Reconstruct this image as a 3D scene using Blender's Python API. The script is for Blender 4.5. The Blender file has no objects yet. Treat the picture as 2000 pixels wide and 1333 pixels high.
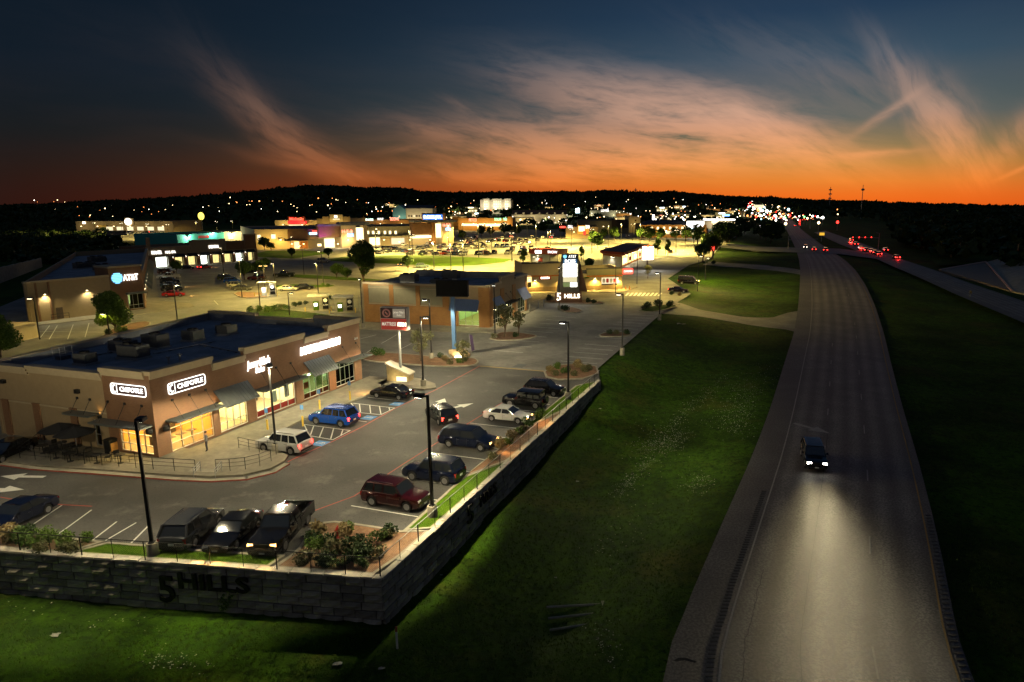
import bpy, math, random
import numpy as np
from mathutils import Vector, Matrix
R = math.radians
sc = bpy.context.scene
COL = sc.collection
rnd = random.Random(7)

# ------------------------------------------------------------------ camera
CAM_H, PITCH, FPX, PCX, PCY = 21.0, R(11.4), 1324.0, 1110.0, 667.0
cd = bpy.data.cameras.new('camera'); cam = bpy.data.objects.new('camera', cd); COL.objects.link(cam)
cd.sensor_width = 36; cd.lens = 36 * FPX / 2000; cd.shift_x = -(PCX - 1000) / 2000
cd.clip_start = 0.5; cd.clip_end = 20000
cam.location = (0, 0, CAM_H); cam.rotation_euler = (R(90) - PITCH, 0, 0)
sc.camera = cam

def ray(x, y):
    dx, dy = (x - PCX) / FPX, -(y - PCY) / FPX
    return Vector((dx, math.cos(PITCH) + dy * math.sin(PITCH), -math.sin(PITCH) + dy * math.cos(PITCH)))
def P(x, y, z=0.0):                       # map position (metres) of a spot on level z seen at x, y in the photograph
    d = ray(x, y); t = (z - CAM_H) / d.z
    return Vector((d.x * t, d.y * t, z))
def PD(x, y, Y):                          # the point at forward distance Y
    d = ray(x, y); t = Y / d.y
    return Vector((d.x * t, Y, CAM_H + d.z * t))
def AE(x, y):                             # azimuth, elevation of a direction
    d = ray(x, y).normalized(); return math.atan2(d.x, d.y), math.asin(d.z)

# ------------------------------------------------------------------ world: dusk sky with cirrus
SUN_AZ = AE(1600, 400)[0]; SUN_EL = R(-1.5)
w = bpy.data.worlds.new('World'); sc.world = w; w.use_nodes = True
nt = w.node_tree; nt.nodes.clear(); N = nt.nodes; LK = nt.links.new
def nd(t, **k):
    n = N.new(t)
    for a, b in k.items(): setattr(n, a, b)
    return n
def mth(op, a, b=None, c=None, clamp=False):
    n = nd('ShaderNodeMath', operation=op, use_clamp=clamp)
    for i, v in enumerate((a, b, c)):
        if v is None: continue
        if isinstance(v, (int, float)): n.inputs[i].default_value = v
        else: LK(v, n.inputs[i])
    return n.outputs[0]
def ramp(f, stops, interp='LINEAR'):
    n = nd('ShaderNodeValToRGB'); e = n.color_ramp.elements; n.color_ramp.interpolation = interp
    while len(e) > 1: e.remove(e[-1])
    e[0].position = stops[0][0]; e[0].color = (*stops[0][1], 1)
    for p, c in stops[1:]:
        q = e.new(p); q.color = (*c, 1)
    LK(f, n.inputs[0]); return n.outputs[0]
def mixc(f, a, b, bt='MIX'):
    n = nd('ShaderNodeMix', data_type='RGBA', blend_type=bt, clamp_factor=True)
    for s, v in ((0, f), (6, a), (7, b)):
        if isinstance(v, (int, float)): n.inputs[s].default_value = v
        elif isinstance(v, tuple): n.inputs[s].default_value = (*v, 1)
        else: LK(v, n.inputs[s])
    return n.outputs[2]
tc = nd('ShaderNodeTexCoord'); sp = nd('ShaderNodeSeparateXYZ'); LK(tc.outputs['Generated'], sp.inputs[0])
X, Y, Z = sp.outputs
az = mth('ARCTAN2', X, Y); el = mth('ARCSINE', Z)
dz = mth('SUBTRACT', az, SUN_AZ)
cosd = mth('COSINE', dz)
cosn = mth('MULTIPLY_ADD', cosd, 0.5, 0.5)
near = mth('POWER', cosn, 20)                                     # 1 at the sunset, 0 away from it
wide_glow = mth('POWER', cosn, 14)
elh = mth('MULTIPLY', el, 1 / R(45), clamp=True)
def e45(d): return d / 45
sunset = ramp(elh, [(0, (.88, .135, .010)), (e45(.8), (.86, .17, .016)), (e45(1.8), (.76, .225, .030)), (e45(3), (.50, .235, .052)), (e45(4.3), (.25, .185, .080)),
                    (e45(6.4), (.100, .124, .116)), (e45(10.6), (.038, .076, .116)), (e45(14), (.0165, .042, .084)), (e45(17), (.0105, .028, .062)), (1, (.011, .028, .064))])
away = ramp(elh, [(0, (.015, .0065, .005)), (e45(2), (.0115, .0078, .0072)), (e45(5), (.0066, .0092, .0120)), (e45(9), (.0042, .0095, .0175)), (e45(15), (.0030, .0082, .0165)), (1, (.011, .028, .064))])
dusk_red = ramp(elh, [(0, (.52, .055, .010)), (e45(1.2), (.46, .064, .016)), (e45(2.6), (.27, .062, .026)), (e45(4.5), (.090, .054, .044)), (e45(7), (.031, .050, .066)), (e45(12), (.013, .032, .056)), (e45(18), (.007, .019, .040)), (1, (.011, .028, .064))])
base = mixc(near, mixc(wide_glow, away, dusk_red), sunset)
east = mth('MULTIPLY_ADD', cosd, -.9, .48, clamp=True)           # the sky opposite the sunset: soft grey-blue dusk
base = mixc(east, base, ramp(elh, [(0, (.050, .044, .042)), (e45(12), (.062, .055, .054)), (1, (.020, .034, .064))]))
sky = nd('ShaderNodeTexSky', sky_type='NISHITA', sun_disc=False); sky.sun_elevation = SUN_EL; sky.sun_rotation = SUN_AZ
sky.altitude = 200; sky.dust_density = 2
skyd = mixc(1.0, sky.outputs[0], (.004, .004, .004), 'MULTIPLY')
base = mixc(1.0, base, skyd, 'ADD')
# cirrus: (x, y of the middle, length px, width px, slope degrees downwards to the right, strength)
CL = [(1330, 225, 520, 72, 14, 1.35), (1230, 180, 380, 60, 9, .85), (1130, 285, 480, 60, 3, 1.6), (1480, 250, 360, 50, 21, 1.15), (1180, 322, 500, 36, 0, 1.3),
      (590, 290, 320, 44, 37, .8), (500, 215, 280, 40, 48, .28), (820, 262, 120, 22, 12, .30), (770, 300, 80, 9, -8, .32), (890, 210, 90, 16, 20, .2),
      (1745, 130, 160, 30, 48, .6), (1850, 255, 180, 46, 62, 1.0), (1745, 215, 110, 11, -34, .55), (1715, 298, 110, 8, -3, .7), (1960, 290, 130, 30, 118, .5),
      (1560, 120, 420, 60, 20, .24), (300, 90, 500, 60, 14, .05), (640, 335, 260, 18, 12, .42), (1000, 350, 360, 18, 2, .9), (1985, 335, 60, 6, -28, .6)]
nz = nd('ShaderNodeTexNoise', noise_dimensions='3D'); nz.inputs['Scale'].default_value = 5; nz.inputs['Detail'].default_value = 4
LK(tc.outputs['Generated'], nz.inputs['Vector'])
warp = mth('MULTIPLY_ADD', nz.outputs[0], .06, -.03)
azw = mth('ADD', az, warp); elw = mth('MULTIPLY_ADD', warp, .45, el)
fib = {}
for sl in (8, 30, 58, -22):                # wind-drawn fibres, one field for each drift direction
    ca, sa = math.cos(R(sl)), math.sin(R(sl))
    uu = mth('SUBTRACT', mth('MULTIPLY', azw, ca), mth('MULTIPLY', elw, sa)); vv = mth('ADD', mth('MULTIPLY', azw, sa), mth('MULTIPLY', elw, ca))
    cv = nd('ShaderNodeCombineXYZ'); LK(mth('MULTIPLY', uu, 11), cv.inputs[0]); LK(mth('MULTIPLY', vv, 58), cv.inputs[1])
    n1 = nd('ShaderNodeTexNoise', noise_dimensions='2D'); n1.inputs['Scale'].default_value = 1; n1.inputs['Detail'].default_value = 5; n1.inputs['Roughness'].default_value = .62
    n1.inputs['Distortion'].default_value = .15; LK(cv.outputs[0], n1.inputs['Vector'])
    fib[sl] = mth('MULTIPLY_ADD', n1.outputs[0], 2.6, -.55, clamp=True)
tot = None
for sl0, fld in fib.items():
    sub = None
    for i, (cx, cy, ln, wd, sl, st) in enumerate(CL):
        if min(fib, key=lambda q: abs(q - sl)) != sl0: continue
        a0, e0 = AE(cx, cy); k = 1 / FPX
        ca, sa = math.cos(R(sl)), math.sin(R(sl)); A_, B_ = 1 / (ln * .48 * k), 1 / (wd * .66 * k)
        uu = mth('ADD', mth('MULTIPLY_ADD', azw, ca * A_, (-a0 * ca + e0 * sa) * A_), mth('MULTIPLY', elw, -sa * A_))
        vv = mth('ADD', mth('MULTIPLY_ADD', azw, sa * B_, (-a0 * sa - e0 * ca) * B_), mth('MULTIPLY', elw, ca * B_))
        g = mth('MULTIPLY', mth('EXPONENT', mth('MULTIPLY_ADD', mth('MULTIPLY', uu, uu), -1, mth('MULTIPLY', mth('MULTIPLY', vv, vv), -1))), st)
        sub = g if sub is None else mth('ADD', sub, g)
    f = mth('MULTIPLY', sub, fld); tot = f if tot is None else mth('ADD', tot, f)
wide = nd('ShaderNodeTexNoise', noise_dimensions='2D'); wide.inputs['Scale'].default_value = 1; wide.inputs['Detail'].default_value = 4
cv = nd('ShaderNodeCombineXYZ'); LK(mth('MULTIPLY', azw, 4), cv.inputs[0]); LK(mth('MULTIPLY', elw, 20), cv.inputs[1])
LK(cv.outputs[0], wide.inputs['Vector'])
veil = mth('MULTIPLY', mth('MULTIPLY_ADD', wide.outputs[0], 1.6, -.7, clamp=True), .05)
tot = mth('ADD', tot, veil)
tot = mth('SUBTRACT', 1, mth('EXPONENT', mth('MULTIPLY', tot, -.9)))
tot = mth('MULTIPLY', mth('MINIMUM', tot, .95), mth('MULTIPLY_ADD', el, 30, .15, clamp=True))
clc_s = ramp(elh, [(0, (.86, .17, .02)), (e45(1.8), (.86, .23, .045)), (e45(4), (.82, .30, .115)), (e45(7), (.64, .34, .21)), (e45(11), (.26, .20, .17)), (e45(16), (.065, .080, .095)), (1, (.03, .04, .06))])
clc_a = ramp(elh, [(0, (.16, .028, .014)), (e45(3), (.13, .034, .018)), (e45(6), (.075, .036, .023)), (e45(12), (.016, .016, .020)), (1, (.01, .018, .035))])
near2 = mth('POWER', mth('MULTIPLY_ADD', cosd, 0.5, 0.5), 8)
lit = mixc(near2, clc_a, clc_s)
col = mixc(mth('MULTIPLY', tot, .45), base, (0, 0, 0))
col = mixc(1.0, col, mixc(tot, (0, 0, 0), mixc(1.0, lit, (1.05, 1.0, .98), 'MULTIPLY')), 'ADD')
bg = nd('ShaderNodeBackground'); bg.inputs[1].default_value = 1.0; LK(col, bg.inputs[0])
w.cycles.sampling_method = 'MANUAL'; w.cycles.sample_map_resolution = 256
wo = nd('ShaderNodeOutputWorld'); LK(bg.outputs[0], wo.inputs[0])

# ------------------------------------------------------------------ the last of the sun (below the hills) and exposure
sl = bpy.data.lights.new('sun', 'SUN'); sl.energy = .02; sl.angle = R(12); sl.color = (1, .55, .3)
so = bpy.data.objects.new('sun', sl); COL.objects.link(so)
so.rotation_euler = Vector((-math.sin(SUN_AZ), -math.cos(SUN_AZ), -.05)).to_track_quat('-Z', 'Y').to_euler()
vs = sc.view_settings; vs.view_transform = 'Standard'; vs.look = 'None'; vs.exposure = 0; vs.gamma = 1; vs.use_curve_mapping = False
sc.cycles.use_denoising = True; sc.cycles.max_bounces = 5; sc.cycles.diffuse_bounces = 2; sc.cycles.glossy_bounces = 2
sc.cycles.transmission_bounces = 3; sc.cycles.transparent_max_bounces = 8; sc.cycles.sample_clamp_indirect = 2.0; sc.cycles.caustics_reflective = False
sc.cycles.caustics_refractive = False
sc.cycles.use_light_tree = True

# ------------------------------------------------------------------ materials
MATS = {}
def mat(name, c1, c2=None, rough=.8, metal=0., scale=3., bump=0., bscale=None, spec=.4, coat=0., emit=None, es=0., detail=6, stain=None, alpha=1., lamp=True):
    if name in MATS: return MATS[name]
    m = bpy.data.materials.new(name); m.use_nodes = True; t = m.node_tree; n = t.nodes; b = n['Principled BSDF']; L = t.links.new
    b.inputs['Base Color'].default_value = (*c1, 1); b.inputs['Roughness'].default_value = rough; b.inputs['Metallic'].default_value = metal
    b.inputs['Specular IOR Level'].default_value = spec; b.inputs['Coat Weight'].default_value = coat; b.inputs['Coat Roughness'].default_value = .06
    if emit: b.inputs['Emission Color'].default_value = (*emit, 1); b.inputs['Emission Strength'].default_value = es
    if c2 or bump:
        tc = n.new('ShaderNodeTexCoord'); nz = n.new('ShaderNodeTexNoise'); nz.inputs['Scale'].default_value = scale; nz.inputs['Detail'].default_value = detail
        nz.inputs['Roughness'].default_value = .65; L(tc.outputs['Object'], nz.inputs['Vector'])
        if c2:
            r = n.new('ShaderNodeValToRGB'); r.color_ramp.elements[0].position = .3; r.color_ramp.elements[1].position = .7
            r.color_ramp.elements[0].color = (*c1, 1); r.color_ramp.elements[1].color = (*c2, 1); L(nz.outputs[0], r.inputs[0]); out = r.outputs[0]
            if stain:
                z2 = n.new('ShaderNodeTexNoise'); z2.inputs['Scale'].default_value = stain[0]; z2.inputs['Detail'].default_value = 4; L(tc.outputs['Object'], z2.inputs['Vector'])
                mx = n.new('ShaderNodeMix'); mx.data_type = 'RGBA'; mx.blend_type = 'MULTIPLY'; mx.inputs[0].default_value = 1
                r2 = n.new('ShaderNodeValToRGB'); r2.color_ramp.elements[0].position = .38; r2.color_ramp.elements[1].position = .62
                r2.color_ramp.elements[0].color = (stain[1],) * 3 + (1,); r2.color_ramp.elements[1].color = (1, 1, 1, 1)
                L(z2.outputs[0], r2.inputs[0]); L(out, mx.inputs[6]); L(r2.outputs[0], mx.inputs[7]); out = mx.outputs[2]
            L(out, b.inputs['Base Color'])
        if bump:
            z = nz
            if bscale:
                z = n.new('ShaderNodeTexNoise'); z.inputs['Scale'].default_value = bscale; z.inputs['Detail'].default_value = 4; L(tc.outputs['Object'], z.inputs['Vector'])
            bp = n.new('ShaderNodeBump'); bp.inputs['Strength'].default_value = bump; bp.inputs['Distance'].default_value = .05
            L(z.outputs[0], bp.inputs['Height']); L(bp.outputs[0], b.inputs['Normal'])
    if not lamp: m.cycles.emission_sampling = 'NONE'
    MATS[name] = m; return m
def brickmat(name, c1, c2, mortar, bw=.22, bh=.075, ms=.010):
    m = bpy.data.materials.new(name); m.use_nodes = True; t = m.node_tree; n = t.nodes; b = n['Principled BSDF']; L = t.links.new
    tc = n.new('ShaderNodeTexCoord'); s = n.new('ShaderNodeSeparateXYZ'); L(tc.outputs['Object'], s.inputs[0])
    ad = n.new('ShaderNodeMath'); ad.operation = 'ADD'; L(s.outputs[0], ad.inputs[0]); L(s.outputs[1], ad.inputs[1])
    c = n.new('ShaderNodeCombineXYZ'); L(ad.outputs[0], c.inputs[0]); L(s.outputs[2], c.inputs[1])
    br = n.new('ShaderNodeTexBrick'); L(c.outputs[0], br.inputs['Vector']); br.inputs['Scale'].default_value = 1
    br.inputs['Brick Width'].default_value = bw; br.inputs['Row Height'].default_value = bh; br.inputs['Mortar Size'].default_value = ms
    br.inputs['Color1'].default_value = (*c1, 1); br.inputs['Color2'].default_value = (*c2, 1); br.inputs['Mortar'].default_value = (*mortar, 1)
    nz = n.new('ShaderNodeTexNoise'); nz.inputs['Scale'].default_value = .7; nz.inputs['Detail'].default_value = 5; L(tc.outputs['Object'], nz.inputs['Vector'])
    mr = n.new('ShaderNodeMapRange'); mr.inputs[3].default_value = .7; mr.inputs[4].default_value = 1.25; L(nz.outputs[0], mr.inputs[0])
    mx = n.new('ShaderNodeMix'); mx.data_type = 'RGBA'; mx.blend_type = 'MULTIPLY'; mx.inputs[0].default_value = 1
    L(br.outputs[0], mx.inputs[6]); L(mr.outputs[0], mx.inputs[7]); L(mx.outputs[2], b.inputs['Base Color'])
    bp = n.new('ShaderNodeBump'); bp.inputs['Strength'].default_value = .35; bp.inputs['Distance'].default_value = .01; bp.invert = True
    L(br.outputs['Fac'], bp.inputs['Height']); L(bp.outputs[0], b.inputs['Normal']); b.inputs['Roughness'].default_value = .85
    MATS[name] = m; return m
def glassmat(name, tint=(.8, .85, .82), refl=.12):
    m = bpy.data.materials.new(name); m.use_nodes = True; t = m.node_tree; n = t.nodes; n.clear(); L = t.links.new
    tr = n.new('ShaderNodeBsdfTransparent'); tr.inputs[0].default_value = (*tint, 1); g = n.new('ShaderNodeBsdfGlossy'); g.inputs['Roughness'].default_value = .03
    fr = n.new('ShaderNodeLayerWeight'); fr.inputs[0].default_value = refl
    mx = n.new('ShaderNodeMixShader'); L(fr.outputs['Fresnel'], mx.inputs[0]); L(tr.outputs[0], mx.inputs[1]); L(g.outputs[0], mx.inputs[2])
    o = n.new('ShaderNodeOutputMaterial'); L(mx.outputs[0], o.inputs[0]); MATS[name] = m; return m
def glow(name, c, s, lamp=True): return mat(name, (.02, .02, .02), rough=.6, emit=c, es=s, lamp=lamp)

mat('asphalt', (.060, .060, .058), (.105, .102, .096), rough=.78, scale=14, bump=.35, bscale=60, stain=(.16, .62), detail=9)
mat('concrete_pavement', (.17, .165, .15), (.25, .24, .215), rough=.85, scale=1.2, bump=.2, bscale=30, stain=(.22, .7))
mat('sidewalk_concrete', (.20, .18, .135), (.28, .25, .19), rough=.85, scale=2.5, bump=.15, bscale=25, stain=(.6, .78))
mat('kerb_concrete', (.27, .25, .195), (.36, .33, .26), rough=.85, scale=3, stain=(.8, .75))
mat('red_paint', (.30, .045, .035), (.42, .09, .06), rough=.7, scale=6)
mat('white_paint', (.52, .52, .48), (.72, .72, .68), rough=.6, scale=9)
mat('yellow_paint', (.62, .40, .04), (.72, .5, .06), rough=.6, scale=8)
mat('dull_yellow', (.30, .20, .04), (.45, .30, .07), rough=.7, scale=8)
mat('blue_paint', (.06, .22, .55), (.09, .28, .62), rough=.6, scale=5)
mat('mulch', (.16, .085, .045), (.28, .16, .09), rough=.95, scale=5, bump=.6, bscale=18, stain=(1.2, .7))
mat('grass', (.014, .042, .002), (.056, .130, .004), rough=.95, scale=.8, bump=.8, bscale=9, stain=(.09, .45), detail=9, spec=.1)
mat('lawn', (.055, .125, .004), (.095, .165, .008), rough=.95, scale=1.1, bump=.6, bscale=10, stain=(.12, .7), detail=9, spec=.1)
brickmat('brick', (.205, .098, .046), (.165, .076, .036), (.175, .115, .07))
brickmat('brick_tan', (.34, .165, .045), (.30, .14, .038), (.30, .19, .09), bw=.4, bh=.2, ms=.012)
mat('stucco', (.26, .195, .115), (.30, .225, .135), rough=.9, scale=1.5, bump=.1, bscale=50)
mat('stucco_cream', (.52, .43, .27), (.58, .48, .31), rough=.9, scale=1.2, bump=.1, bscale=50)
mat('stucco_olive', (.23, .215, .14), (.27, .25, .165), rough=.9, scale=1.2, bump=.1, bscale=50)
mat('cornice', (.34, .28, .19), (.40, .33, .22), rough=.85, scale=2)
mat('roof_membrane', (.20, .22, .25), (.27, .29, .32), rough=.75, scale=.7, stain=(.35, .72))
mat('dark_roof', (.05, .05, .055), (.08, .08, .085), rough=.85, scale=1)
mat('awning_metal', (.11, .125, .125), (.14, .155, .155), rough=.45, metal=.5, scale=2)
mat('blue_awning', (.09, .13, .24), (.11, .16, .29), rough=.5, metal=.3, scale=2)
mat('black_metal', (.012, .012, .013), (.02, .02, .02), rough=.5, metal=.3, scale=4)
mat('galvanised', (.30, .31, .32), (.40, .41, .42), rough=.5, metal=.7, scale=6)
mat('hvac', (.075, .08, .085), (.11, .115, .12), rough=.6, metal=.3, scale=3)
mat('aluminium', (.60, .60, .58), rough=.4, metal=.6)
mat('wall_block', (.42, .375, .29), (.58, .53, .42), rough=.95, scale=2.2, bump=1.0, bscale=7, stain=(.5, .55), detail=9)
def objvar(name, lo, hi):
    t = MATS[name].node_tree; n = t.nodes; b = n['Principled BSDF']; src = b.inputs['Base Color'].links[0].from_socket; oi = n.new('ShaderNodeObjectInfo'); mr = n.new('ShaderNodeMapRange'); mr.inputs[3].default_value = lo; mr.inputs[4].default_value = hi; t.links.new(oi.outputs['Random'], mr.inputs[0])
    mx = n.new('ShaderNodeMix'); mx.data_type = 'RGBA'; mx.blend_type = 'MULTIPLY'; mx.inputs[0].default_value = 1; t.links.new(src, mx.inputs[6]); t.links.new(mr.outputs[0], mx.inputs[7]); t.links.new(mx.outputs[2], b.inputs['Base Color'])
def patches(name, c, scale, lo, hi):
    t = MATS[name].node_tree; n = t.nodes; b = n['Principled BSDF']; src = b.inputs['Base Color'].links[0].from_socket; tc_ = n.new('ShaderNodeTexCoord'); z = n.new('ShaderNodeTexNoise'); z.inputs['Scale'].default_value = scale; z.inputs['Detail'].default_value = 8; z.inputs['Roughness'].default_value = .7
    t.links.new(tc_.outputs['Object'], z.inputs['Vector']); r = n.new('ShaderNodeMapRange'); r.inputs[1].default_value = lo; r.inputs[2].default_value = hi; t.links.new(z.outputs[0], r.inputs[0]); mx = n.new('ShaderNodeMix'); mx.data_type = 'RGBA'; t.links.new(r.outputs[0], mx.inputs[0]); t.links.new(src, mx.inputs[6]); mx.inputs[7].default_value = (*c, 1); t.links.new(mx.outputs[2], b.inputs['Base Color'])
objvar('wall_block', .55, 1.15); patches('grass', (.066, .066, .010), .13, .52, .74); patches('grass', (.010, .028, .002), .45, .54, .74); patches('grass', (.008, .022, .002), 2.6, .50, .62); patches('asphalt', (.035, .034, .033), 5.0, .54, .66); patches('asphalt', (.16, .15, .135), .35, .55, .75); patches('roof_membrane', (.11, .12, .13), .5, .56, .7)
mat('block_cap', (.42, .39, .32), (.52, .48, .40), rough=.9, scale=3, bump=.5, bscale=9)
mat('sign_letter', (.02, .018, .018), (.03, .027, .025), rough=.5, metal=.4)
mat('rubber', (.012, .012, .012), rough=.8)
mat('alloy', (.42, .42, .44), rough=.3, metal=.9)
mat('car_glass', (.010, .012, .014), rough=.04, spec=.9, coat=.6)
mat('chrome', (.6, .6, .62), rough=.12, metal=1)
mat('trim_black', (.012, .012, .012), rough=.45)
mat('plate', (.6, .62, .6), rough=.5)
mat('bark', (.075, .05, .035), (.13, .09, .06), rough=.95, scale=8, bump=.6)
mat('skin', (.42, .24, .16), rough=.6)
mat('cloth_dark', (.03, .032, .045), (.045, .045, .06), rough=.9, scale=12)
mat('cloth_grey', (.10, .10, .12), (.14, .14, .16), rough=.9, scale=12)
mat('hair', (.012, .009, .007), rough=.6)
mat('hydrant_red', (.42, .02, .02), (.5, .03, .025), rough=.45, coat=.3)
glassmat('glass'); glassmat('glass_green', (.55, .68, .5), .2)
def leafmat(name, a, b):
    m = mat(name, a, b, rough=.65, scale=1.4, spec=.25, detail=3)
    n = m.node_tree.nodes; bs = n['Principled BSDF']
    bs.inputs['Transmission Weight'].default_value = 0.0
    return m
leafmat('leaf_oak', (.028, .062, .010), (.065, .12, .018))
leafmat('leaf_dark', (.016, .038, .010), (.035, .065, .014))
leafmat('leaf_bright', (.055, .105, .012), (.10, .17, .02))
leafmat('leaf_olive', (.07, .075, .03), (.12, .12, .05))
leafmat('leaf_straw', (.16, .12, .05), (.24, .18, .08))
glow('lens_warm', (1, .86, .55), 22); glow('lens_white', (1, .95, .82), 22); glow('lens_sodium', (1, .55, .16), 16)
glow('lens_far_white', (1, .93, .78), 9, False); glow('lens_far_warm', (1, .72, .34), 8, False); glow('lens_far_orange', (1, .30, .07), 4.5, False)
glow('lens_far_red', (1, .03, .02), 6, False); glow('lens_far_green', (.2, 1, .25), 4, False); glow('lens_far_cyan', (.5, .9, 1), 6, False)
glow('sign_white', (1, .96, .88), 2.6); glow('sign_far', (1, .95, .85), 6, False); glow('sign_red', (1, .05, .03), 5); glow('sign_blue', (.15, .45, 1), 5); glow('sign_cyan', (.25, .70, .95), 2.0)
glow('sign_cream', (1, .90, .66), 4.2); glow('panel_white', (1, .97, .88), 5.5); glow('panel_dim', (.9, .8, .45), .9); glow('panel_green', (.42, .52, .18), .45)
glow('window_warm', (1, .72, .28), 2.2); glow('window_far', (1, .80, .42), 2.4, False); glow('window_soft', (1, .82, .50), 1.2, False)
glow('head_on', (1, .50, .14), 7); glow('head_white', (1, .93, .78), 60); glow('tail_on', (1, .03, .02), 14); glow('tail_far', (1, .03, .02), 18, False); glow('head_far', (1, .9, .7), 10, False)
mat('head_off', (.55, .56, .58), rough=.1, spec=.8, coat=.5); mat('tail_off', (.20, .012, .012), rough=.15, coat=.6)

# ------------------------------------------------------------------ mesh helpers
class MB:
    def __init__(s): s.v, s.f, s.m, s.cur = [], [], [], 0
    def add(s, vs, fs):
        o = len(s.v); s.v += [tuple(p) for p in vs]; s.f += [tuple(o + i for i in f) for f in fs]; s.m += [s.cur] * len(fs); return s
    def box(s, x0, x1, y0, y1, z0, z1, taper=0., M=None):
        t = taper
        vs = [Vector(p) for p in ((x0, y0, z0), (x1, y0, z0), (x1, y1, z0), (x0, y1, z0), (x0 + t, y0 + t, z1), (x1 - t, y0 + t, z1), (x1 - t, y1 - t, z1), (x0 + t, y1 - t, z1))]
        if M: vs = [M @ p for p in vs]
        return s.add(vs, [(3, 2, 1, 0), (4, 5, 6, 7), (0, 1, 5, 4), (1, 2, 6, 5), (2, 3, 7, 6), (3, 0, 4, 7)])
    def prism(s, poly, z0, z1):
        n = len(poly); z0s = z0 if isinstance(z0, (list, tuple)) else [z0] * n; z1s = z1 if isinstance(z1, (list, tuple)) else [z1] * n
        a = sum(poly[i][0] * poly[(i + 1) % n][1] - poly[(i + 1) % n][0] * poly[i][1] for i in range(n))
        idx = list(range(n)) if a > 0 else list(range(n))[::-1]
        vs = [(poly[i][0], poly[i][1], z0s[i]) for i in idx] + [(poly[i][0], poly[i][1], z1s[i]) for i in idx]
        return s.add(vs, [tuple(range(n - 1, -1, -1)), tuple(range(n, 2 * n))] + [(i, (i + 1) % n, n + (i + 1) % n, n + i) for i in range(n)])
    def sheet(s, poly, z):
        n = len(poly); a = sum(poly[i][0] * poly[(i + 1) % n][1] - poly[(i + 1) % n][0] * poly[i][1] for i in range(n))
        p = list(poly) if a > 0 else list(poly)[::-1]
        return s.add([(q[0], q[1], z) for q in p], [tuple(range(n))])
    def tube(s, p0, p1, r0, r1=None, n=8, caps=True):
        p0, p1 = Vector(p0), Vector(p1); r1 = r0 if r1 is None else r1
        d = (p1 - p0)
        if d.length < 1e-6: return s
        q = d.to_track_quat('Z', 'Y'); vs = []
        for p, r in ((p0, r0), (p1, r1)):
            for i in range(n):
                a = 2 * math.pi * i / n; vs.append(p + q @ Vector((r * math.cos(a), r * math.sin(a), 0)))
        fs = [(i, (i + 1) % n, n + (i + 1) % n, n + i) for i in range(n)]
        if caps: fs += [tuple(range(n - 1, -1, -1)), tuple(range(n, 2 * n))]
        return s.add(vs, fs)
    def path(s, pts, r, n=6):
        for a, b in zip(pts, pts[1:]): s.tube(a, b, r, None, n)
        return s
    def lathe(s, prof, n=12, c=(0, 0, 0)):
        vs = []; k = len(prof)
        for r, z in prof:
            for i in range(n):
                a = 2 * math.pi * i / n; vs.append((c[0] + r * math.cos(a), c[1] + r * math.sin(a), c[2] + z))
        fs = [(j * n + i, j * n + (i + 1) % n, (j + 1) * n + (i + 1) % n, (j + 1) * n + i) for j in range(k - 1) for i in range(n)]
        return s.add(vs, fs + [tuple(range(n - 1, -1, -1)), tuple((k - 1) * n + i for i in range(n))])
    def build(s, name, mats, parent=None, smooth=False, loc=None):
        me = bpy.data.meshes.new(name); me.from_pydata(s.v, [], s.f)
        ms = mats if isinstance(mats, (list, tuple)) else [mats]
        for q in ms: me.materials.append(MATS[q] if isinstance(q, str) else q)
        if len(ms) > 1: me.polygons.foreach_set('material_index', s.m)
        if smooth:
            me.polygons.foreach_set('use_smooth', [True] * len(me.polygons))
            me.set_sharp_from_angle(angle=R(40))
        me.update(); o = bpy.data.objects.new(name, me); COL.objects.link(o)
        if parent is not None: o.parent = parent
        if loc is not None: o.location = loc
        return o
def fastmesh(name, V, Q, mats, parent=None, mi=None):
    me = bpy.data.meshes.new(name); k = Q.shape[1]
    me.vertices.add(len(V)); me.vertices.foreach_set('co', np.ascontiguousarray(V, dtype=np.float32).ravel())
    me.loops.add(Q.size); me.loops.foreach_set('vertex_index', np.ascontiguousarray(Q, dtype=np.int32).ravel())
    me.polygons.add(len(Q)); me.polygons.foreach_set('loop_start', np.arange(0, Q.size, k, dtype=np.int32)); me.polygons.foreach_set('loop_total', np.full(len(Q), k, dtype=np.int32))
    for q in (mats if isinstance(mats, (list, tuple)) else [mats]): me.materials.append(MATS[q])
    if mi is not None: me.polygons.foreach_set('material_index', mi.astype(np.int32))
    me.update(calc_edges=True); o = bpy.data.objects.new(name, me); COL.objects.link(o)
    if parent is not None: o.parent = parent
    return o
def tag(o, label, cat, group=None):
    o['label'] = label; o['category'] = cat
    if group: o['group'] = group
    return o
def struct(o, kind='structure'): o['kind'] = kind; return o
def thing(name, label, cat, loc=(0, 0, 0), rz=0., group=None):
    o = bpy.data.objects.new(name, None); COL.objects.link(o); o.location = loc; o.rotation_euler = (0, 0, rz); o.empty_display_size = .3
    return tag(o, label, cat, group)
def copy_tree(o, parent=None):
    c = o.copy(); COL.objects.link(c)
    if parent is not None: c.parent = parent
    for ch in list(o.children): copy_tree(ch, c)
    return c
def place(o, loc, rz=0., scale=None):
    o.location = loc; o.rotation_euler = (0, 0, rz)
    if scale: o.scale = (scale,) * 3 if isinstance(scale, (int, float)) else scale
    return o
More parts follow.
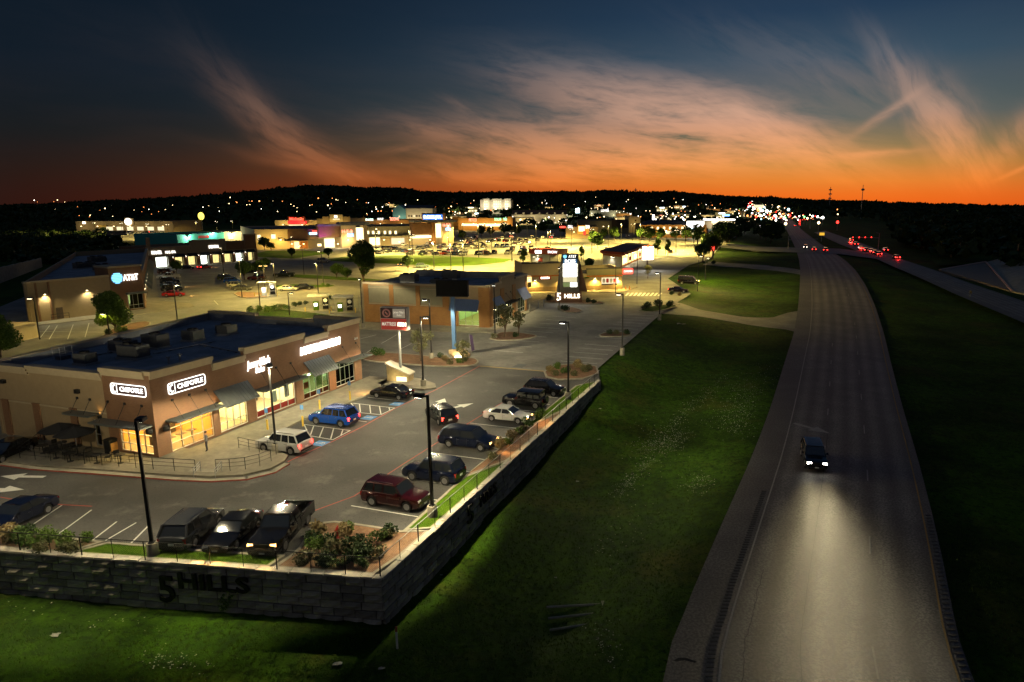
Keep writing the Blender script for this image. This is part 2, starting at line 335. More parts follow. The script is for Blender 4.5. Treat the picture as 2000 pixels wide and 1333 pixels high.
def lamp(parent, kind, loc, power, color=(1, .85, .6), radius=.15, size=150, blend=.6, aim=None, name='bulb', bat=False):
    l = bpy.data.lights.new(name, kind); l.energy = power; l.color = color
    if bat == 'low':                        # dipped beam: little light close by, most towards the distance
        l.use_nodes = True; t = l.node_tree; e = t.nodes['Emission']; tc_ = t.nodes.new('ShaderNodeTexCoord'); sx_ = t.nodes.new('ShaderNodeSeparateXYZ'); t.links.new(tc_.outputs['Normal'], sx_.inputs[0]); v = sx_.outputs[1]
        for op, b in (('ABSOLUTE', 0), ('MAXIMUM', .026), ('MULTIPLY', 10), ('POWER', -2.0)):
            m = t.nodes.new('ShaderNodeMath'); m.operation = op; m.inputs[1].default_value = b; t.links.new(v, m.inputs[0]); v = m.outputs[0]
        t.links.new(v, e.inputs['Strength'])
    elif bat:                                 # area luminaire optics: more light thrown sideways, so the pavement is lit evenly
        l.use_nodes = True; t = l.node_tree; e = t.nodes['Emission']; tc_ = t.nodes.new('ShaderNodeTexCoord'); sx_ = t.nodes.new('ShaderNodeSeparateXYZ'); t.links.new(tc_.outputs['Normal'], sx_.inputs[0])
        v = sx_.outputs[2]
        for op, b in (('ABSOLUTE', 0), ('MAXIMUM', .22), ('POWER', -2.0)):
            m = t.nodes.new('ShaderNodeMath'); m.operation = op; m.inputs[1].default_value = b; t.links.new(v, m.inputs[0]); v = m.outputs[0]
        t.links.new(v, e.inputs['Strength'])
    if kind in ('SPOT', 'POINT'): l.shadow_soft_size = radius
    if kind == 'SPOT': l.spot_size = R(size); l.spot_blend = blend
    if kind == 'AREA': l.shape = 'RECTANGLE'; l.size, l.size_y = radius
    o = bpy.data.objects.new(name, l); COL.objects.link(o); o.parent = parent; o.location = loc
    if aim is not None: o.rotation_euler = Vector(aim).to_track_quat('-Z', 'Y').to_euler()
    return o
FONT = None
def text_mesh(name, s, size, material, parent, M, depth=.06, bold=0., align='CENTER', sx=1., shear=0.):
    c = bpy.data.curves.new(name, 'FONT'); c.body = s; c.size = size; c.extrude = depth / 2; c.align_x = align; c.align_y = 'CENTER'; c.offset = bold; c.shear = shear; c.resolution_u = 3
    t = bpy.data.objects.new('tmp', c); COL.objects.link(t)
    dg = bpy.context.evaluated_depsgraph_get(); me = bpy.data.meshes.new_from_object(t.evaluated_get(dg)); bpy.data.objects.remove(t); bpy.data.curves.remove(c)
    me.name = name; me.materials.clear(); me.materials.append(MATS[material])
    me.transform(M @ Matrix.Diagonal((sx, 1, 1, 1)))
    o = bpy.data.objects.new(name, me); COL.objects.link(o)
    if parent is not None: o.parent = parent
    return o
def face_front(x, y, z, turn=0.):          # text standing upright, read from local -y (turn 0), rotated about z
    return Matrix.Translation((x, y, z)) @ Matrix.Rotation(turn, 4, 'Z') @ Matrix.Rotation(R(90), 4, 'X')
def wall_cols(mb, x0, x1, y0, y1, tops, openings, along='x', zb=0.):
    """wall along local x (or y) with real openings; tops = [(from, to, height)], openings = [(a, b, z0, z1)]"""
    bs = sorted({x0, x1} | {a for t in tops for a in t[:2] if x0 <= a <= x1} | {a for o in openings for a in o[:2] if x0 <= a <= x1})
    for a, b in zip(bs, bs[1:]):
        mid = (a + b) / 2; h = next(t[2] for t in tops if t[0] <= mid <= t[1]); z = zb
        for o in sorted([o for o in openings if o[0] <= mid <= o[1]], key=lambda o: o[2]) + [(0, 0, h, h)]:
            if o[2] > z + .001:
                if along == 'x': mb.box(a, b, y0, y1, z, o[2])
                else: mb.box(y0, y1, a, b, z, o[2])
            z = max(z, o[3])
    return mb
# ------------------------------------------------------------------ terrain, roads, car parks
def V2(v): return (v[0], v[1])
WC, WE, WL = Vector((-10.6, 35.1, 0)), Vector((3.9, 79.6, 0)), Vector((-42.0, 39.2, 0))      # retaining wall: corner, far end, left end
def sstep(a, b, x):
    t = min(1, max(0, (x - a) / (b - a))); return t * t * (3 - 2 * t)
def zroad(y): return -2.0 + 2.0 * sstep(85, 230, y)
def rpt(x, y):
    z = 0.
    for _ in range(5): z = zroad(P(x, y, z).y)
    return P(x, y, z)
ROWS = [(1420, 1252, 1915), (1333, 1281, 1886), (1272, 1300, 1876), (1200, 1335, 1862), (1100, 1376, 1844), (1000, 1420, 1820), (900, 1466, 1794), (800, 1504, 1764), (700, 1535, 1738), (650, 1551, 1726),
        (600, 1559, 1710), (560, 1562, 1692), (530, 1563, 1672), (510, 1561, 1652), (492, 1556, 1626), (480, 1551, 1606), (465, 1544, 1586), (450, 1536, 1566), (438, 1528, 1552), (425, 1518, 1534), (414, 1508, 1518)]
RLp, RRp = [rpt(a, y) for y, a, b in ROWS], [rpt(b, y) for y, a, b in ROWS]
ry = np.array([p.y for p in RLp]); rl = np.array([p.x for p in RLp]); rr = np.array([p.x for p in RRp])
def smooth_interp(y, a): return float((np.interp(y - 6, ry, a) + np.interp(y, ry, a) * 2 + np.interp(y + 6, ry, a)) / 4)
def RL(y): return smooth_interp(y, rl)
def RR(y): return smooth_interp(y, rr)
def roadpt(y, u, dz=0.): return (RL(y) * (1 - u) + RR(y) * u, y, zroad(y) + dz)
SLp = [rpt(*p) for p in ((2060, 660), (2000, 632), (1868, 577), (1749, 524), (1690, 497), (1640, 478), (1590, 455))]
SRp = [rpt(*p) for p in ((2060, 610), (2000, 590), (1890, 553), (1765, 509), (1715, 488), (1665, 470), (1612, 452))]
# kerb line on the highway side of the car parks, as x for a given y
ey = np.array([-50, 35.1, 79.6, 96, 131, 145, 165, 185, 215, 260, 300, 420, 700]); ex = np.array([-60, -10.6, 3.9, 8.6, 18.6, 24, 27, 29, 38, 58, 72, 100, 160.])
def EDGE(y): return float(np.interp(y, ey, ex))
def wallbase(y): return float(np.interp(y, [30, 36, 60, 79, 92, 110], [-2.75, -2.75, -2.1, -1.1, -.45, -.22]))
# skyline of the hills
SKY = [(-300, 407), (0, 405), (150, 399), (300, 391), (450, 384), (500, 377), (560, 370), (610, 366), (650, 367), (720, 371), (780, 371), (830, 378), (900, 380), (1000, 379), (1100, 378), (1200, 376), (1250, 378),
       (1330, 378), (1385, 385), (1500, 389), (1600, 394), (1700, 396), (1800, 400), (1900, 403), (2000, 406), (2300, 408)]
RIDGE = 2600.
sk_az = np.array([AE(x, y)[0] for x, y in SKY]); sk_te = np.array([math.tan(AE(x, y)[1]) for x, y in SKY])
def hills(x, y):
    d = math.hypot(x, y)
    if d < 500 or y < 50: return 0.
    top = CAM_H + RIDGE * float(np.interp(math.atan2(x, y), sk_az, sk_te)) - 8
    return top * (sstep(500, RIDGE, d) if d < RIDGE else 1 - .6 * sstep(RIDGE, RIDGE * 1.7, d))
def wfront(x): return WC.y + (x - WC.x) * (WL.y - WC.y) / (WL.x - WC.x)
def ter(x, y):
    h = hills(x, y)
    n = .18 * math.sin(x * .31 + 1.3 * math.sin(y * .17)) + .12 * math.sin(y * .43 + x * .11)
    e = EDGE(y); r0, r1 = RL(y), RR(y); zr = zroad(y)
    if y > 700: return h - .2
    if x <= WC.x + 1 and y < wfront(x) + 3.2:
        return -2.8 + n * .5 + .05 * max(0, wfront(x) - y) * (.3 if x < -20 else -.3)
    if y < WC.y and x < r0:
        t = (x - WC.x) / max(r0 - WC.x, 1); t = min(1, max(0, t))
        return (-2.8 - 1.6 * math.sin(math.pi * t)) * (1 - t) + (zr - .3) * t + n * .7 * (1 - t)
    if x <= e - (3.6 if y < 82 else 0): return -.25 + h
    if x < r0:
        t = max(0, x - e) / max(r0 - e, .5); b = wallbase(y); k = 1 - sstep(90, 135, y)
        z = b * (1 - t) + (zr - .12) * t - (1.3 * k + .5 * (1 - k)) * math.sin(math.pi * min(1, t * 1.05)) + n * min(1, 3 * (1 - t)) * .7
        return z + h
    if x <= r1: return zr - .35 + h
    m = x - r1
    return zr - .06 * min(m, 1) - .7 * math.sin(math.pi * min(1, m / 40)) * (1 - sstep(150, 330, y)) + n * .6 * min(1, m / 4) * (1 - sstep(200, 400, y)) - (.12 if m < 1 else .2) + h
def axis(segs):
    out = []
    for a, b, st in segs: out += list(np.arange(a, b, st))
    return out + [segs[-1][1]]
gx = axis([(-5000, -1000, 250), (-1000, -200, 50), (-200, -64, 8), (-64, 70, 1.6), (70, 150, 4), (150, 420, 18), (420, 1000, 60), (1000, 5000, 250)])
gy = axis([(-120, 16, 12), (16, 130, 1.6), (130, 340, 5), (340, 700, 24), (700, 3000, 70), (3000, 7000, 400)])
V = np.array([(x, y, ter(x, y)) for y in gy for x in gx]); nx, ny = len(gx), len(gy)
i = np.arange((nx - 1) * (ny - 1)); a = (i // (nx - 1)) * nx + i % (nx - 1)
ground = struct(fastmesh('ground', V, np.stack([a, a + 1, a + 1 + nx, a + nx], 1), 'grass'))
ground.data.polygons.foreach_set('use_smooth', [True] * len(ground.data.polygons))
gxa, gya = np.array(gx), np.array(gy); GZ = V[:, 2].reshape(ny, nx)
def TZ(x, y):                                # terrain height by bilinear look-up
    ix = int(np.clip(np.searchsorted(gxa, x) - 1, 0, nx - 2)); iy = int(np.clip(np.searchsorted(gya, y) - 1, 0, ny - 2))
    tx = (x - gxa[ix]) / (gxa[ix + 1] - gxa[ix]); ty = (y - gya[iy]) / (gya[iy + 1] - gya[iy])
    return float((GZ[iy, ix] * (1 - tx) + GZ[iy, ix + 1] * tx) * (1 - ty) + (GZ[iy + 1, ix] * (1 - tx) + GZ[iy + 1, ix + 1] * tx) * ty)
def PT(x, y):                                # spot on the terrain seen at x, y
    z = 0.
    for _ in range(12): p = P(x, y, z); z = .5 * z + .5 * TZ(p.x, p.y)
    return Vector((p.x, p.y, TZ(p.x, p.y)))

# ---- highway
def roadmat():
    m = bpy.data.materials.new('highway'); m.use_nodes = True; t = m.node_tree; n = t.nodes; b = n['Principled BSDF']; L = t.links.new
    uv = n.new('ShaderNodeUVMap'); s = n.new('ShaderNodeSeparateXYZ'); L(uv.outputs[0], s.inputs[0])
    r = n.new('ShaderNodeValToRGB'); e = r.color_ramp.elements; r.color_ramp.interpolation = 'EASE'
    stops = [(0, .60)]; ln = (.18, .437, .693, .95)
    for a_, b_ in zip(ln, ln[1:]):
        w_ = b_ - a_
        stops += [(a_ + .04 * w_, .62), (a_ + .25 * w_, 1.25), (a_ + .5 * w_, .66), (a_ + .75 * w_, 1.25), (a_ + .97 * w_, .62)]
    stops += [(1, .60)]
    e[0].position = 0; e[0].color = (.6,) * 3 + (1,); e[1].position = 1; e[1].color = (.6,) * 3 + (1,)
    for p_, v_ in stops[1:-1]: q = e.new(p_); q.color = (v_, v_ * .97, v_ * .93, 1)
    L(s.outputs[0], r.inputs[0])
    tc = n.new('ShaderNodeTexCoord'); z1 = n.new('ShaderNodeTexNoise'); z1.inputs['Scale'].default_value = 9; z1.inputs['Detail'].default_value = 9; z1.inputs['Roughness'].default_value = .75; L(tc.outputs['Object'], z1.inputs['Vector'])
    c = n.new('ShaderNodeValToRGB'); c.color_ramp.elements[0].position = .32; c.color_ramp.elements[1].position = .7
    c.color_ramp.elements[0].color = (.062, .060, .058, 1); c.color_ramp.elements[1].color = (.165, .158, .150, 1); L(z1.outputs[0], c.inputs[0])
    mx = n.new('ShaderNodeMix'); mx.data_type = 'RGBA'; mx.blend_type = 'MULTIPLY'; mx.inputs[0].default_value = 1; L(c.outputs[0], mx.inputs[6]); L(r.outputs[0], mx.inputs[7])
    z3 = n.new('ShaderNodeTexNoise'); z3.inputs['Scale'].default_value = 6.5; z3.inputs['Detail'].default_value = 2; L(tc.outputs['Object'], z3.inputs['Vector']); m3 = n.new('ShaderNodeMapRange'); m3.inputs[1].default_value = .42; m3.inputs[2].default_value = .58; m3.inputs[3].default_value = .58; m3.inputs[4].default_value = 1.3; L(z3.outputs[0], m3.inputs[0])
    z4 = n.new('ShaderNodeTexNoise'); z4.inputs['Scale'].default_value = .25; z4.inputs['Detail'].default_value = 5; L(tc.outputs['Object'], z4.inputs['Vector']); m4 = n.new('ShaderNodeMapRange'); m4.inputs[1].default_value = .4; m4.inputs[2].default_value = .62; m4.inputs[3].default_value = .78; m4.inputs[4].default_value = 1.12; L(z4.outputs[0], m4.inputs[0])
    m5 = n.new('ShaderNodeMath'); m5.operation = 'MULTIPLY'; L(m3.outputs[0], m5.inputs[0]); L(m4.outputs[0], m5.inputs[1]); mg = n.new('ShaderNodeMix'); mg.data_type = 'RGBA'; mg.blend_type = 'MULTIPLY'; mg.inputs[0].default_value = 1; L(mx.outputs[2], mg.inputs[6]); L(m5.outputs[0], mg.inputs[7])
    L(mg.outputs[2], b.inputs['Base Color']); b.inputs['Roughness'].default_value = .62
    z2 = n.new('ShaderNodeTexNoise'); z2.inputs['Scale'].default_value = 45; z2.inputs['Detail'].default_value = 3; L(tc.outputs['Object'], z2.inputs['Vector'])
    bp = n.new('ShaderNodeBump'); bp.inputs['Strength'].default_value = .5; bp.inputs['Distance'].default_value = .02; L(z2.outputs[0], bp.inputs['Height']); L(bp.outputs[0], b.inputs['Normal'])
    MATS['highway'] = m
roadmat()
ys = axis([(20, 130, 2.5), (130, 340, 6), (340, 1500, 30)])
us = np.linspace(0, 1, 9); V, UV = [], []
for y in ys:
    for u in us: p = roadpt(y, u); V.append((p[0], y, p[2] + hills(p[0], y) + .03 * math.sin(math.pi * u))); UV.append((u, y))
k = len(us); i = np.arange((k - 1) * (len(ys) - 1)); a = (i // (k - 1)) * k + i % (k - 1); Q = np.stack([a, a + 1, a + 1 + k, a + k], 1)
road = struct(fastmesh('highway', np.array(V), Q, 'highway'))
def setuv(o, UV, Q):
    l = o.data.uv_layers.new(name='UVMap'); l.data.foreach_set('uv', np.array(UV, dtype=np.float32)[Q.ravel()].ravel())
setuv(road, UV, Q)
road.data.polygons.foreach_set('use_smooth', [True] * len(road.data.polygons))
def roadstrip(name, u, w, y0, y1, material):
    mb = MB(); yy = np.arange(y0, y1 + .01, min(2.5, y1 - y0))
    pts = [];
    for y in yy:
        wd = w / (RR(y) - RL(y)) / 2
        pts += [roadpt(y, u - wd, .012 + .03 * math.sin(math.pi * u)), roadpt(y, u + wd, .012 + .03 * math.sin(math.pi * u))]
    mb.add(pts, [(2 * i, 2 * i + 1, 2 * i + 3, 2 * i + 2) for i in range(len(yy) - 1)]); return mb.build(name, material, road)
mat('worn_white', (.16, .155, .145), (.32, .31, .29), rough=.7, scale=7); mat('worn_yellow', (.20, .12, .03), (.34, .20, .045), rough=.7, scale=7); mat('crack', (.012, .012, .012)); mat('groove', (.035, .034, .032), (.06, .057, .053), rough=.9, scale=8)
roadstrip('edge_line', .18, .12, 24, 300, 'worn_white'); roadstrip('edge_line', .952, .12, 24, 300, 'worn_yellow')
for u in (.437, .693):
    for q in range(14 if u > .5 else 5):
        y0 = (29.5 if u > .5 else 60) + q * 12.2; roadstrip('lane_dash', u, .11, y0, y0 + 3, 'worn_white')
for u0, y0, y1, am in ((.445, 26, 66, .006), (.255, 24, 40, .012)):
    mb = MB(); rr_ = random.Random(3); pts = []
    for y in np.arange(y0, y1, .35):
        uu = u0 + rr_.uniform(-am, am) * .35; p = roadpt(y, uu, .043); pts += [(p[0] - .022, p[1], p[2]), (p[0] + .022, p[1], p[2])]
    mb.add(pts, [(2 * i, 2 * i + 1, 2 * i + 3, 2 * i + 2) for i in range(len(pts) // 2 - 1)]); mb.build('road_crack', 'crack', road)
for u0, y0, y1 in ((.145, 25, 52), (.978, 25, 48)):
    g0 = None
    for q, y in enumerate(np.arange(y0, y1, .34 if u0 < .5 else .5)):
        p = roadpt(y, u0, .035)
        if g0 is None: g0 = MB().box(-.19, .19, -.07, .07, -.03, .003).build('rumble_groove', 'groove', road); o = g0
        else: o = g0.copy(); COL.objects.link(o)
        o.location = p
def arrow(parent, c, ang, L=3.0, wd=1.2, name='arrow_marking', z=.02, material='white_paint'):
    mb = MB(); s = L / 3
    M = Matrix.Translation((c[0], c[1], z)) @ Matrix.Rotation(ang, 4, 'Z')
    mb.add([M @ Vector(p) for p in ((-1.5 * s, -.16 * wd, 0), (.2 * s, -.16 * wd, 0), (.2 * s, .16 * wd, 0), (-1.5 * s, .16 * wd, 0), (.1 * s, -.5 * wd, .001), (1.5 * s, 0, .001), (.1 * s, .5 * wd, .001))], [(0, 1, 2, 3), (4, 5, 6)])
    return mb.build(name, material, parent)
p = rpt(1585, 838); arrow(road, p, R(-52), 4.2, 1.7, z=p.z + .05, material='worn_white')
# ---- far carriageway, cross street and driveways
def strip(name, A, B, material, dz=.03, drape=True, n=14, uvs=True, zf=None):
    mb = MB(); V = []; UV = []
    def res(L):
        d = [0]
        for a, b in zip(L, L[1:]): d.append(d[-1] + (Vector(V2(b)) - Vector(V2(a))).length)
        return [(np.interp(t, d, [q[0] for q in L]), np.interp(t, d, [q[1] for q in L])) for t in np.linspace(0, d[-1], n)]
    for a, b in zip(res(A), res(B)):
        for u in (0, .25, .5, .75, 1):
            x, y = a[0] * (1 - u) + b[0] * u, a[1] * (1 - u) + b[1] * u
            V.append((x, y, (zf(x, y) if zf else TZ(x, y)) + dz)); UV.append((u, a[1]))
    i = np.arange(4 * (n - 1)); q = (i // 4) * 5 + i % 4; Q = np.stack([q, q + 1, q + 6, q + 5], 1)
    o = fastmesh(name, np.array(V), Q, material); setuv(o, UV, Q); return o
far_road = struct(strip('far_carriageway', SLp, SRp, 'highway', .08, n=40, zf=lambda x, y: zroad(y)))
cross = struct(strip('cross_street', [P(1405, 474), P(1480, 483), P(1640, 487), P(1745, 500)], [P(1385, 482), P(1475, 492), P(1635, 497), P(1735, 510)], 'concrete_pavement', .10, n=24, zf=lambda x, y: max(zroad(y), TZ(x, y))))
drv = [([P(1316, 590), P(1370, 601), P(1450, 606), P(1510, 607), rpt(1560, 606)], [P(1292, 612), P(1360, 611), P(1440, 616), P(1500, 624), rpt(1558, 648)]),
       ([P(1383, 511), P(1440, 513), P(1500, 517), rpt(1564, 527)], [P(1372, 518), P(1438, 520), P(1500, 526), rpt(1564, 537)])]
for a, b in drv: struct(strip('driveway', a, b, 'concrete_pavement', .10, n=26))
# ---- car parks
site = MB().sheet([(-75, 43.3), V2(WL), V2(WC), V2(WE), V2(P(1166, 722)), V2(P(700, 688)), (-75, 112)], .0).build('asphalt_car_park', 'asphalt'); struct(site)
conc = MB().sheet([V2(P(*q)) for q in ((935, 717), (1065, 727), (1166, 722), (1292, 613), (1322, 592), (1350, 575), (1305, 545), (1345, 519), (1385, 508), (1410, 478), (1440, 462), (1450, 450), (1000, 444), (545, 466),
        (505, 482), (290, 505), (150, 565), (55, 578), (0, 600), (-120, 640), (-120, 740), (300, 684), (700, 689))], .006).build('concrete_car_park', 'concrete_pavement'); struct(conc)
def gline(a, b, w=.11, material='white_paint', name='stall_line', parent=None, z=.012):
    a, b = Vector(V2(a)), Vector(V2(b)); d = (b - a).normalized(); n = Vector((-d.y, d.x)) * w / 2
    return MB().add([(*(a + n), z), (*(a - n), z), (*(b - n), z), (*(b + n), z)], [(0, 1, 2, 3)]).build(name, material, parent or site)
def pl(pts, **k):
    for a, b in zip(pts, pts[1:]): gline(P(*a), P(*b), **k)
SANG = math.atan2(80.4 - 53.9, -25.4 + 34.4); SU = Vector((math.cos(SANG), math.sin(SANG), 0)); SV = Vector((SU.y, -SU.x, 0))     # along the shop row, and towards the highway
for s in ([(41, 1041), (121, 988)], [(109, 1048), (179, 997)], [(181, 1056), (228, 1020)], [(206, 1057), (266, 1022)], [(256, 1062), (291, 1027)], [(326, 1067), (345, 1048)], [(405, 1075), (425, 1045)], [(485, 1078), (505, 1045)]): pl(s)
K0, K1 = P(786, 1036), P(1120, 752)
for q in range(14):
    a = K0 + (K1 - K0).normalized() * (2.0 + q * 2.78)
    if a.y < K1.y - .5: gline(a, a - SV * 5.4, w=.10)
Z6 = lambda x, y: (400 + x * .2, 600 + y * .2)
for seg in ([(970, 1150), (1420, 1210), (1250, 1300), (1020, 1260), (970, 1150)], [(1065, 1162), (1030, 1258)], [(1160, 1175), (1120, 1275)], [(1260, 1185), (1230, 1290)], [(1350, 1200), (1330, 1255)],
            [(1425, 940), (1855, 990), (1720, 1055), (1510, 1035), (1425, 940)], [(1510, 950), (1520, 1030)], [(1610, 960), (1620, 1040)], [(1705, 970), (1720, 1050)], [(1800, 985), (1805, 1010)], [(1590, 885), (1960, 925)], [(1500, 1115), (1580, 1125)]):
    pl([Z6(*q) for q in seg])
def badge(c, ang, s=.62):
    o = MB().box(-s * 1.0, s * 1.0, -s, s, -.001, .001).build('accessible_bay_square', 'blue_paint', site); o.location = (c.x, c.y, .014); o.rotation_euler = (0, 0, ang)
    mb = MB()
    for a in np.linspace(-2.4, 1.2, 9): mb.box(-.05, .05, -.03, .03, 0, .003, M=Matrix.Translation((.26 * math.cos(a), -.12 + .26 * math.sin(a), 0)))
    mb.box(-.06, .02, -.12, .32, 0, .003); mb.box(-.02, .26, -.16, -.08, 0, .003); mb.box(.2, .27, -.42, -.1, 0, .003); mb.lathe([(.085, 0), (.085, .003)], 10, (-.02, .42, 0))
    g = mb.build('wheelchair_symbol', 'white_paint', o); g.location = (0, 0, .003); g.rotation_euler = (0, 0, R(90))
for q in ((626, 867), (720, 817), (775, 790)): badge(P(*q), SANG - R(90))
pl([(562, 903), (602, 884), (650, 863), (705, 836), (775, 797), (850, 763), (937, 716)], w=.14, material='red_paint', name='fire_lane_line')
pl([(605, 1002), (692, 970), (790, 906), (850, 868), (960, 800), (1058, 742)], w=.12, material='red_paint', name='fire_lane_line')
pl([(0, 972), (70, 984), (180, 990)], w=.12, material='red_paint', name='fire_lane_line')
pl([(938, 716), (1062, 726)], w=.30, material='dull_yellow', name='yellow_line')
for q, an, L in (((44, 932), R(178), 3.6), ((2, 957), R(-2), 3.6), ((897, 795), SANG - R(30), 3.6), ((860, 787), SANG + R(10), 3.0)): arrow(site, P(*q), an, L, 1.3)
# lines on the concrete
for q in range(16):
    a = P(1160, 722) * (1 - q / 15.5) + P(1284, 616) * (q / 15.5)
    if q != 6: gline(a - SV * .4, a - SV * 5.6, parent=conc, z=.018)
for q in range(9):
    a = P(1022, 690) * (1 - q / 8.5) + P(1130, 618) * (q / 8.5); gline(a, a - SV * 4.8, parent=conc, z=.018)
for s in ([(76, 664), (97, 637)], [(96, 664), (112, 637)], [(132, 664), (143, 635)], [(166, 660), (174, 632)], [(20, 648), (205, 650)], [(700, 664), (735, 655)], [(745, 672), (775, 655)], [(780, 684), (812, 668)], [(716, 690), (728, 682)],
          [(384, 595), (424, 594)], [(418, 588), (426, 596)], [(322, 588), (372, 590)], [(515, 600), (620, 604)], [(540, 592), (600, 596)], [(1040, 590), (1060, 584)]): pl(s, parent=conc, z=.018)
for q in range(9): gline(P(1228 + q * 8, 573), P(1222 + q * 8, 579), w=.5, parent=conc, z=.018, name='crossing_bar')
for r_ in range(6):                                           # stall rows in front of the grocery
    y0 = 498 - r_ * 7.5
    for q in range(30):
        x0 = 735 + q * 21 + r_ * 12
        if x0 < 1370 - r_ * 10: a = P(x0, y0); gline(a, a + Vector((.9, 5.2, 0)), w=.16, parent=conc, z=.02)
# ---- raised kerbs, pavements and planting islands
def island(name, pts, top, h=.15, parent=None, kerb=.22, material='mulch', inset=True):
    """kerbed island: a ring of kerb with the bed inside"""
    poly = [Vector(V2(p)) for p in pts]; n = len(poly); a = sum(poly[i].x * poly[(i + 1) % n].y - poly[(i + 1) % n].x * poly[i].y for i in range(n))
    if a < 0: poly = poly[::-1]
    inn = []
    for i in range(n):
        p, q, r = poly[i - 1], poly[i], poly[(i + 1) % n]; d1, d2 = (q - p).normalized(), (r - q).normalized()
        n1, n2 = Vector((-d1.y, d1.x)), Vector((-d2.y, d2.x)); b = (n1 + n2)
        b = b / max(b.length_squared / 2, .5); inn.append(q + b * kerb)
    bed = MB().sheet(inn, h - .03).build(name, material); struct(bed)
    vs = [(*p, 0) for p in poly] + [(*p, h) for p in poly] + [(*p, h) for p in inn] + [(*p, h - .06) for p in inn]
    fs = []
    for i in range(n):
        j = (i + 1) % n
        for k in range(3): fs.append((k * n + i, k * n + j, (k + 1) * n + j, (k + 1) * n + i))
    MB().add(vs, fs).build('kerb', 'kerb_concrete', bed); return bed
def slab(name, pts, h, material='sidewalk_concrete'): return struct(MB().prism([V2(p) for p in pts], 0, h).build(name, material))
def pp(*q): return [P(*a) for a in q]
def smoothp(pts, it=2):
    for _ in range(it):
        o = []
        for a, b in zip(pts, pts[1:] + pts[:1]): o += [a * .75 + b * .25, a * .25 + b * .75]
        pts = o
    return pts
front = [(-60, 1000), (-60, 1032), (0, 1040), (150, 1053), (330, 1072), (480, 1085), (562, 1089), (588, 1060), (606, 1036), (640, 1021), (692, 1025), (783, 1040), (1120, 755), (1138, 741)]
# corner bed, lawn and the strip along the side wall
def wallin(t): return WC + (WE - WC) * t - SV * .35
wl_in = [V2(WL + Vector((0, .3, 0))), V2(WC + Vector((-.35, .35, 0)))]
def fw(x): a = P(x, 1080); return None
def onwall(x): return Vector((x, wfront(x) + .35, 0))
corner_bed = island('planting_bed', [onwall(-17.4), onwall(-11.2), wallin(.06), wallin(.13)] + pp((783, 1041), (738, 1033), (692, 1026), (655, 1022), (632, 1024), (612, 1036), (596, 1056), (580, 1078), (566, 1090)), .15)
lawn_bed = island('lawn_strip', [onwall(-30.5), onwall(-17.65)] + pp((558, 1089), (480, 1084), (400, 1079), (330, 1072), (212, 1063)), .15, material='lawn')
left_bed = island('shrub_bed', [onwall(-41.5), onwall(-30.7)] + pp((205, 1062), (150, 1056), (60, 1047), (0, 1041), (-60, 1034)), .15)
side_strip = island('verge_strip', [wallin(.135), wallin(.40)] + pp((905, 935), (787, 1041)), .15, material='lawn')
side_strip2 = island('verge_strip', [wallin(.405), wallin(.72)] + pp((1020, 842), (908, 933)), .15)
side_strip3 = island('verge_strip', [wallin(.725), wallin(.985)] + pp((1124, 756), (1022, 840)), .15, material='lawn')
end_bed = island('planting_bed', pp((1062, 728), (1085, 716), (1130, 712), (1166, 718), (1170, 732), (1140, 742), (1090, 744), (1066, 738)), .15)
island('planting_island', smoothp(pp((700, 690), (790, 692), (870, 702), (925, 700), (938, 708), (925, 717), (860, 719), (780, 712), (700, 706))), .15)
island('planting_island', smoothp(pp((950, 662), (985, 648), (1040, 655), (1052, 658), (1030, 664), (975, 668)), 1), .15)
island('planting_island', smoothp(pp((1090, 607), (1110, 600), (1140, 607), (1132, 613), (1105, 612)), 1), .15)
island('planting_island', smoothp(pp((1066, 588), (1140, 586), (1182, 592), (1176, 596), (1110, 595), (1062, 592)), 1), .15)
island('planting_island', smoothp(pp((1242, 607), (1290, 596), (1330, 598), (1300, 607), (1268, 612)), 1), .15, material='grass')
island('planting_island', smoothp(pp((1165, 658), (1182, 650), (1235, 651), (1232, 658), (1190, 660)), 1), .15)
island('planting_island', smoothp(pp((190, 664), (225, 640), (280, 628), (300, 633), (270, 648), (240, 664)), 1), .15)
island('planting_island', smoothp(pp((480, 612), (490, 604), (560, 606), (640, 616), (660, 622), (560, 626), (495, 622)), 1), .15, material='grass')
island('planting_island', smoothp(pp((452, 572), (500, 572), (530, 577), (520, 583), (470, 584)), 1), .15)
island('lawn_island', smoothp(pp((520, 562), (560, 556), (625, 558), (660, 558), (645, 563), (560, 566)), 1), .12, material='lawn')
island('lawn_island', smoothp(pp((540, 536), (620, 539), (720, 546), (760, 549), (700, 551), (590, 545), (535, 541)), 1), .12, material='lawn')
def berm(name, pts, h=1.2):
    b = [P(*p) for p in pts]; c = sum(b, Vector()) / len(b)
    inn = [p + (c - p) * .25 for p in b]; n = len(b)
    mb = MB().add([(p.x, p.y, .01) for p in b] + [(p.x, p.y, h) for p in inn], [(i, (i + 1) % n, n + (i + 1) % n, n + i) for i in range(n)] + [tuple(range(n, 2 * n))])
    o = mb.build(name, 'lawn'); return struct(o)
berm('lawn_berm', [(1002, 507), (985, 513), (930, 519), (870, 521), (760, 516), (645, 511), (640, 507), (690, 500), (830, 500), (960, 505)][::-1], .5)
berm('lawn_berm', [(655, 494), (612, 500), (575, 506), (505, 503), (500, 496), (520, 491), (600, 491)][::-1], .5)
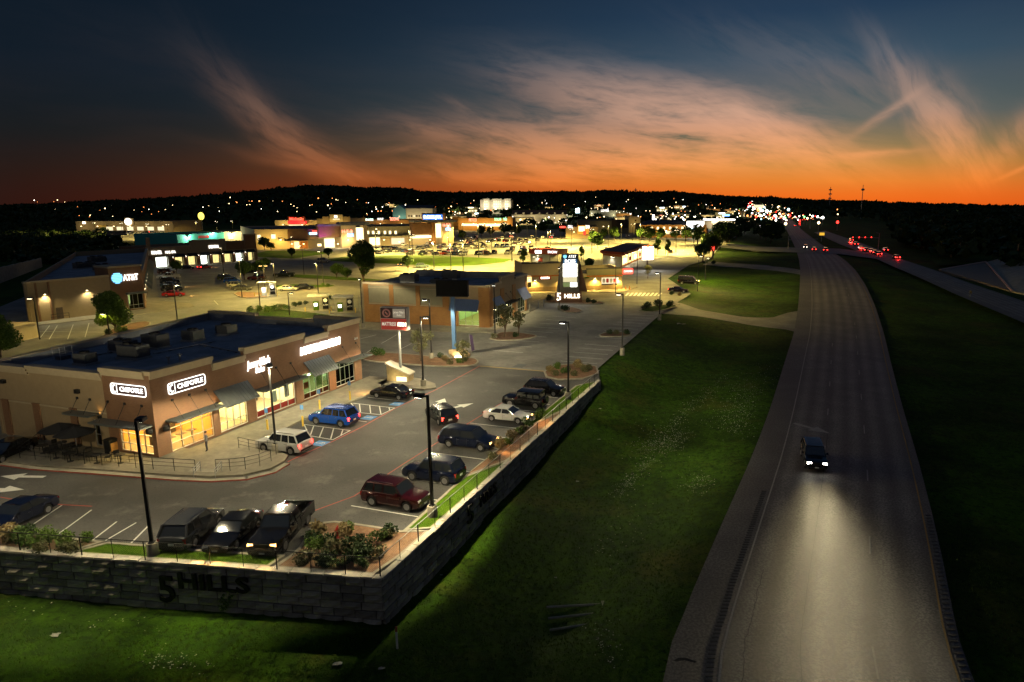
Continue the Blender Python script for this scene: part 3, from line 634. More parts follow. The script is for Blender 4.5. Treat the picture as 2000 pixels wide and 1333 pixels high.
# pavement round the corner restaurant
cs = [(-50, 892), (8, 905), (60, 912), (200, 921), (340, 931), (410, 934), (475, 931), (528, 919), (556, 904), (563, 893), (545, 884), (505, 868), (592, 822), (688, 787), (716, 773), (735, 762), (768, 742)]
inner = [Vector((-24.6, 81.5, 0)), Vector((-33, 56, 0)), Vector((-60, 66, 0))]
slab('pavement', [P(*q) for q in cs] + inner, .15)
outer = [(-50, 900), (4, 911), (60, 919), (200, 929), (340, 940), (412, 943), (482, 939), (538, 925), (566, 908)]
k_ = MB()
for a, b in zip(outer, outer[1:]):
    for (z0, z1, off) in ((0, .10, 0),):
        pa, pb = P(*a), P(*b); d = (pb - pa).normalized(); nrm = Vector((-d.y, d.x, 0))
        k_.add([pa, pb, pb + nrm * .5, pa + nrm * .5] + [q + Vector((0, 0, .10)) for q in (pa, pb, pb + nrm * .5, pa + nrm * .5)], [(4, 5, 6, 7), (0, 1, 5, 4), (1, 2, 6, 5), (3, 0, 4, 7), (2, 3, 7, 6)])
struct(k_.build('kerb', 'kerb_concrete'))
k_ = MB()
for a, b in zip(outer, outer[1:]):
    pa, pb = P(*a), P(*b); d = (pb - pa).normalized(); nrm = Vector((-d.y, d.x, 0)) * -.006
    k_.add([pa + nrm, pb + nrm, pb + nrm + Vector((0, 0, .102)), pa + nrm + Vector((0, 0, .102))], [(0, 1, 2, 3)])
k_.build('red_kerb_face', 'red_paint', site)
st = P(400, 921)
for q in range(2): 
    o = MB().box(-1.1, 1.1, -.35, .35, 0, .15 - .0 - q * .06).build('step', 'kerb_concrete', site); o.location = (st.x + .02, st.y - .25 - q * .33, .012)
slab('pavement', pp((735, 752), (772, 737), (820, 742), (850, 752), (852, 760), (828, 763), (760, 758)), .15)
slab('pavement', pp((700, 645), (958, 652), (1048, 604), (1030, 596), (955, 640), (705, 628)), .12)
slab('pavement', pp((1020, 576), (1218, 572), (1246, 562), (1232, 555), (1210, 560), (1020, 562)), .12)
slab('pavement', pp((50, 640), (285, 614), (380, 600), (372, 594), (312, 590), (300, 527), (292, 526), (284, 606), (56, 634)), .12)
slab('pavement', pp((292, 529), (520, 512), (520, 507), (292, 524)), .12)
# ---- grass tufts and wild flowers
def tufts(name, pts, size, matn, blades=4, flat=.5):
    g = np.random.default_rng(5); n = len(pts); V = np.zeros((n * blades * 3, 3)); pts = np.repeat(np.array(pts), blades, 0); m = len(pts)
    a = g.uniform(0, 6.283, m); s = size * g.uniform(.5, 1.4, m); ln = g.uniform(.2, 1., m) * flat
    off = g.normal(0, .06, (m, 2)); bx, by = pts[:, 0] + off[:, 0], pts[:, 1] + off[:, 1]
    wx, wy = -np.sin(a) * s * .13, np.cos(a) * s * .13
    V[0::3] = np.stack([bx + wx, by + wy, pts[:, 2] - .02], 1); V[1::3] = np.stack([bx - wx, by - wy, pts[:, 2] - .02], 1)
    V[2::3] = np.stack([bx + np.cos(a) * ln * s, by + np.sin(a) * ln * s, pts[:, 2] + s], 1)
    return struct(fastmesh(name, V, np.arange(m * 3).reshape(-1, 3), matn), 'stuff')
leafmat('blade_a', (.022, .070, .003), (.052, .125, .005)); leafmat('blade_b', (.046, .078, .005), (.075, .115, .010)); mat('petal', (.34, .32, .27), (.50, .47, .40), rough=.8)
ga, gb, gl = [], [], []
for _ in range(95000):
    y = 20 + 100 * rnd.random() ** 1.6; x = rnd.uniform(-1.15, .95) * y
    if x > RL(y) - .1 and x < RR(y) + .1: continue
    if x <= WC.x and y > wfront(x) - .6: continue
    if y > WC.y and x < EDGE(y) + .7: continue
    if x > RR(y) + 30: continue
    (ga if math.sin(x * .4) + math.sin(y * .3 + x * .2) + rnd.gauss(0, .8) > -.2 else gb).append((x, y, TZ(x, y)))
tufts('wild_grass', ga, .105, 'blade_a', 5, .8); tufts('dry_grass', gb, .11, 'blade_b', 5, .8)
for b in (lawn_bed, side_strip, side_strip3):
    vs = [v.co for v in b.data.vertices]; xs = [v.x for v in vs]; yy = [v.y for v in vs]
    for _ in range(5000):
        x, y = rnd.uniform(min(xs), max(xs)), rnd.uniform(min(yy), max(yy)); ins = False
        for i in range(len(vs)):
            p, q = vs[i], vs[i - 1]
            if (p.y > y) != (q.y > y) and x < (q.x - p.x) * (y - p.y) / (q.y - p.y) + p.x: ins = not ins
        if ins: gl.append((x, y, .12))
leafmat('blade_lawn', (.05, .115, .008), (.085, .15, .016)); tufts('lawn_grass', gl, .07, 'blade_lawn', 3)
fl = []
for (x0, y0, x1, y1, n, sp) in ((1420, 735, 1250, 890, 500, 10), (1340, 850, 1290, 880, 320, 12), (1270, 900, 1200, 975, 260, 9), (1460, 760, 1440, 850, 360, 16), (1500, 720, 1400, 830, 420, 22), (1375, 935, 1350, 960, 160, 14), (1290, 830, 1260, 920, 160, 30),
                                (300, 1290, 400, 1310, 70, 22), (1180, 1220, 1200, 1300, 60, 20), (20, 1190, 300, 1230, 40, 20), (1240, 1000, 1180, 1100, 70, 30)):
    for _ in range(n):
        t = rnd.random(); q = PT(x0 + (x1 - x0) * t + rnd.gauss(0, sp), y0 + (y1 - y0) * t + rnd.gauss(0, sp * .6))
        if q.x < RL(q.y) - .3: fl.append((q.x, q.y, q.z + .16))
mb = MB()
for p in fl:
    a, s = rnd.uniform(0, 3), rnd.uniform(.02, .055); mb.add([(p[0] + s * math.cos(a + k * 1.57), p[1] + s * math.sin(a + k * 1.57), p[2] + rnd.uniform(-.02, .03)) for k in range(4)], [(0, 1, 2, 3)])
struct(mb.build('wild_flowers', 'petal'), 'stuff')
# ------------------------------------------------------------------ buildings
class Face:
    """one upright wall plane of a building: x along the wall from A to B, -y outwards, z up; parts are children of the building"""
    def __init__(s, bld, A, B, zb=0.):
        s.b = bld; A, B = Vector((A[0], A[1], 0)), Vector((B[0], B[1], 0)); s.A = A; d = B - A; s.L = d.length; s.e = d.normalized(); s.zb = zb
        s.W = Matrix.Translation(A) @ Matrix.Rotation(math.atan2(d.y, d.x), 4, 'Z')
        s.M = (Matrix.Translation(bld.location) @ Matrix.Rotation(bld.rotation_euler.z, 4, 'Z')).inverted() @ s.W
    def put(s, o): o.parent = s.b if o.parent is None else o.parent; o.matrix_local = s.M; return o
    def box(s, name, m, x0, x1, z0, z1, out=.1, inn=.05, smooth=False, par=None):
        o = MB().box(x0, x1, -out, inn, z0, z1).build(name, m)
        if par is not None: o.parent = par; return o
        return s.put(o)
    def px(s, x, y, out=0.):                # wall coordinates of what is seen at x, y
        d = ray(x, y); n = Vector((s.e.y, -s.e.x, 0)); c = Vector((0, 0, CAM_H)); t = (s.A + n * out - c).dot(n) / d.dot(n); p = c + d * t
        return (p - s.A).dot(s.e), p.z
    def rect(s, name, m, x0, y0, x1, y1, out=.1, inn=.05, par=None):
        (a, za), (b, zb) = s.px(x0, (y0 + y1) / 2, out), s.px(x1, (y0 + y1) / 2, out); zt = s.px((x0 + x1) / 2, y0, out)[1]; z0 = s.px((x0 + x1) / 2, y1, out)[1]
        return s.box(name, m, min(a, b), max(a, b), z0, zt, out, inn, par=par)
    def text(s, name, t, m, x, z, size, out=.15, **k):
        o = text_mesh(name, t, size, m, None, face_front(x, -out, z), **k); return s.put(o)
    def tpx(s, name, t, m, x0, y0, x1, y1, out=.15, **k):   # lettering that fills the patch seen at x0..x1, y0..y1
        (a, _), (b, _) = s.px(x0, (y0 + y1) / 2, out), s.px(x1, (y0 + y1) / 2, out); zt = s.px((x0 + x1) / 2, y0, out)[1]; zb = s.px((x0 + x1) / 2, y1, out)[1]
        h = zt - zb; o = text_mesh(name, t, h * 1.35, m, None, Matrix.Identity(4), depth=.12, bold=k.pop('bold', .02 * h), **k)
        xs = [v.co.x for v in o.data.vertices]; wd = max(xs) - min(xs); f = abs(b - a) / max(wd, .1); c0 = (max(xs) + min(xs)) / 2
        o.data.transform(face_front((a + b) / 2, -out, (zt + zb) / 2) @ Matrix.Diagonal((f, 1, 1, 1)) @ Matrix.Translation((-c0, 0, 0))); return s.put(o)
def front_glass(face, a, b, z0, z1, cols, rails=(), glass='glass', frame='aluminium', y=.12):
    """a glazed bay: frame with one pane for each light"""
    fr = MB(); t = .05
    for i in range(cols + 1):
        x = a + (b - a) * i / cols; fr.box(max(a, x - t / 2), min(b, x + t / 2) if i else a + t, y - .05, y + .05, z0, z1)
    for z in (z0 + .03,) + tuple(rails) + (z1 - .03,): fr.box(a + t + .003, b - .003, y - .045, y + .045, z - .03, z + .03)
    w_ = face.put(fr.build('window', frame)); zs = [z0 + .06] + [q for q in rails] + [z1 - .06]
    for i in range(cols):
        x0_, x1_ = a + (b - a) * i / cols + .03, a + (b - a) * (i + 1) / cols - .03
        for q, r in zip(zs, zs[1:]): MB().box(x0_, x1_, y - .006, y + .006, q + .03, r - .03).build('pane', glass, w_)
    return w_
def awning(face, a, b, zt, zb, out, m='awning_metal', ribs=True):
    mb = MB().add([(a, -.02, zt), (b, -.02, zt), (b, -out, zb), (a, -out, zb), (a, -.02, zt - .08), (b, -.02, zt - .08), (b, -out, zb - .08), (a, -out, zb - .08)],
                  [(3, 2, 1, 0), (4, 5, 6, 7), (0, 1, 5, 4), (1, 2, 6, 5), (2, 3, 7, 6), (3, 0, 4, 7)])
    n = int((b - a) / .4)
    for i in range(n + 1):
        x = a + .03 + (b - a - .06) * i / n; mb.add([(x - .02, -.03, zt + .05), (x + .02, -.03, zt + .05), (x + .02, -out, zb + .05), (x - .02, -out, zb + .05), (x - .02, -.03, zt - .02), (x + .02, -.03, zt - .02), (x + .02, -out, zb - .02), (x - .02, -out, zb - .02)],
            [(3, 2, 1, 0), (0, 1, 5, 4), (2, 3, 7, 6), (1, 2, 6, 5), (3, 0, 4, 7)])
    return face.put(mb.build('awning', m))
def canopy(face, a, b, z, out, m='awning_metal', rods=2, rz=1.7):
    c = face.put(MB().box(a, b, -out, -.01, z, z + .16).build('canopy', m)); 
    for i in range(rods):
        x = a + (b - a) * (i + .5) / rods; r = MB().tube((x, -.04, z + rz), (x, -out * .8, z + .14), .022, n=5); r.box(x - .1, x + .1, -.09, -.003, z + rz - .1, z + rz + .1); r.build('tie_rod', 'black_metal', c)
    return c
def wall_lamp(face, x, z, power=120, color=(1, .78, .4), lens='lens_warm', out=.22, kind='SPOT', vis=True, size=140):
    h = face.put(MB().box(x - .16, x + .16, -out, -.004, z, z + .22).build('wall_lamp', 'black_metal')); MB().box(x - .13, x + .13, -out + .02, -.03, z - .03, z - .002).build('lens', lens, h)
    lamp(h, kind, (x, -out - .12, z - .12), power, color, .08, size, .8, (0, -.35, -1)); return h
def room(bld, x0, x1, y0, y1, z0, z1, wallm, power, color, tubes=3, left=True):
    mb = MB().box(x0, x1, y1, y1 + .1, z0, z1); left and mb.box(x0 - .1, x0, y0, y1 + .1, z0, z1); mb.box(x1, x1 + .1, y0, y1 + .1, z0, z1); mb.build('interior_wall', wallm, bld)
    MB().box(x0, x1, y0, y1, z1, z1 + .1).build('ceiling', 'white_paint', bld); MB().box(x0, x1, y0, y1, z0 - .1, z0 + .01).build('interior_floor', 'interior_floor', bld)
    for i in range(tubes):
        y = y0 + (y1 - y0) * (i + .5) / tubes; f = MB().box(x0 + .4, x1 - .4, y - .08, y + .08, z1 - .12, z1 - .02).build('ceiling_light', 'tube_' + wallm, bld)
    lamp(bld, 'AREA', ((x0 + x1) / 2, (y0 + y1) / 2, z1 - .2), power, color, (x1 - x0 - .6, y1 - y0 - .6), aim=(0, 0, -1), name='room_light')
mat('interior_floor', (.25, .17, .10), (.32, .22, .13), rough=.5, scale=4); mat('interior_orange', (.62, .30, .07), (.72, .38, .10), rough=.7); mat('interior_cream', (.7, .62, .42), (.75, .68, .5), rough=.8); mat('interior_green', (.50, .60, .48), (.58, .66, .55), rough=.8)
glow('tube_interior_orange', (1, .72, .35), 9); glow('tube_interior_cream', (1, .9, .6), 9); glow('tube_interior_green', (.9, 1, .8), 6)
mat('poster_red', (.5, .03, .03), (.6, .05, .04)); mat('poster_white', (.7, .7, .68)); mat('dark_stuff', (.05, .035, .025), (.10, .07, .05), scale=2)

# ---- the corner restaurant row
C0 = Vector((-34.4, 53.9, 0)); DEP = 19.0; LEN = 28.3
rest = thing('shop_row', 'brown brick shop row with stepped parapets, flat roof and lit storefronts at the corner', 'building', C0, SANG)
fF = Face(rest, C0, C0 + SU * LEN); fS = Face(rest, C0 - SV * DEP, C0)
topF = [(0, 6.3, 7.5), (6.3, 10.1, 6.8), (10.1, 18.5, 7.5), (18.5, 22.4, 6.95), (22.4, 28.3, 7.6)]
opF = [(1.35, 5.9, .15, 2.75), (6.6, 10.0, .15, 3.05), (11.1, 16.7, .15, 2.9), (17.9, 22.2, .15, 3.0), (23.4, 26.9, .15, 2.9)]
wall_cols(MB(), 0, LEN, 0, .35, topF, opF).build('front_wall', 'brick', rest)
topS = [(0, 5.4, 7.5), (5.4, 14.4, 7.0), (14.4, DEP, 6.8)]
wall_cols(MB(), .35, 5.4, 0, .35, topS, [(.5, 4.2, .3, 2.7)], 'y').build('corner_wall', 'brick', rest)
wall_cols(MB(), 5.4, DEP, .04, .35, topS, [(6.45, 7.2, .4, 2.75)], 'y').build('side_wall', 'stucco', rest)
q = MB()
for y0 in (8.95, 13.6, 17.65): q = MB().box(-.1, .03, y0, y0 + .8, 0, 3.45); q.box(-.14, .03, y0 - .03, y0 + .83, 3.453, 3.55); q.build('brick_pier', 'brick', rest)
for a, b in ((5.45, 8.9), (9.8, 13.55), (14.45, 17.6)): MB().box(-.03, .035, a, b, 3.38, 3.5).build('band_course', 'cornice', rest)
mb = MB(); mb.prism([(0, DEP), (LEN, DEP + 4), (LEN, DEP + 4.3), (0, DEP + .3)], 0, 6.85); mb.build('back_wall', 'stucco', rest)
wall_cols(MB(), .35, DEP + 4, LEN - .35, LEN, [(0, 6.2, 7.6), (6.2, 15.2, 7.0), (15.2, 30, 7.35)], [], 'y').build('end_wall', 'brick', rest)
MB().prism([(.3, .3), (LEN - .3, .3), (LEN - .3, DEP + 4), (.3, DEP)], 6.0, 6.15).build('roof', 'roof_membrane', rest)
q = MB()
for a, b, h in topF: q.box(a + .02, b - .02, .36, .39, 6.15, h - .02)
for a, b, h in topS: q.box(.36, .39, max(a, .4), b - .01, 6.15, h - .02)
q.prism([(.4, DEP - .04), (LEN - .4, DEP + 3.9), (LEN - .4, DEP + 3.94), (.4, DEP)], 6.15, 6.83)
for a, b, h in [(0.4, 6.2, 7.6), (6.2, 15.2, 7.0), (15.2, DEP + 3.9, 7.35)]: q.box(LEN - .39, LEN - .36, a, b, 6.15, h - .02)
q.build('parapet_lining', 'roof_membrane', rest)
def cornice_seg(a, b, h, side):
    mb = MB()
    if side == 'F': mb.box(a - .02, b + .02, -.12, -.003, h - .62, h - .3); mb.box(a - .06, b + .06, -.24, .5, h - .297, h + .04)
    elif side == 'S': mb.box(-.12, -.003, a, b, h - .62, h - .3); mb.box(-.24, .5, a - .04, b + .04, h - .297, h + .04)
    elif side == 'E': mb.box(LEN - .5, LEN + .2, a, b, h - .25, h + .05)
    mb.build('cornice', 'cornice', rest)
for a, b, h in topF: cornice_seg(a, b, h, 'F')
for a, b, h in topS: cornice_seg(max(a, .52), b, h - .004, 'S')
for a, b, h in [(0.55, 6.2, 7.55), (6.2, 15.2, 7.0), (15.2, DEP + 3.9, 7.35)]: cornice_seg(a, b, h, 'E')
MB().prism([(-.1, DEP - .1), (LEN, DEP + 3.9), (LEN, DEP + 4.4), (-.1, DEP + .4)], 6.86, 7.0).build('cornice', 'cornice', rest)
mb = MB().box(LEN - .04, LEN + .06, 0, .45, 0, 7.0)
room(rest, .4, 6.1, .45, 6.2, .15, 3.3, 'interior_orange', 1500, (1, .62, .20), left=False); room(rest, 6.45, 10.4, .45, 5.2, .15, 3.3, 'interior_cream', 1000, (1, .78, .36)); room(rest, 10.9, 17.2, .45, 6, .15, 3.3, 'interior_cream', 1200, (1, .85, .52)); room(rest, 17.6, 27.8, .45, 7, .15, 3.3, 'interior_green', 700, (.88, 1, .72))
front_glass(fF, 1.4, 5.85, .15, 2.75, 4, (.9, 2.2)); front_glass(fF, 6.65, 9.95, .15, 3.05, 4, (.95,)); front_glass(fF, 11.15, 16.65, .15, 2.9, 5, (.85,)); front_glass(fF, 17.95, 22.15, .15, 3.0, 4, (.8,), 'glass_green'); front_glass(fF, 23.45, 26.85, .15, 2.9, 4, (.7, 2.3), 'glass_green')
front_glass(fS, DEP - 4.15, DEP - .55, .3, 2.7, 4, (1.0, 1.9)); front_glass(fS, DEP - 7.15, DEP - 6.5, .4, 2.75, 1, (1.4,))
for x0, x1, z0, z1, y, m in ((1.8, 2.6, .15, 1.3, 2.4, 'dark_stuff'), (3.6, 5.6, .15, 1.1, 4.4, 'dark_stuff'), (.8, 3.2, 1.6, 1.75, 5.8, 'dark_stuff'), (11.6, 13.2, .15, 1.15, 3.6, 'poster_red'), (13.6, 16.3, .15, 1.2, 4.8, 'dark_stuff'), (7, 9.6, .15, .95, 3.2, 'dark_stuff'), (18.5, 20.3, .15, .75, 3, 'poster_white'), (21, 23, .15, .75, 4.2, 'poster_white'), (24.5, 26.3, .15, .75, 3.4, 'poster_white')):
    MB().box(x0, x1, y, y + .7, z0, z1).build('counter', m, rest)
for x in (1.1, 2.2, 3.3, 4.4): q = MB().box(x, x + .65, 1.2, 1.8, .88, .93); q.tube((x + .32, 1.5, .16), (x + .32, 1.5, .88), .04); q.build('table', 'dark_stuff', rest); MB().tube((x + .3, 3, 3.25), (x + .3, 3, 2.6), .012).lathe([(.02, .2), (.17, 0)], 8, (x + .3, 3, 2.4)).build('pendant', 'tube_interior_orange', rest)
for x0, x1, z0, z1, m in ((13.5, 14.1, 1.1, 2.3, 'poster_white'), (15.2, 15.9, 1.2, 2.5, 'poster_white'), (11.2, 16.6, .25, .75, 'poster_red'), (20.2, 21.3, 1.1, 2.6, 'poster_white'), (18.0, 22.1, .22, .7, 'poster_red'), (23.5, 24.2, .9, 2.6, 'poster_red'), (26.0, 26.8, .9, 2.6, 'poster_red'), (18.2, 18.9, 1.3, 2.0, 'poster_red')): fF.put(MB().box(x0, x1, .16, .18, z0, z1).build('window_poster', m))
canopy(fF, 1.0, 6.2, 2.95, 1.35, rods=3); canopy(fF, 11.0, 17.3, 2.98, 1.35, rods=3); canopy(fF, 23.6, 28.7, 2.98, 1.4, rods=2)
canopy(fS, DEP - 6.0, DEP - .2, 2.85, 1.3, rods=3); canopy(fS, DEP - 9.4, DEP - 6.35, 3.25, 1.0, rods=2, rz=1.3)
awning(fF, 6.15, 10.25, 4.3, 2.85, 1.35); awning(fF, 18.2, 22.4, 4.3, 2.85, 1.35)
def burrito_sign(face, x0, x1, z0, z1):
    fr = MB(); w_ = .075; r = .22
    def rr(a, b, c, d):
        pts = []
        for cx, cz, s in ((b - r, d - r, 0), (a + r, d - r, 90), (a + r, c + r, 180), (b - r, c + r, 270)):
            pts += [(cx + r * math.cos(R(s + k)), -.16, cz + r * math.sin(R(s + k))) for k in (0, 30, 60, 90)]
        return pts + pts[:1]
    fr.path(rr(x0, x1, z0, z1), w_ * .6, 5); s = face.put(fr.build('sign_outline', 'sign_white'))
    face.box('sign_panel', 'poster_dark', x0 + .05, x1 - .05, z0 + .05, z1 - .05, .10, -.004)
    h = z1 - z0; face.text('lettering', 'CHIPOTLE', 'sign_white', x0 + (x1 - x0) * .585, (z0 + z1) / 2, h * .62, .17, bold=.008, sx=1.0 * (x1 - x0) / 3.9)
    e = MB(); c = (x0 + .38, (z0 + z1) / 2)                     # pepper emblem
    for k in range(9): a = R(70 + k * 26); e.tube((c[0] + .2 * math.cos(a), -.16, c[1] + .30 * math.sin(a)), (c[0] + .2 * math.cos(a + R(26)), -.16, c[1] + .30 * math.sin(a + R(26))), .055, n=5)
    e.tube((c[0] + .28, -.16, z0 + .1), (c[0] + .28, -.16, z1 - .1), .03, n=5); face.put(e.build('pepper_emblem', 'sign_white'))
    0 and lamp(face.b, 'AREA', face.M @ Vector(((x0 + x1) / 2, -.5, (z0 + z1) / 2)), 14, (1, .9, .75), (x1 - x0, h), aim=face.M.to_3x3() @ Vector((0, 1, 0)), name='sign_glow')
mat('poster_dark', (.05, .02, .015))
burrito_sign(fF, 1.5, 5.3, 5.2, 6.15); burrito_sign(fS, DEP - 4.25, DEP - .35, 5.4, 6.3)
fF.text('lettering', "Jersey Mike's", 'sign_white', 11.75, 5.75, 1.0, .18, bold=.045, sx=.56, shear=.2); fF.text('lettering', 'Subs', 'sign_white', 11.8, 5.02, .75, .18, bold=.04, sx=.85, shear=.2)
fF.text('lettering', 'MATTRESS FIRM', 'sign_white', 20.9, 5.55, 1.12, .22, bold=.05, sx=.83, depth=.2, shear=.15)
lamp(rest, 'AREA', (11.8, -1.1, 5.4), 12, (1, .93, .8), (3, .8), aim=(0, 1, 0), name='sign_glow'); lamp(rest, 'AREA', (20.9, -1.1, 5.5), 30, (1, .95, .82), (7, .9), aim=(0, 1, 0), name='sign_glow')
for f, x, z in ((fF, 6.32, 3.25), (fS, DEP - 6.15, 3.25)):                 # small up-lights
    h = f.put(MB().box(x - .12, x + .12, -.2, -.004, z - .3, z - .05).build('up_light', 'black_metal')); lamp(h, 'SPOT', (x, -.16, z + .05), 26, (1, .5, .12), .04, 85, .5, (0, .12, 1))
for x in (12, 14, 16, 18.5, 21.5, 24.5, 26.2): h = fF.put(MB().box(x - .12, x + .12, -.42, -.25, 2.86, 2.94).build('soffit_lamp', 'lens_warm')); lamp(h, 'SPOT', (x, -.4, 2.8), 34, (1, .86, .55), .06, 150, .6, (0, -.3, -1))
for f, x in ((fF, .75), (fS, DEP - .3)):
    f.put(MB().lathe([(.05, -.3), (.26, -.2), (.30, 0), (.24, .2), (.05, .28)], 12, (x, -.34, 2.55)).tube((x, -.34, 2.6), (x, -.003, 2.7), .03).build('lantern', 'black_metal', None, True))
for y0, z0 in ((8.2, 5.0), (17.5, 5.1)): MB().box(-.28, -.003, y0, y0 + .4, z0, z0 + .35).build('flood_lamp', 'black_metal', rest)
fF.text('number_plate', '2600', 'poster_white', 27.5, 5.2, .35, .05, depth=.03)
def rooftop_unit(p, sx, sy, sz, rz, fans, label):
    t = thing('rooftop_unit', label, 'hvac unit', p, rz, 'rooftop units on the corner shop row' if p.y < 95 else None)
    MB().box(-sx / 2 - .1, sx / 2 + .1, -sy / 2 - .1, sy / 2 + .1, 0, .2).build('roof_kerb', 'galvanised', t); b = MB().box(-sx / 2, sx / 2, -sy / 2, sy / 2, .203, sz).build('casing', 'hvac', t)
    for i in range(fans):
        x = -sx / 2 + sx * (i + .5) / fans; r = min(sy, sx / fans) * .36; q = MB().lathe([(r, sz), (r, sz + .16), (r * .9, sz + .16), (r * .9, sz + .03)], 14, (x, 0, 0))
        for k in range(5): a = R(k * 72); q.box(-.06, .06, 0, r * .88, sz + .06, sz + .08, M=Matrix.Translation((x, 0, 0)) @ Matrix.Rotation(a, 4, 'Z'))
        q.build('fan', 'black_metal', t)
    for k in range(5): z = .35 + k * (sz - .5) / 5; MB().box(-sx / 2 - .03, sx / 2 + .03, -sy / 2 - .03, -sy / 2 - .003, z, z + .04).build('louvre', 'black_metal', t)
    MB().box(sx / 2, sx / 2 + .45, -sy * .3, sy * .3, .4, sz * .75, .06).build('intake_hood', 'hvac', t); return t
for q, s, f, lb in (((168, 712), (1.6, 1.2, 1.1), 1, 'small dark rooftop unit nearest the left parapet of the corner roof'), ((262, 700), (2.6, 1.5, 1.35), 2, 'long rooftop unit in the cluster behind the restaurant corner'), ((242, 688), (2.4, 1.4, 1.2), 2, 'rooftop unit second deep in the cluster on the corner roof'),
                    ((305, 680), (2.2, 1.5, 1.5), 1, 'tall boxy rooftop unit at the far end of the corner roof cluster'), ((378, 666), (1.7, 1.5, 1.2), 1, 'lone square rooftop unit left of the far pair on the corner roof'), ((443, 654), (1.7, 1.5, 1.15), 1, 'lone square rooftop unit nearest the far end of the corner roof')):
    rooftop_unit(P(q[0], q[1], 6.15), *s, SANG + R(90), f, lb)
for q, lb in (((330, 712), 'short vent pipe with a cap nearest the stepped parapet'), ((352, 706), 'vent pipe right of the rooftop cluster'), ((212, 684), 'tall exhaust fan with round hood on the corner roof'), ((245, 676), 'thin vent pipe behind the rooftop cluster')):
    tag(MB().lathe([(.09, 0), (.09, .55), (.2, .6), (.2, .75), (.06, .85)], 10).build('roof_vent', 'galvanised', None, True, P(q[0], q[1], 6.15)), lb, 'vent', 'roof vents of the corner row')
for q0, q1, lb in (((300, 692), (420, 668), 'grey conduit running across the middle of the corner roof'), ((160, 700), (290, 676), 'grey conduit behind the rooftop cluster of the corner row'), ((380, 672), (470, 690), 'thin conduit from the lone rooftop unit to the front parapet')):
    a_, b_ = P(*q0, 6.2), P(*q1, 6.2); t_ = thing('roof_conduit', lb, 'pipe', a_); MB().tube((0, 0, .06), b_ - a_ + Vector((0, 0, .06)), .06).build('pipe', 'galvanised', t_)
    for k in range(6): c_ = (b_ - a_) * (k + .5) / 6; MB().box(c_.x - .12, c_.x + .12, c_.y - .12, c_.y + .12, -.045, .0).build('support_block', 'dark_stuff', t_)
lad = thing('roof_hatch_rail', 'galvanised roof hatch rail standing against the back parapet of the corner roof', 'railing', P(124, 702, 6.15), SANG)
for x in (-.6, .6):
    for y in (-.5, .5): MB().tube((x, y, 0), (x, y, 1.3), .03).build('post', 'galvanised', lad)
for z in (.65, 1.28): MB().path([(-.6, -.5, z), (.6, -.5, z), (.6, .5, z), (-.6, .5, z)], .025).build('rail', 'galvanised', lad)
MB().box(-.5, .5, -.4, .4, 0, .35).build('hatch', 'hvac', lad)

# ---- tan brick bank-like building with blue awnings
K = P(956, 642); kd = (P(1028, 608) - K); ka = math.atan2(kd.y, kd.x); KU = Vector((math.cos(ka), math.sin(ka), 0)); KN = Vector((-KU.y, KU.x, 0))
bank = thing('vacant_shop', 'tan brick single-storey shop with blue metal awnings behind the blank black pole sign', 'building', K, ka)
bF, bS = Face(bank, K, K + KU * 20.5), Face(bank, K + KN * 24, K)
topB = [(0, 5.9, 7.45), (5.9, 13.4, 8.35), (13.4, 20.5, 7.45)]; opB = [(2.0, 5.2, .3, 3.0), (7.6, 11.8, .12, 3.0), (15.0, 19.2, .3, 3.2)]
wall_cols(MB(), 0, 20.5, 0, .4, topB, opB).build('front_wall', 'stucco', bank); wall_cols(MB(), .4, 24, 0, .4, [(0, 25, 7.3)], [(1.9, 5.75, .3, 2.95)], 'y').build('side_wall', 'stucco', bank)
for f, segs in ((bS, ((0, 24 - 5.8, 0, 3.35), (24 - 5.75, 24 - 1.9, 3.0, 3.35), (24 - 1.87, 24, 0, 7.0), (0, .9, 3.353, 7.0), (5.1, 5.9, 3.353, 7.0), (10.3, 11.1, 3.353, 7.0), (15.4, 16.6, 3.353, 7.0))), (bF, ((0, 1.6, 0, 7.1), (5.6, 7.4, 0, 6.2), (12.0, 13.6, 0, 6.2), (19.5, 20.5, 0, 7.1)))):
    for a, b, z0, z1 in segs: f.box('brick_panel', 'brick_tan', a, b, z0, z1, .12, .03)
for a, b in ((.95, 5.05), (5.95, 10.25), (11.15, 15.35)):
    bS.box('recessed_panel', 'stucco_olive', a, b, 3.7, 6.7, .05, .02); bS.box('ledge', 'cornice', a - .02, b + .02, 3.45, 3.6, .16, .03); bS.box('ledge', 'cornice', a - .02, b + .02, 6.35, 6.45, .10, .03)
for a, b, h in topB: bF.box('cornice', 'cornice', a - .05, b + .05, h - .3, h + .05, .25, .5)
bS.box('cornice', 'cornice', -.1, 23.7, 7.05, 7.34, .2, .45)
MB().box(.3, 20.2, .3, 24, 6.2, 6.35).build('roof', 'roof_membrane', bank); q = MB().box(20.1, 20.5, .4, 24.4, 0, 7.3); q.box(0, 20.1, 24, 24.4, 0, 6.9); q.build('back_wall', 'stucco', bank)
q = MB().box(20.05, 20.09, .5, 23.9, 6.35, 7.7); q.box(.5, 20, 23.9, 23.95, 6.35, 6.88); q.box(.41, .45, .5, 23.8, 6.35, 7.25); q.build('parapet_lining', 'roof_membrane', bank)
room(bank, .5, 20, .5, 8, .15, 3.6, 'interior_green', 1800, (1, .95, .45), 2, left=False)
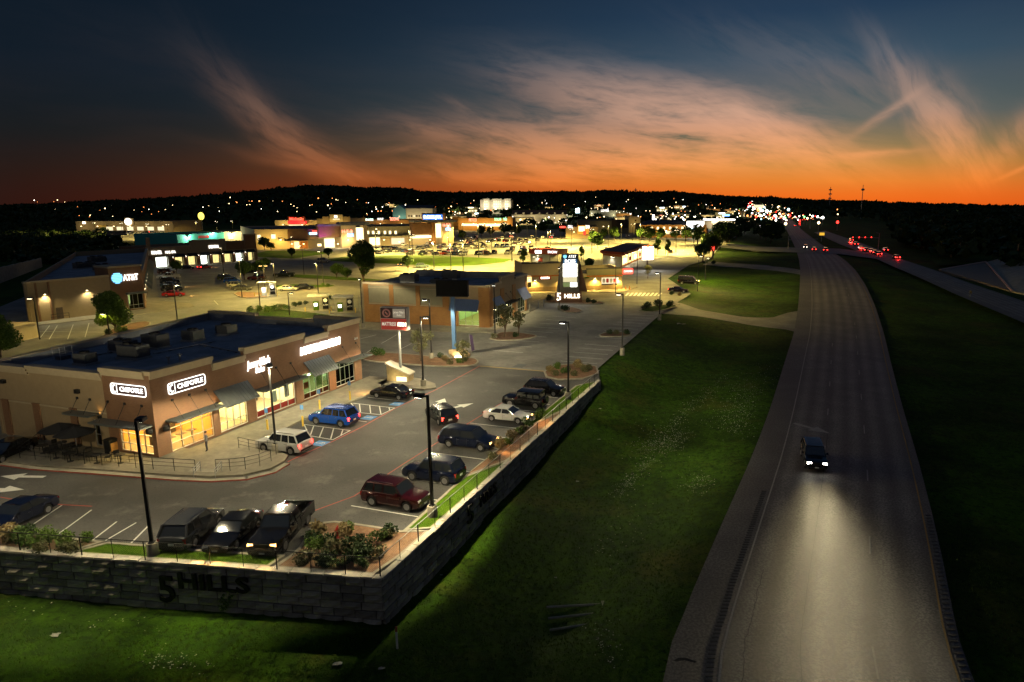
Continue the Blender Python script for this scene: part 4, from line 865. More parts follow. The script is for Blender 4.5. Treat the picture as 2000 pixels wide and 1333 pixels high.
front_glass(bS, 24 - 5.7, 24 - 1.95, .3, 2.95, 3, (1.1,), 'glass_green'); front_glass(bF, 2.05, 5.15, .3, 3.0, 3, (1.1,), 'glass_green'); front_glass(bF, 7.65, 11.75, .12, 3.0, 4, (2.3,), 'glass_green'); front_glass(bF, 15.05, 19.15, .3, 3.2, 4, (1.1,), 'glass_green')
awning(bS, 24 - 7.0, 24 - 1.7, 4.9, 3.05, 1.2, 'blue_awning'); awning(bF, 1.4, 5.5, 5.0, 3.0, 1.35, 'blue_awning'); awning(bF, 14.6, 19.6, 5.0, 3.0, 1.35, 'blue_awning'); canopy(bF, 7.3, 12.1, 3.3, 1.6, 'black_metal', rods=2)
for x in (2.2, 5.0, 8.2, 11.2, 15.2, 18.9): wall_lamp(bF, x, 2.95, 420, (1, .80, .40), out=.4)
for x in (24 - 2.3, 24 - 5.4): wall_lamp(bS, x, 2.98, 160, (1, .8, .42), out=.3)
bS.box('downpipe', 'stucco_cream', 16.9, 17.1, .1, 3.3, .22, .0)
rooftop_unit(P(800, 552, 6.35), 3.0, 2.0, 1.6, ka + R(90), 2, 'blue-grey rooftop unit at the left on the tan brick shop'); rooftop_unit(P(862, 556, 6.35), 3.4, 2.0, 1.0, ka + R(90), 2, 'low rooftop unit beside the black sign panel on the tan brick shop'); rooftop_unit(P(882, 546, 6.35), 3.0, 1.8, 1.7, ka + R(90), 2, 'rooftop unit near the far parapet of the tan brick shop')

# ---- phone shop row at the left
A_, B_, C_ = P(58, 632), P(285, 603), Vector((-132, 214, 0)); D_ = A_ + (C_ - B_)
aa = math.atan2((B_ - A_).y, (B_ - A_).x)
att = thing('phone_shop_row', 'tan stucco shop row with brown corner tower bearing a blue globe sign', 'building', A_, aa)
aS, aF, aB = Face(att, A_, B_), Face(att, B_, C_), Face(att, C_, D_); aL = aS.L
def thickwall(f, m, x0, x1, z1, t=.4, name='wall', z0=0., ops=()): return f.put(wall_cols(MB(), x0, x1, 0, t, [(x0, x1, z1)], list(ops), zb=z0).build(name, m))
thickwall(aS, 'stucco', 0, 14.2, 7.4); t_ = thickwall(aS, 'brick', 14.2, aL, 9.0, 5, 'corner_tower', ops=[(17.2, 20.2, .2, 3.2)]); aS.box('cornice', 'cornice', -.05, 14.15, 7.1, 7.45, .15, .5); aS.box('cornice', 'cornice', 14.15, aL + .1, 8.7, 9.05, .2, 5.1)
fr_ops = []
for k in range(9): fr_ops.append((7 + k * 9.0, 13.5 + k * 9.0, .2, 3.0))
thickwall(aF, 'brick', .42, aF.L, 7.4, ops=[o for o in fr_ops if o[1] < aF.L]); aF.box('cornice', 'cornice', 5.2, aF.L, 7.1, 7.45, .15, .5); thickwall(aB, 'stucco', 0, aB.L, 7.6); thickwall(Face(att, D_, A_), 'stucco', 0, (A_ - D_).length, 7.4)
loc = lambda v: (att.matrix_basis.inverted() if False else (Matrix.Translation(A_) @ Matrix.Rotation(aa, 4, 'Z')).inverted()) @ v
MB().prism([V2(loc(v)) for v in (A_ + (D_ - A_) * .01, B_, C_, D_)], 6.2, 6.35).build('roof', 'roof_membrane', att)
att_in = MB().prism([V2(loc(v)) for v in (A_ + KN * 1.0, B_ + KN * 1.0, C_, D_)], .1, .14).build('interior_floor', 'interior_floor', att)
for o in fr_ops:
    if o[1] < aF.L:
        front_glass(aF, o[0], o[1], .2, 3.0, 4, (1.0,)); aF.box('lit_shop_back', 'window_soft', o[0] - .4, o[1] + .4, .2, 3.2, -3.0, 3.1); awning(aF, o[0] - .2, o[1] + .2, 4.6, 3.1, 1.4); wall_lamp(aF, o[0] - .8, 3.4, 60, (1, .85, .55))
front_glass(aS, 17.25, 20.15, .2, 3.2, 3, (1.0,), 'glass_green'); aS.box('awning_board', 'awning_metal', 16.9, 20.5, 3.25, 3.6, 1.1, -.003)
for x in (2.95, 10.0): wall_lamp(aS, x, 4.9, 1100, (1, .85, .46), size=155)
for x in (1.55, 3.6): aS.box('downpipe', 'brick', x, x + .3, .1, 7.05, .14, .0)
aS.box('door', 'dark_stuff', 4.4, 5.5, .12, 2.2, .05, .02); aS.put(MB().path([(3, -1.2, .2), (3, -1.2, 1.2), (5.9, -1.2, 1.2), (5.9, -1.2, .2)], .04).path([(3, -1.2, .7), (5.9, -1.2, .7)], .03).build('hand_rail', 'black_metal'))
g = MB()                                                            # globe emblem with dark bands
cx_, cz_ = aS.px(228, 545)
for k in range(7):
    z = -.95 + k * .3; hw = math.sqrt(max(.05, 1.1 - z * z)); 
    g.box(cx_ - hw * .98, cx_ + hw * (.98 if k in (0, 1, 6) else .75 + .06 * k), -.22, -.12, cz_ + z, cz_ + z + .2)
aS.put(g.build('globe_emblem', 'sign_cyan')); aS.put(MB().lathe([(1.12, -.05), (1.12, .05)], 24).build('globe_backing', 'blue_paint')).matrix_local = aS.M @ Matrix.Translation((cx_, -.06, cz_ + .05)) @ Matrix.Rotation(R(90), 4, 'X')
aS.tpx('lettering', 'AT&T', 'sign_white', 240, 537, 270, 549, .2, bold=.05)
for q, s, lb in (((200, 530), (3, 2, 1.5), 'rooftop unit nearest the brown tower of the phone shop row'), ((165, 525), (4, 2, 1.4), 'rooftop unit at the left in the phone shop roof cluster'), ((190, 514), (3.5, 2, 1.6), 'rooftop unit at the back of the phone shop roof cluster')): rooftop_unit(P(*q, 6.35), *s, aa, 2, lb)
MB().box(0, 4, -2, 0, 6.36, 7.6).build('roof_screen', 'hvac', att, loc=loc(P(215, 506, 6.35)))
# low concrete wall beside it, dumpster enclosure
rw = [P(-40, 568), P(20, 545), P(60, 534), P(83, 521)]
for a, b in zip(rw[:1], rw[-1:]):
    t = thing('concrete_wall', 'pale grey poured concrete retaining wall at the far left behind the phone shops', 'wall', a, math.atan2((b - a).y, (b - a).x)); L_ = (b - a).length
    for k in range(8): MB().prism([(L_ * k / 8 + .02, 0), (L_ * (k + 1) / 8 - .02, 0), (L_ * (k + 1) / 8 - .02, .4), (L_ * k / 8 + .02, .4)], -1, 4.2 - .18 * k).build('wall_panel', 'kerb_concrete', t)
d0 = P(-30, 668); t = thing('bin_enclosure', 'grey bin enclosure with metal gates at the left edge', 'enclosure', d0, R(-6)); dl = (P(56, 660) - d0).length
MB().box(0, dl, 0, .2, 0, 2.1).build('wall', 'stucco', t); MB().box(dl - .5, dl, -.25, 4, 0, 2.3).build('pillar', 'stucco_cream', t); MB().box(-.1, dl + .1, -.05, 4.1, 2.3, 2.45).build('coping', 'cornice', t)
for k in range(3): MB().box(dl - 7 + k * 2.1, dl - 5 + k * 2.1, -.06, -.005, .15, 2.05).build('gate', 'hvac', t)
# ---- shop row behind the phone shop car park
S0, S1 = P(292, 526), P(503, 509); sd = (S1 - S0); sa_ = math.atan2(sd.y, sd.x)
row2 = thing('far_shop_row', 'brown and tan shop row with lit doorways and small awnings beyond the phone shops', 'building', S0, sa_); rF = Face(row2, S0, S1)
tp2 = [(0, 1.2, 10.2), (1.2, 14.6, 7.0), (14.6, 28.3, 8.7), (28.3, 36, 7.8), (36, rF.L, 10)]
op2 = [(2.4, 6.6, .2, 3.6)] + [(9 + k * 4.6, 12 + k * 4.6, .2, 3.2) for k in range(7)]
rF.put(wall_cols(MB(), 0, rF.L, 0, .4, tp2[1:4] + [(0, 1.2, 10.2), (36, rF.L, 10)], op2).build('front_wall', 'stucco'))
for a, b in ((0, 1.2), (7.6, 8.6), (12.4, 13.2), (17, 17.8), (21.6, 22.4), (26.2, 27), (30.8, 31.6), (36.2, 37), (41, rF.L)): rF.box('brick_pier', 'brick', a, b, 0, 4.2, .18, .03)
rF.box('brick_panel', 'brick', 28.4, 35.9, 4.6, 7.4, .08, .03); rF.box('brick_panel', 'brick', 36.1, rF.L, 4.6, 9.6, .08, .03)
for a, b, h in tp2: rF.box('cornice', 'cornice', a, b, h - .25, h + .03, .15, .5)
MB().box(.1, rF.L, .4, 16, 5.8, 6).build('roof', 'dark_roof', row2); MB().box(.1, rF.L, 16, 16.4, 0, 7).build('back_wall', 'stucco', row2); MB().box(-.2, .1, .4, 16, 0, 7).build('end_wall', 'brick', row2)
for i, o in enumerate(op2):
    front_glass(rF, *o, 3, (1.0,)); rF.box('lit_shop_back', 'window_warm' if i % 3 else 'panel_white', o[0] - .3, o[1] + .3, .2, o[3], -1.6, 1.7)
    if i: awning(rF, o[0] - .2, o[1] + .2, 4.3, 3.3, 1.0, 'black_metal'); wall_lamp(rF, o[0] - .75, 3.4, 70, (1, .82, .55), 'lens_white')
canopy(rF, 2, 7, 3.7, 1.6, 'black_metal')
for a, b, c, d, t_ in ((296, 491, 316, 498, 'PHO & GRILL'), (323, 491, 343, 496, 'NAIL SPA'), (408, 480, 428, 486, 'DENTAL'), (280, 494, 290, 499, 'YOGA')): rF.tpx('lettering', t_, 'sign_white', a, b, c, d)
# ------------------------------------------------------------------ retaining walls with their blocks, lettering and chain-link fences
def block_mesh(seed):
    r = random.Random(seed); mb = MB(); nx_, nz_ = 4, 3; vs = []
    for j in range(nz_):
        for i in range(nx_):
            e = i in (0, nx_ - 1) or j in (0, nz_ - 1); vs.append((-.5 + i / (nx_ - 1), -(.0 if e else .05 + r.uniform(-.03, .05)), -.5 + j / (nz_ - 1)))
    n = len(vs); vs += [(-.5, .3, -.5), (.5, .3, -.5), (.5, .3, .5), (-.5, .3, .5)]
    fs = [(j * nx_ + i, j * nx_ + i + 1, (j + 1) * nx_ + i + 1, (j + 1) * nx_ + i) for j in range(nz_ - 1) for i in range(nx_ - 1)]
    fs += [(n, n + 1) + tuple(range(nx_ - 1, -1, -1)), tuple(range((nz_ - 1) * nx_, nz_ * nx_)) + (n + 2, n + 3), (0, nx_, 2 * nx_, n + 3, n), (nx_ - 1, n + 1, n + 2, 3 * nx_ - 1, 2 * nx_ - 1)]
    mb.add(vs, fs); o = mb.build('block', 'wall_block'); me = o.data; bpy.data.objects.remove(o); return me
BLK = [block_mesh(k) for k in range(4)]
def block_wall(name, label, A, B, topz, base, course=.5, bl=1.22):
    d = B - A; L = d.length; t = thing(name, label, 'retaining wall', A, math.atan2(d.y, d.x)); bw, bt = [], []
    pts = [i * L / 20 for i in range(21)]
    lo = MB(); poly = [(p, base(p / L) - .4) for p in pts] + [(L, topz - .05), (0, topz - .05)]
    n = len(poly); lo.add([(x, .10, z) for x, z in poly] + [(x, .5, z) for x, z in poly], [tuple(range(n)), tuple(range(2 * n - 1, n - 1, -1))] + [(i, n + i, n + (i + 1) % n, (i + 1) % n) for i in range(n)]); lo.build('wall_core', 'dark_stuff', t)
    k = 0; z = topz
    while z > -3.4:
        x = -(bl / 2 if k % 2 else 0)
        while x < L - .05:
            w_ = bl * rnd.uniform(.92, 1.1); x0, x1 = max(x, 0), min(x + w_, L)
            if x1 - x0 > .15 and z - course * .35 > base((x0 + x1) / 2 / L) - .15:
                o = bpy.data.objects.new('block', rnd.choice(BLK)); COL.objects.link(o); o.parent = t
                o.location = ((x0 + x1) / 2, rnd.uniform(-.05, .03) + k * -.012, z - course / 2); o.scale = (x1 - x0 - .05, 1, course - .05); o.rotation_euler = (0, 0, rnd.uniform(-.012, .012))
            x += w_
        z -= course; k += 1
    x = 0
    while x < L - .1:
        w_ = rnd.uniform(.7, 1.3); x1 = min(L, x + w_); o = MB().box(x + .01, x1 - .01, -.06 + rnd.uniform(-.03, .03), .42 + rnd.uniform(-.05, .05), topz + .004, topz + .10 + rnd.uniform(-.02, .03), .015).build('cap_stone', 'block_cap', t); x = x1
    return t, Face(t, A, B)
WTOP = .06
wallF, faceWF = block_wall('retaining_wall', 'front retaining wall of large grey stone blocks below the lawn and shrubs', WL, WC, WTOP, lambda t: -2.85)
wallS, faceWS = block_wall('retaining_wall', 'side retaining wall of pale stone blocks tapering along the grass slope', WC, WE, WTOP, lambda t: wallbase(WC.y + (WE.y - WC.y) * t) - .1)
f = faceWF
for nm, s, x0, y0, x1, y1 in (('numeral', '5', 311, 1128, 341, 1180), ('lettering', 'HILLS', 349, 1126, 486, 1157)): f.tpx(nm, s, 'sign_letter', x0, y0, x1, y1, .16, bold=.03)
f = faceWS
for nm, s, x0, y0, x1, y1 in (('numeral', '5', 908, 968, 928, 1035), ('lettering', 'HILLS', 930, 930, 974, 985)):
    a, b = f.px(x0, (y0 + y1) / 2, .1)[0], f.px(x1, (y0 + y1) / 2, .1)[0]
    f.text(nm, s, 'sign_letter', (a + b) / 2, -.95 if s == '5' else -.72, 2.0 if s == '5' else 1.25, .14, depth=.1, bold=.03, sx=1.1 if s == '5' else 1.0)
def chain_fence(label, A, B, h=1.2, n=None):
    d = B - A; L = d.length; t = thing('chain_link_fence', label, 'fence', A, math.atan2(d.y, d.x)); n = n or round(L / 2.15); post = None
    for i in range(n + 1):
        r = .032 if i % 2 == 0 else .02
        MB().tube((L * i / n, 0, 0), (L * i / n, 0, h + .02), r, n=6).build('post', 'black_metal', t)
    MB().tube((0, 0, h), (L, 0, h), .024, n=6).build('top_rail', 'galvanised' if L > 40 else 'black_metal', t)
    m = MB(); s = .11; k = int((L + h) / s)
    for i in range(k):
        for dr in (1, -1):
            x0 = -h + i * s if dr > 0 else i * s; z0, z1 = 0., h; xa, xb = x0, x0 + dr * h
            if min(xa, xb) < 0:
                if dr > 0: z0 = -xa; xa = 0
                else: z1 = xa; xb = 0
            if max(xa, xb) > L:
                if dr > 0: z1 = z0 + (L - xa); xb = L
                else: z0 = xa - L; xa = L
            if z1 - z0 > .05: m.add([(xa - .004, 0, z0), (xa + .004, 0, z0), (xb + .004, .003, z1), (xb - .004, .003, z1)], [(0, 1, 2, 3)])
    struct(m.build('wire_mesh', 'galvanised', t), 'stuff'); return t
ft = Vector((0, 0, WTOP + .08))
chain_fence('black chain-link fence along the top of the front block wall', WL + ft + Vector((0, .16, 0)), WC + ft + Vector((-.1, .16, 0)))
chain_fence('grey-railed chain-link fence along the side block wall', WC + ft + Vector((-.16, .25, 0)), WE + ft - SV * .16)
# ------------------------------------------------------------------ car park lights
def light_pole(p, h, ang, label, power, color=(1, .86, .58), lens='lens_warm', heads=1, base=True, group='car park light poles', size=164, thick=.09, tilt=.12):
    t = thing('light_pole', label, 'light pole', p, ang, group)
    if base: MB().lathe([(.34, -.2), (.34, .85), (.31, .9)], 14).build('concrete_base', 'kerb_concrete', t, True)
    zb = .9 if base else 0
    MB().box(-thick, thick, -thick, thick, zb - .0, h, .02).build('pole', 'black_metal', t)
    if base: MB().box(-.17, .17, -.17, .17, .903, .97).build('base_plate', 'black_metal', t)
    for k in range(heads):
        a = k * math.pi; M = Matrix.Rotation(a, 4, 'Z'); hd = MB().box(.04, .30, -.05, .05, h - .16, h - .06, M=M); hd.box(.28, .98, -.24, .24, h - .2, h + .02, .03, M=M); hd = hd.build('lamp_head', 'black_metal', t)
        MB().box(.36, .9, -.18, .18, h - .225, h - .203, M=M).build('lens', lens, hd)
        if power: lamp(hd, 'SPOT', M @ Vector((.62, 0, h - .34)), power, color, .22, size, .3, M.to_3x3() @ Vector((tilt, 0, -1)), bat=True)
    return t
aV = math.atan2(-SV.y, -SV.x); aSU = SANG
NEAR = [((300, 1087), 8.6, R(100), 'black light pole on a round concrete base standing in the front lawn strip', 5600, 1), ((-190, 1075), 8.6, R(80), 'black light pole at the left end of the front bed beyond the frame', 6500, 1), ((845, 1012), 8.7, aV, 'black light pole behind the side fence beside the dark red SUV', 5200, 1),
        ((540, 886), 8.0, R(-60), 'light pole with sunlit-bright shaft beside the white SUV at the pavement end', 4200, 1), ((1110, 782), 8.7, aV, 'black light pole behind the far end of the side fence', 4200, 1),
        ((1215, 692), 8.7, aV, 'dark light pole on the kerb of the empty bays beside the grass', 500, 1), ((1288, 624), 8.7, aV, 'dark light pole at the driveway mouth by the grass', 400, 1),
        ((827, 757), 8.4, R(0), 'light pole with a glowing shaft on the small pavement island by the shop sign', 5200, 1), ((843, 702), 8.4, R(180), 'light pole with a glowing shaft in the shrub island before the tan brick shop', 3600, 1),
        ((967, 662), 8.6, R(100), 'dark light pole at the corner island of the tan brick shop', 500, 1), ((709, 642), 8.6, R(120), 'dark light pole at the left corner of the tan brick shop', 900, 1), ((1092, 606), 8.6, R(90), 'dark light pole in front of the tall tenant sign', 350, 1)]
for q, h, an, lb, pw, hd in NEAR: light_pole(P(*q), h, an, lb, pw * (.50 if q[1] < 1070 else .33), (1, .84, .50), 'lens_white', hd, tilt=.75 if q[1] > 1070 else 1.35 if q[1] > 1000 else .22, size=150 if q[1] > 1000 else 164)
def h_for(q, ytop):
    g = P(*q); lo, hi = 1, 40
    for _ in range(40):
        m = (lo + hi) / 2; z = m - CAM_H; dep = g.y * math.cos(PITCH) - z * math.sin(PITCH)
        if PCY - FPX * (g.y * math.sin(PITCH) + z * math.cos(PITCH)) / dep > ytop: lo = m
        else: hi = m
    return m
YEL = (1, .72, .17)
MID = [((78, 664), 582, 'dark light pole by the bin enclosure at the left', 1800), ((214, 656), 612, 'short lit pole under the tree before the phone shop', 900), ((347, 630), 556, 'light pole in the drive left of the corner shop roof', 5200), ((473, 582), 504, 'lit light pole at the planted island end of the phone shop car park', 6500),
       ((509, 608), 530, 'greenish lit pole beside the bank machine canopy', 1100), ((519, 576), 519, 'twin-headed glowing yellow lamp over the bank machine', 5200), ((539, 578), 514, 'yellow-lit pole just right of the bank machine', 2600), ((566, 618), 572, 'light pole rising behind the far parapet of the corner row', 2600),
       ((622, 574), 513, 'light pole with bright shaft beside the black parked sedan', 6200), ((632, 558), 491, 'light pole on the round shrub island behind the bank machine', 4200), ((594, 538), 480, 'dark light pole on the lawn strip behind the bank machine', 3500), ((569, 494), 463, 'light pole before the grocery side entrance', 2500),
       ((1202, 574), 502, 'dark light pole before the fried chicken restaurant windows', 500), ((1039, 568), 501, 'dark light pole at the left end of the fried chicken restaurant', 700), ((1244, 556), 486, 'white-lit pole between the burger sign and the chicken restaurant', 3200), ((1016, 532), 482, 'light pole left of the red and white kiosk', 2600),
       ((1362, 570), 500, 'dark pole behind the parked van on the grass edge', 1500), ((1377, 549), 504, 'thin dark pole on the lawn right of the parked van', 1500), ((1140, 512), 478, 'light pole behind the tall tenant sign', 1500), ((442, 508), 478, 'light pole before the far shop row', 1500), ((437, 535), 484, 'light pole at the end bay before the far shop row', 900)]
for q, yt, lb, pw in MID:
    tw = 'twin' in lb; c = (.8, 1, .4) if 'greenish' in lb else YEL
    light_pole(P(*q), h_for(q, yt), R(rnd.choice((0, 180, -90))), lb, pw * (.38 if 1100 > q[0] else 3.0 if q[0] > 1300 else 1.5), c, 'lens_sodium' if tw else 'lens_warm', 2 if tw else 1, base=False, thick=.08)
LOT = [(735, 497, 462), (806, 500, 470), (848, 527, 472), (881, 531, 503), (905, 531, 503), (935, 506, 434), (877, 492, 440), (800, 488, 452), (1000, 512, 455), (1075, 487, 450), (1047, 483, 440), (1070, 492, 452), (1156, 497, 448), (1188, 484, 440), (1213, 480, 437), (1250, 486, 437), (1320, 493, 450), (1338, 487, 441),
       (1300, 498, 450), (1116, 484, 448), (960, 490, 440), (1010, 478, 438), (1030, 470, 432), (1095, 470, 438), (1235, 472, 438), (1355, 476, 440), (775, 480, 445), (845, 478, 445), (905, 478, 440), (985, 472, 436)]
for i, (x, y, yt) in enumerate(LOT):
    light_pole(P(x, y), max(9, min(13.5, h_for((x, y), yt))), R(rnd.choice((0, 90, 180, 270))), 'tall light pole among the parked cars of the grocery car park', 15500 if i % 2 == 0 or x > 1040 else 9000, YEL, 'lens_warm', 2, base=False, group='grocery car park light poles', thick=.12, size=150)
# ------------------------------------------------------------------ vehicles
SPEC = dict(  # L, W, H, hood z, belt z, tail z, x: nose of windscreen base, roof front, roof rear, rear glass base, wheel r, wheel x front/rear
    sedan=(4.75, 1.83, 1.46, .86, .94, 1.00, .95, .25, -.95, -1.72, .33, 1.42, -1.38), suv=(4.75, 1.92, 1.80, 1.03, 1.10, 1.12, 1.02, .45, -1.85, -2.22, .37, 1.42, -1.42), crossover=(4.5, 1.84, 1.66, .98, 1.05, 1.08, 1.02, .38, -1.6, -2.1, .35, 1.36, -1.34),
    minivan=(5.1, 1.98, 1.76, 1.0, 1.06, 1.08, 1.45, .7, -2.0, -2.45, .35, 1.62, -1.45), pickup=(5.8, 2.02, 1.93, 1.18, 1.22, 1.22, 1.05, .5, -.75, -.98, .42, 1.82, -1.75), jeep=(4.6, 1.87, 1.85, 1.12, 1.16, 1.16, .72, .52, -1.88, -1.98, .42, 1.42, -1.48), van=(5.6, 2.0, 2.2, 1.15, 1.25, 1.25, 1.9, 1.1, -2.6, -2.75, .36, 1.9, -1.7))
def car_body(kind, step=1):
    L, W, Hh, zh, zb, zt, xa, xb, xc, xd, r, wf, wr = SPEC[kind]; xs = set([-L / 2, -L / 2 + .06, -L / 2 + .22, L / 2, L / 2 - .06, L / 2 - .25, L / 2 - .6, xa, xa - .15, xd, 0, xa - .9, -.9]); ar = r + .06
    for c in (wf, wr):
        for k in ((0, .35, .7, .93, 1.0, 1.02) if step == 1 else (0, .7, 1.0, 1.02)): xs |= {c + ar * k, c - ar * k}
    if kind == 'pickup': xs = {x for x in xs if x > xd - .04} | {xd - .05}
    xs = sorted(xs); rings = []
    for x in xs:
        e = max(0, (abs(x) - .33 * L) / (.17 * L)); w_ = W / 2 * (1 - (.10 if kind != 'jeep' else .03) * e ** 2 - (.04 if abs(x) > L / 2 - .03 else 0))
        if x > xa: top = zh + (zb - zh) * max(0, 1 - (x - xa) / .5) - .10 * max(0, (x - xa) / (L / 2 - xa)) ** 2 * (0 if kind == 'jeep' else 1); top -= .22 if x > L / 2 - .03 else (.06 if x > L / 2 - .1 else 0)
        elif x > xd: top = zb
        else: top = zt - (.22 if x < -L / 2 + .03 else .04 if x < -L / 2 + .1 else 0)
        bot = .24 + (.10 if abs(x) > L / 2 - .1 else 0)
        for c in (wf, wr):
            q = (x - c) / ar
            if abs(q) < 1.001: bot = max(bot, r + math.sqrt(max(0, ar * ar - (x - c) ** 2)))
        h = top - bot; pts = [(0, bot), (w_ * .80, bot), (w_ * .965, bot + min(.07, h * .1)), (w_, bot + h * .32), (w_ * .99, bot + h * .66), (w_ * .945, top - .035), (w_ * .84, top), (0, top + .035)]
        rings.append([(x, y, z) for y, z in pts] + [(x, -y, z) for y, z in pts[-2:0:-1]])
    n = len(rings[0]); mb = MB(); mb.add([p for g in rings for p in g], [(i * n + j, i * n + (j + 1) % n, (i + 1) * n + (j + 1) % n, (i + 1) * n + j) for i in range(len(rings) - 1) for j in range(n)] + [tuple(range(n)), tuple((len(rings) - 1) * n + j for j in range(n - 1, -1, -1))])
    mb.f = [tuple(reversed(f)) for f in mb.f]; return mb
def cabin_pts(kind):
    L, W, Hh, zh, zb, zt, xa, xb, xc, xd, r, wf, wr = SPEC[kind]; wb = W / 2 * .925; wt = W / 2 * (.78 if kind not in ('jeep', 'van') else .88); z0 = zb - .02; z1 = Hh - .06
    return wb, wt, z0, z1, xa, xb, xc, xd, Hh
def cabin_glass(kind):
    wb, wt, z0, z1, xa, xb, xc, xd, Hh = cabin_pts(kind)
    vs = [(xa, s * wb, z0) for s in (1, -1)] + [(xb, s * wt, z1) for s in (1, -1)] + [(xc, s * wt, z1) for s in (1, -1)] + [(xd, s * wb, z0) for s in (1, -1)]
    return MB().add(vs, [(0, 1, 3, 2), (2, 3, 5, 4), (4, 5, 7, 6), (0, 2, 4, 6), (7, 5, 3, 1)])
def cabin_roof(kind):
    wb, wt, z0, z1, xa, xb, xc, xd, Hh = cabin_pts(kind); n = 6; vs = []
    for i in range(n + 1):
        x = xb + .06 + (xc - xb - .12) * i / n; cr = math.sin(math.pi * (i + .6) / (n + 1.2)) ** .6
        for y, z in ((wt + .025, z1 - .03), (wt * .98, z1 + .028), (wt * .6, z1 + .03 + .03 * cr), (-wt * .6, z1 + .03 + .03 * cr), (-wt * .98, z1 + .028), (-wt - .025, z1 - .03)): vs.append((x, y, z))
    fs = [(i * 6 + j, i * 6 + j + 1, (i + 1) * 6 + j + 1, (i + 1) * 6 + j) for i in range(n) for j in range(5)] + [tuple(range(5, -1, -1)), tuple(n * 6 + j for j in range(6))]
    mb = MB().add(vs, fs); mb.f = [tuple(reversed(f)) for f in mb.f]; return mb
def pillars(kind):
    wb, wt, z0, z1, xa, xb, xc, xd, Hh = cabin_pts(kind); mb = MB(); lim = []
    for s in (1, -1):
        segs = [((xa, wb, z0), (xb, wt, z1), .04), ((xd, wb, z0), (xc, wt, z1), .075 if kind != 'sedan' else .06)]
        for f in ((.42, .72) if kind in ('suv', 'minivan', 'crossover', 'jeep', 'van') else (.45,)):
            xt, xl = xb + (xc - xb) * f, xa + (xd - xa) * (.12 + f * .82); segs.append(((xl, wb + .004, z0), (xt, wt + .004, z1), .045))
        for a, b, r in segs: mb.tube((a[0], s * a[1], a[2]), (b[0], s * b[1], b[2]), r, r * .9, 6)
        mb.tube((xa, s * wb, z0 + .01), (xd, s * wb, z0 + .01), .03, n=5)
    return mb
def wheel_mesh(r):
    t = MB(); n = 18; prof = [(r * .62, -.10), (r * .93, -.11), (r, -.07), (r, .07), (r * .93, .11), (r * .62, .10)]; vs = []
    for q, y in prof: vs += [(q * math.cos(2 * math.pi * i / n), y, q * math.sin(2 * math.pi * i / n)) for i in range(n)]
    k = len(prof); t.add(vs, [(j * n + i, (j + 1) * n + i, (j + 1) * n + (i + 1) % n, j * n + (i + 1) % n) for j in range(k - 1) for i in range(n)])
    m = MB(); m.lathe([(r * .63, -.085), (r * .63, -.06)], n); m.v = [(x, z, y) for x, y, z in m.v]; m.f = [tuple(reversed(f)) for f in m.f]
    m2 = MB()
    for i in range(5):
        a = 2 * math.pi * i / 5
        for s in (-.09, .085): m2.box(-.028, .028, s, s + .015, .02, r * .6, M=Matrix.Rotation(a, 4, 'Y'))
    m2.lathe([(r * .62, -.1), (r * .66, -.1), (r * .66, .1), (r * .62, .1)], n, (0, 0, 0)); m2.v[-4 * n:] = [(x, z, y) for x, y, z in m2.v[-4 * n:]]
    return t, m2, m
PROTO = {}
def paint(c, metal=.35): return mat('paint_%02x%02x%02x' % tuple(int(q * 255) for q in c), c, rough=.16, metal=metal, coat=.5, spec=.45)
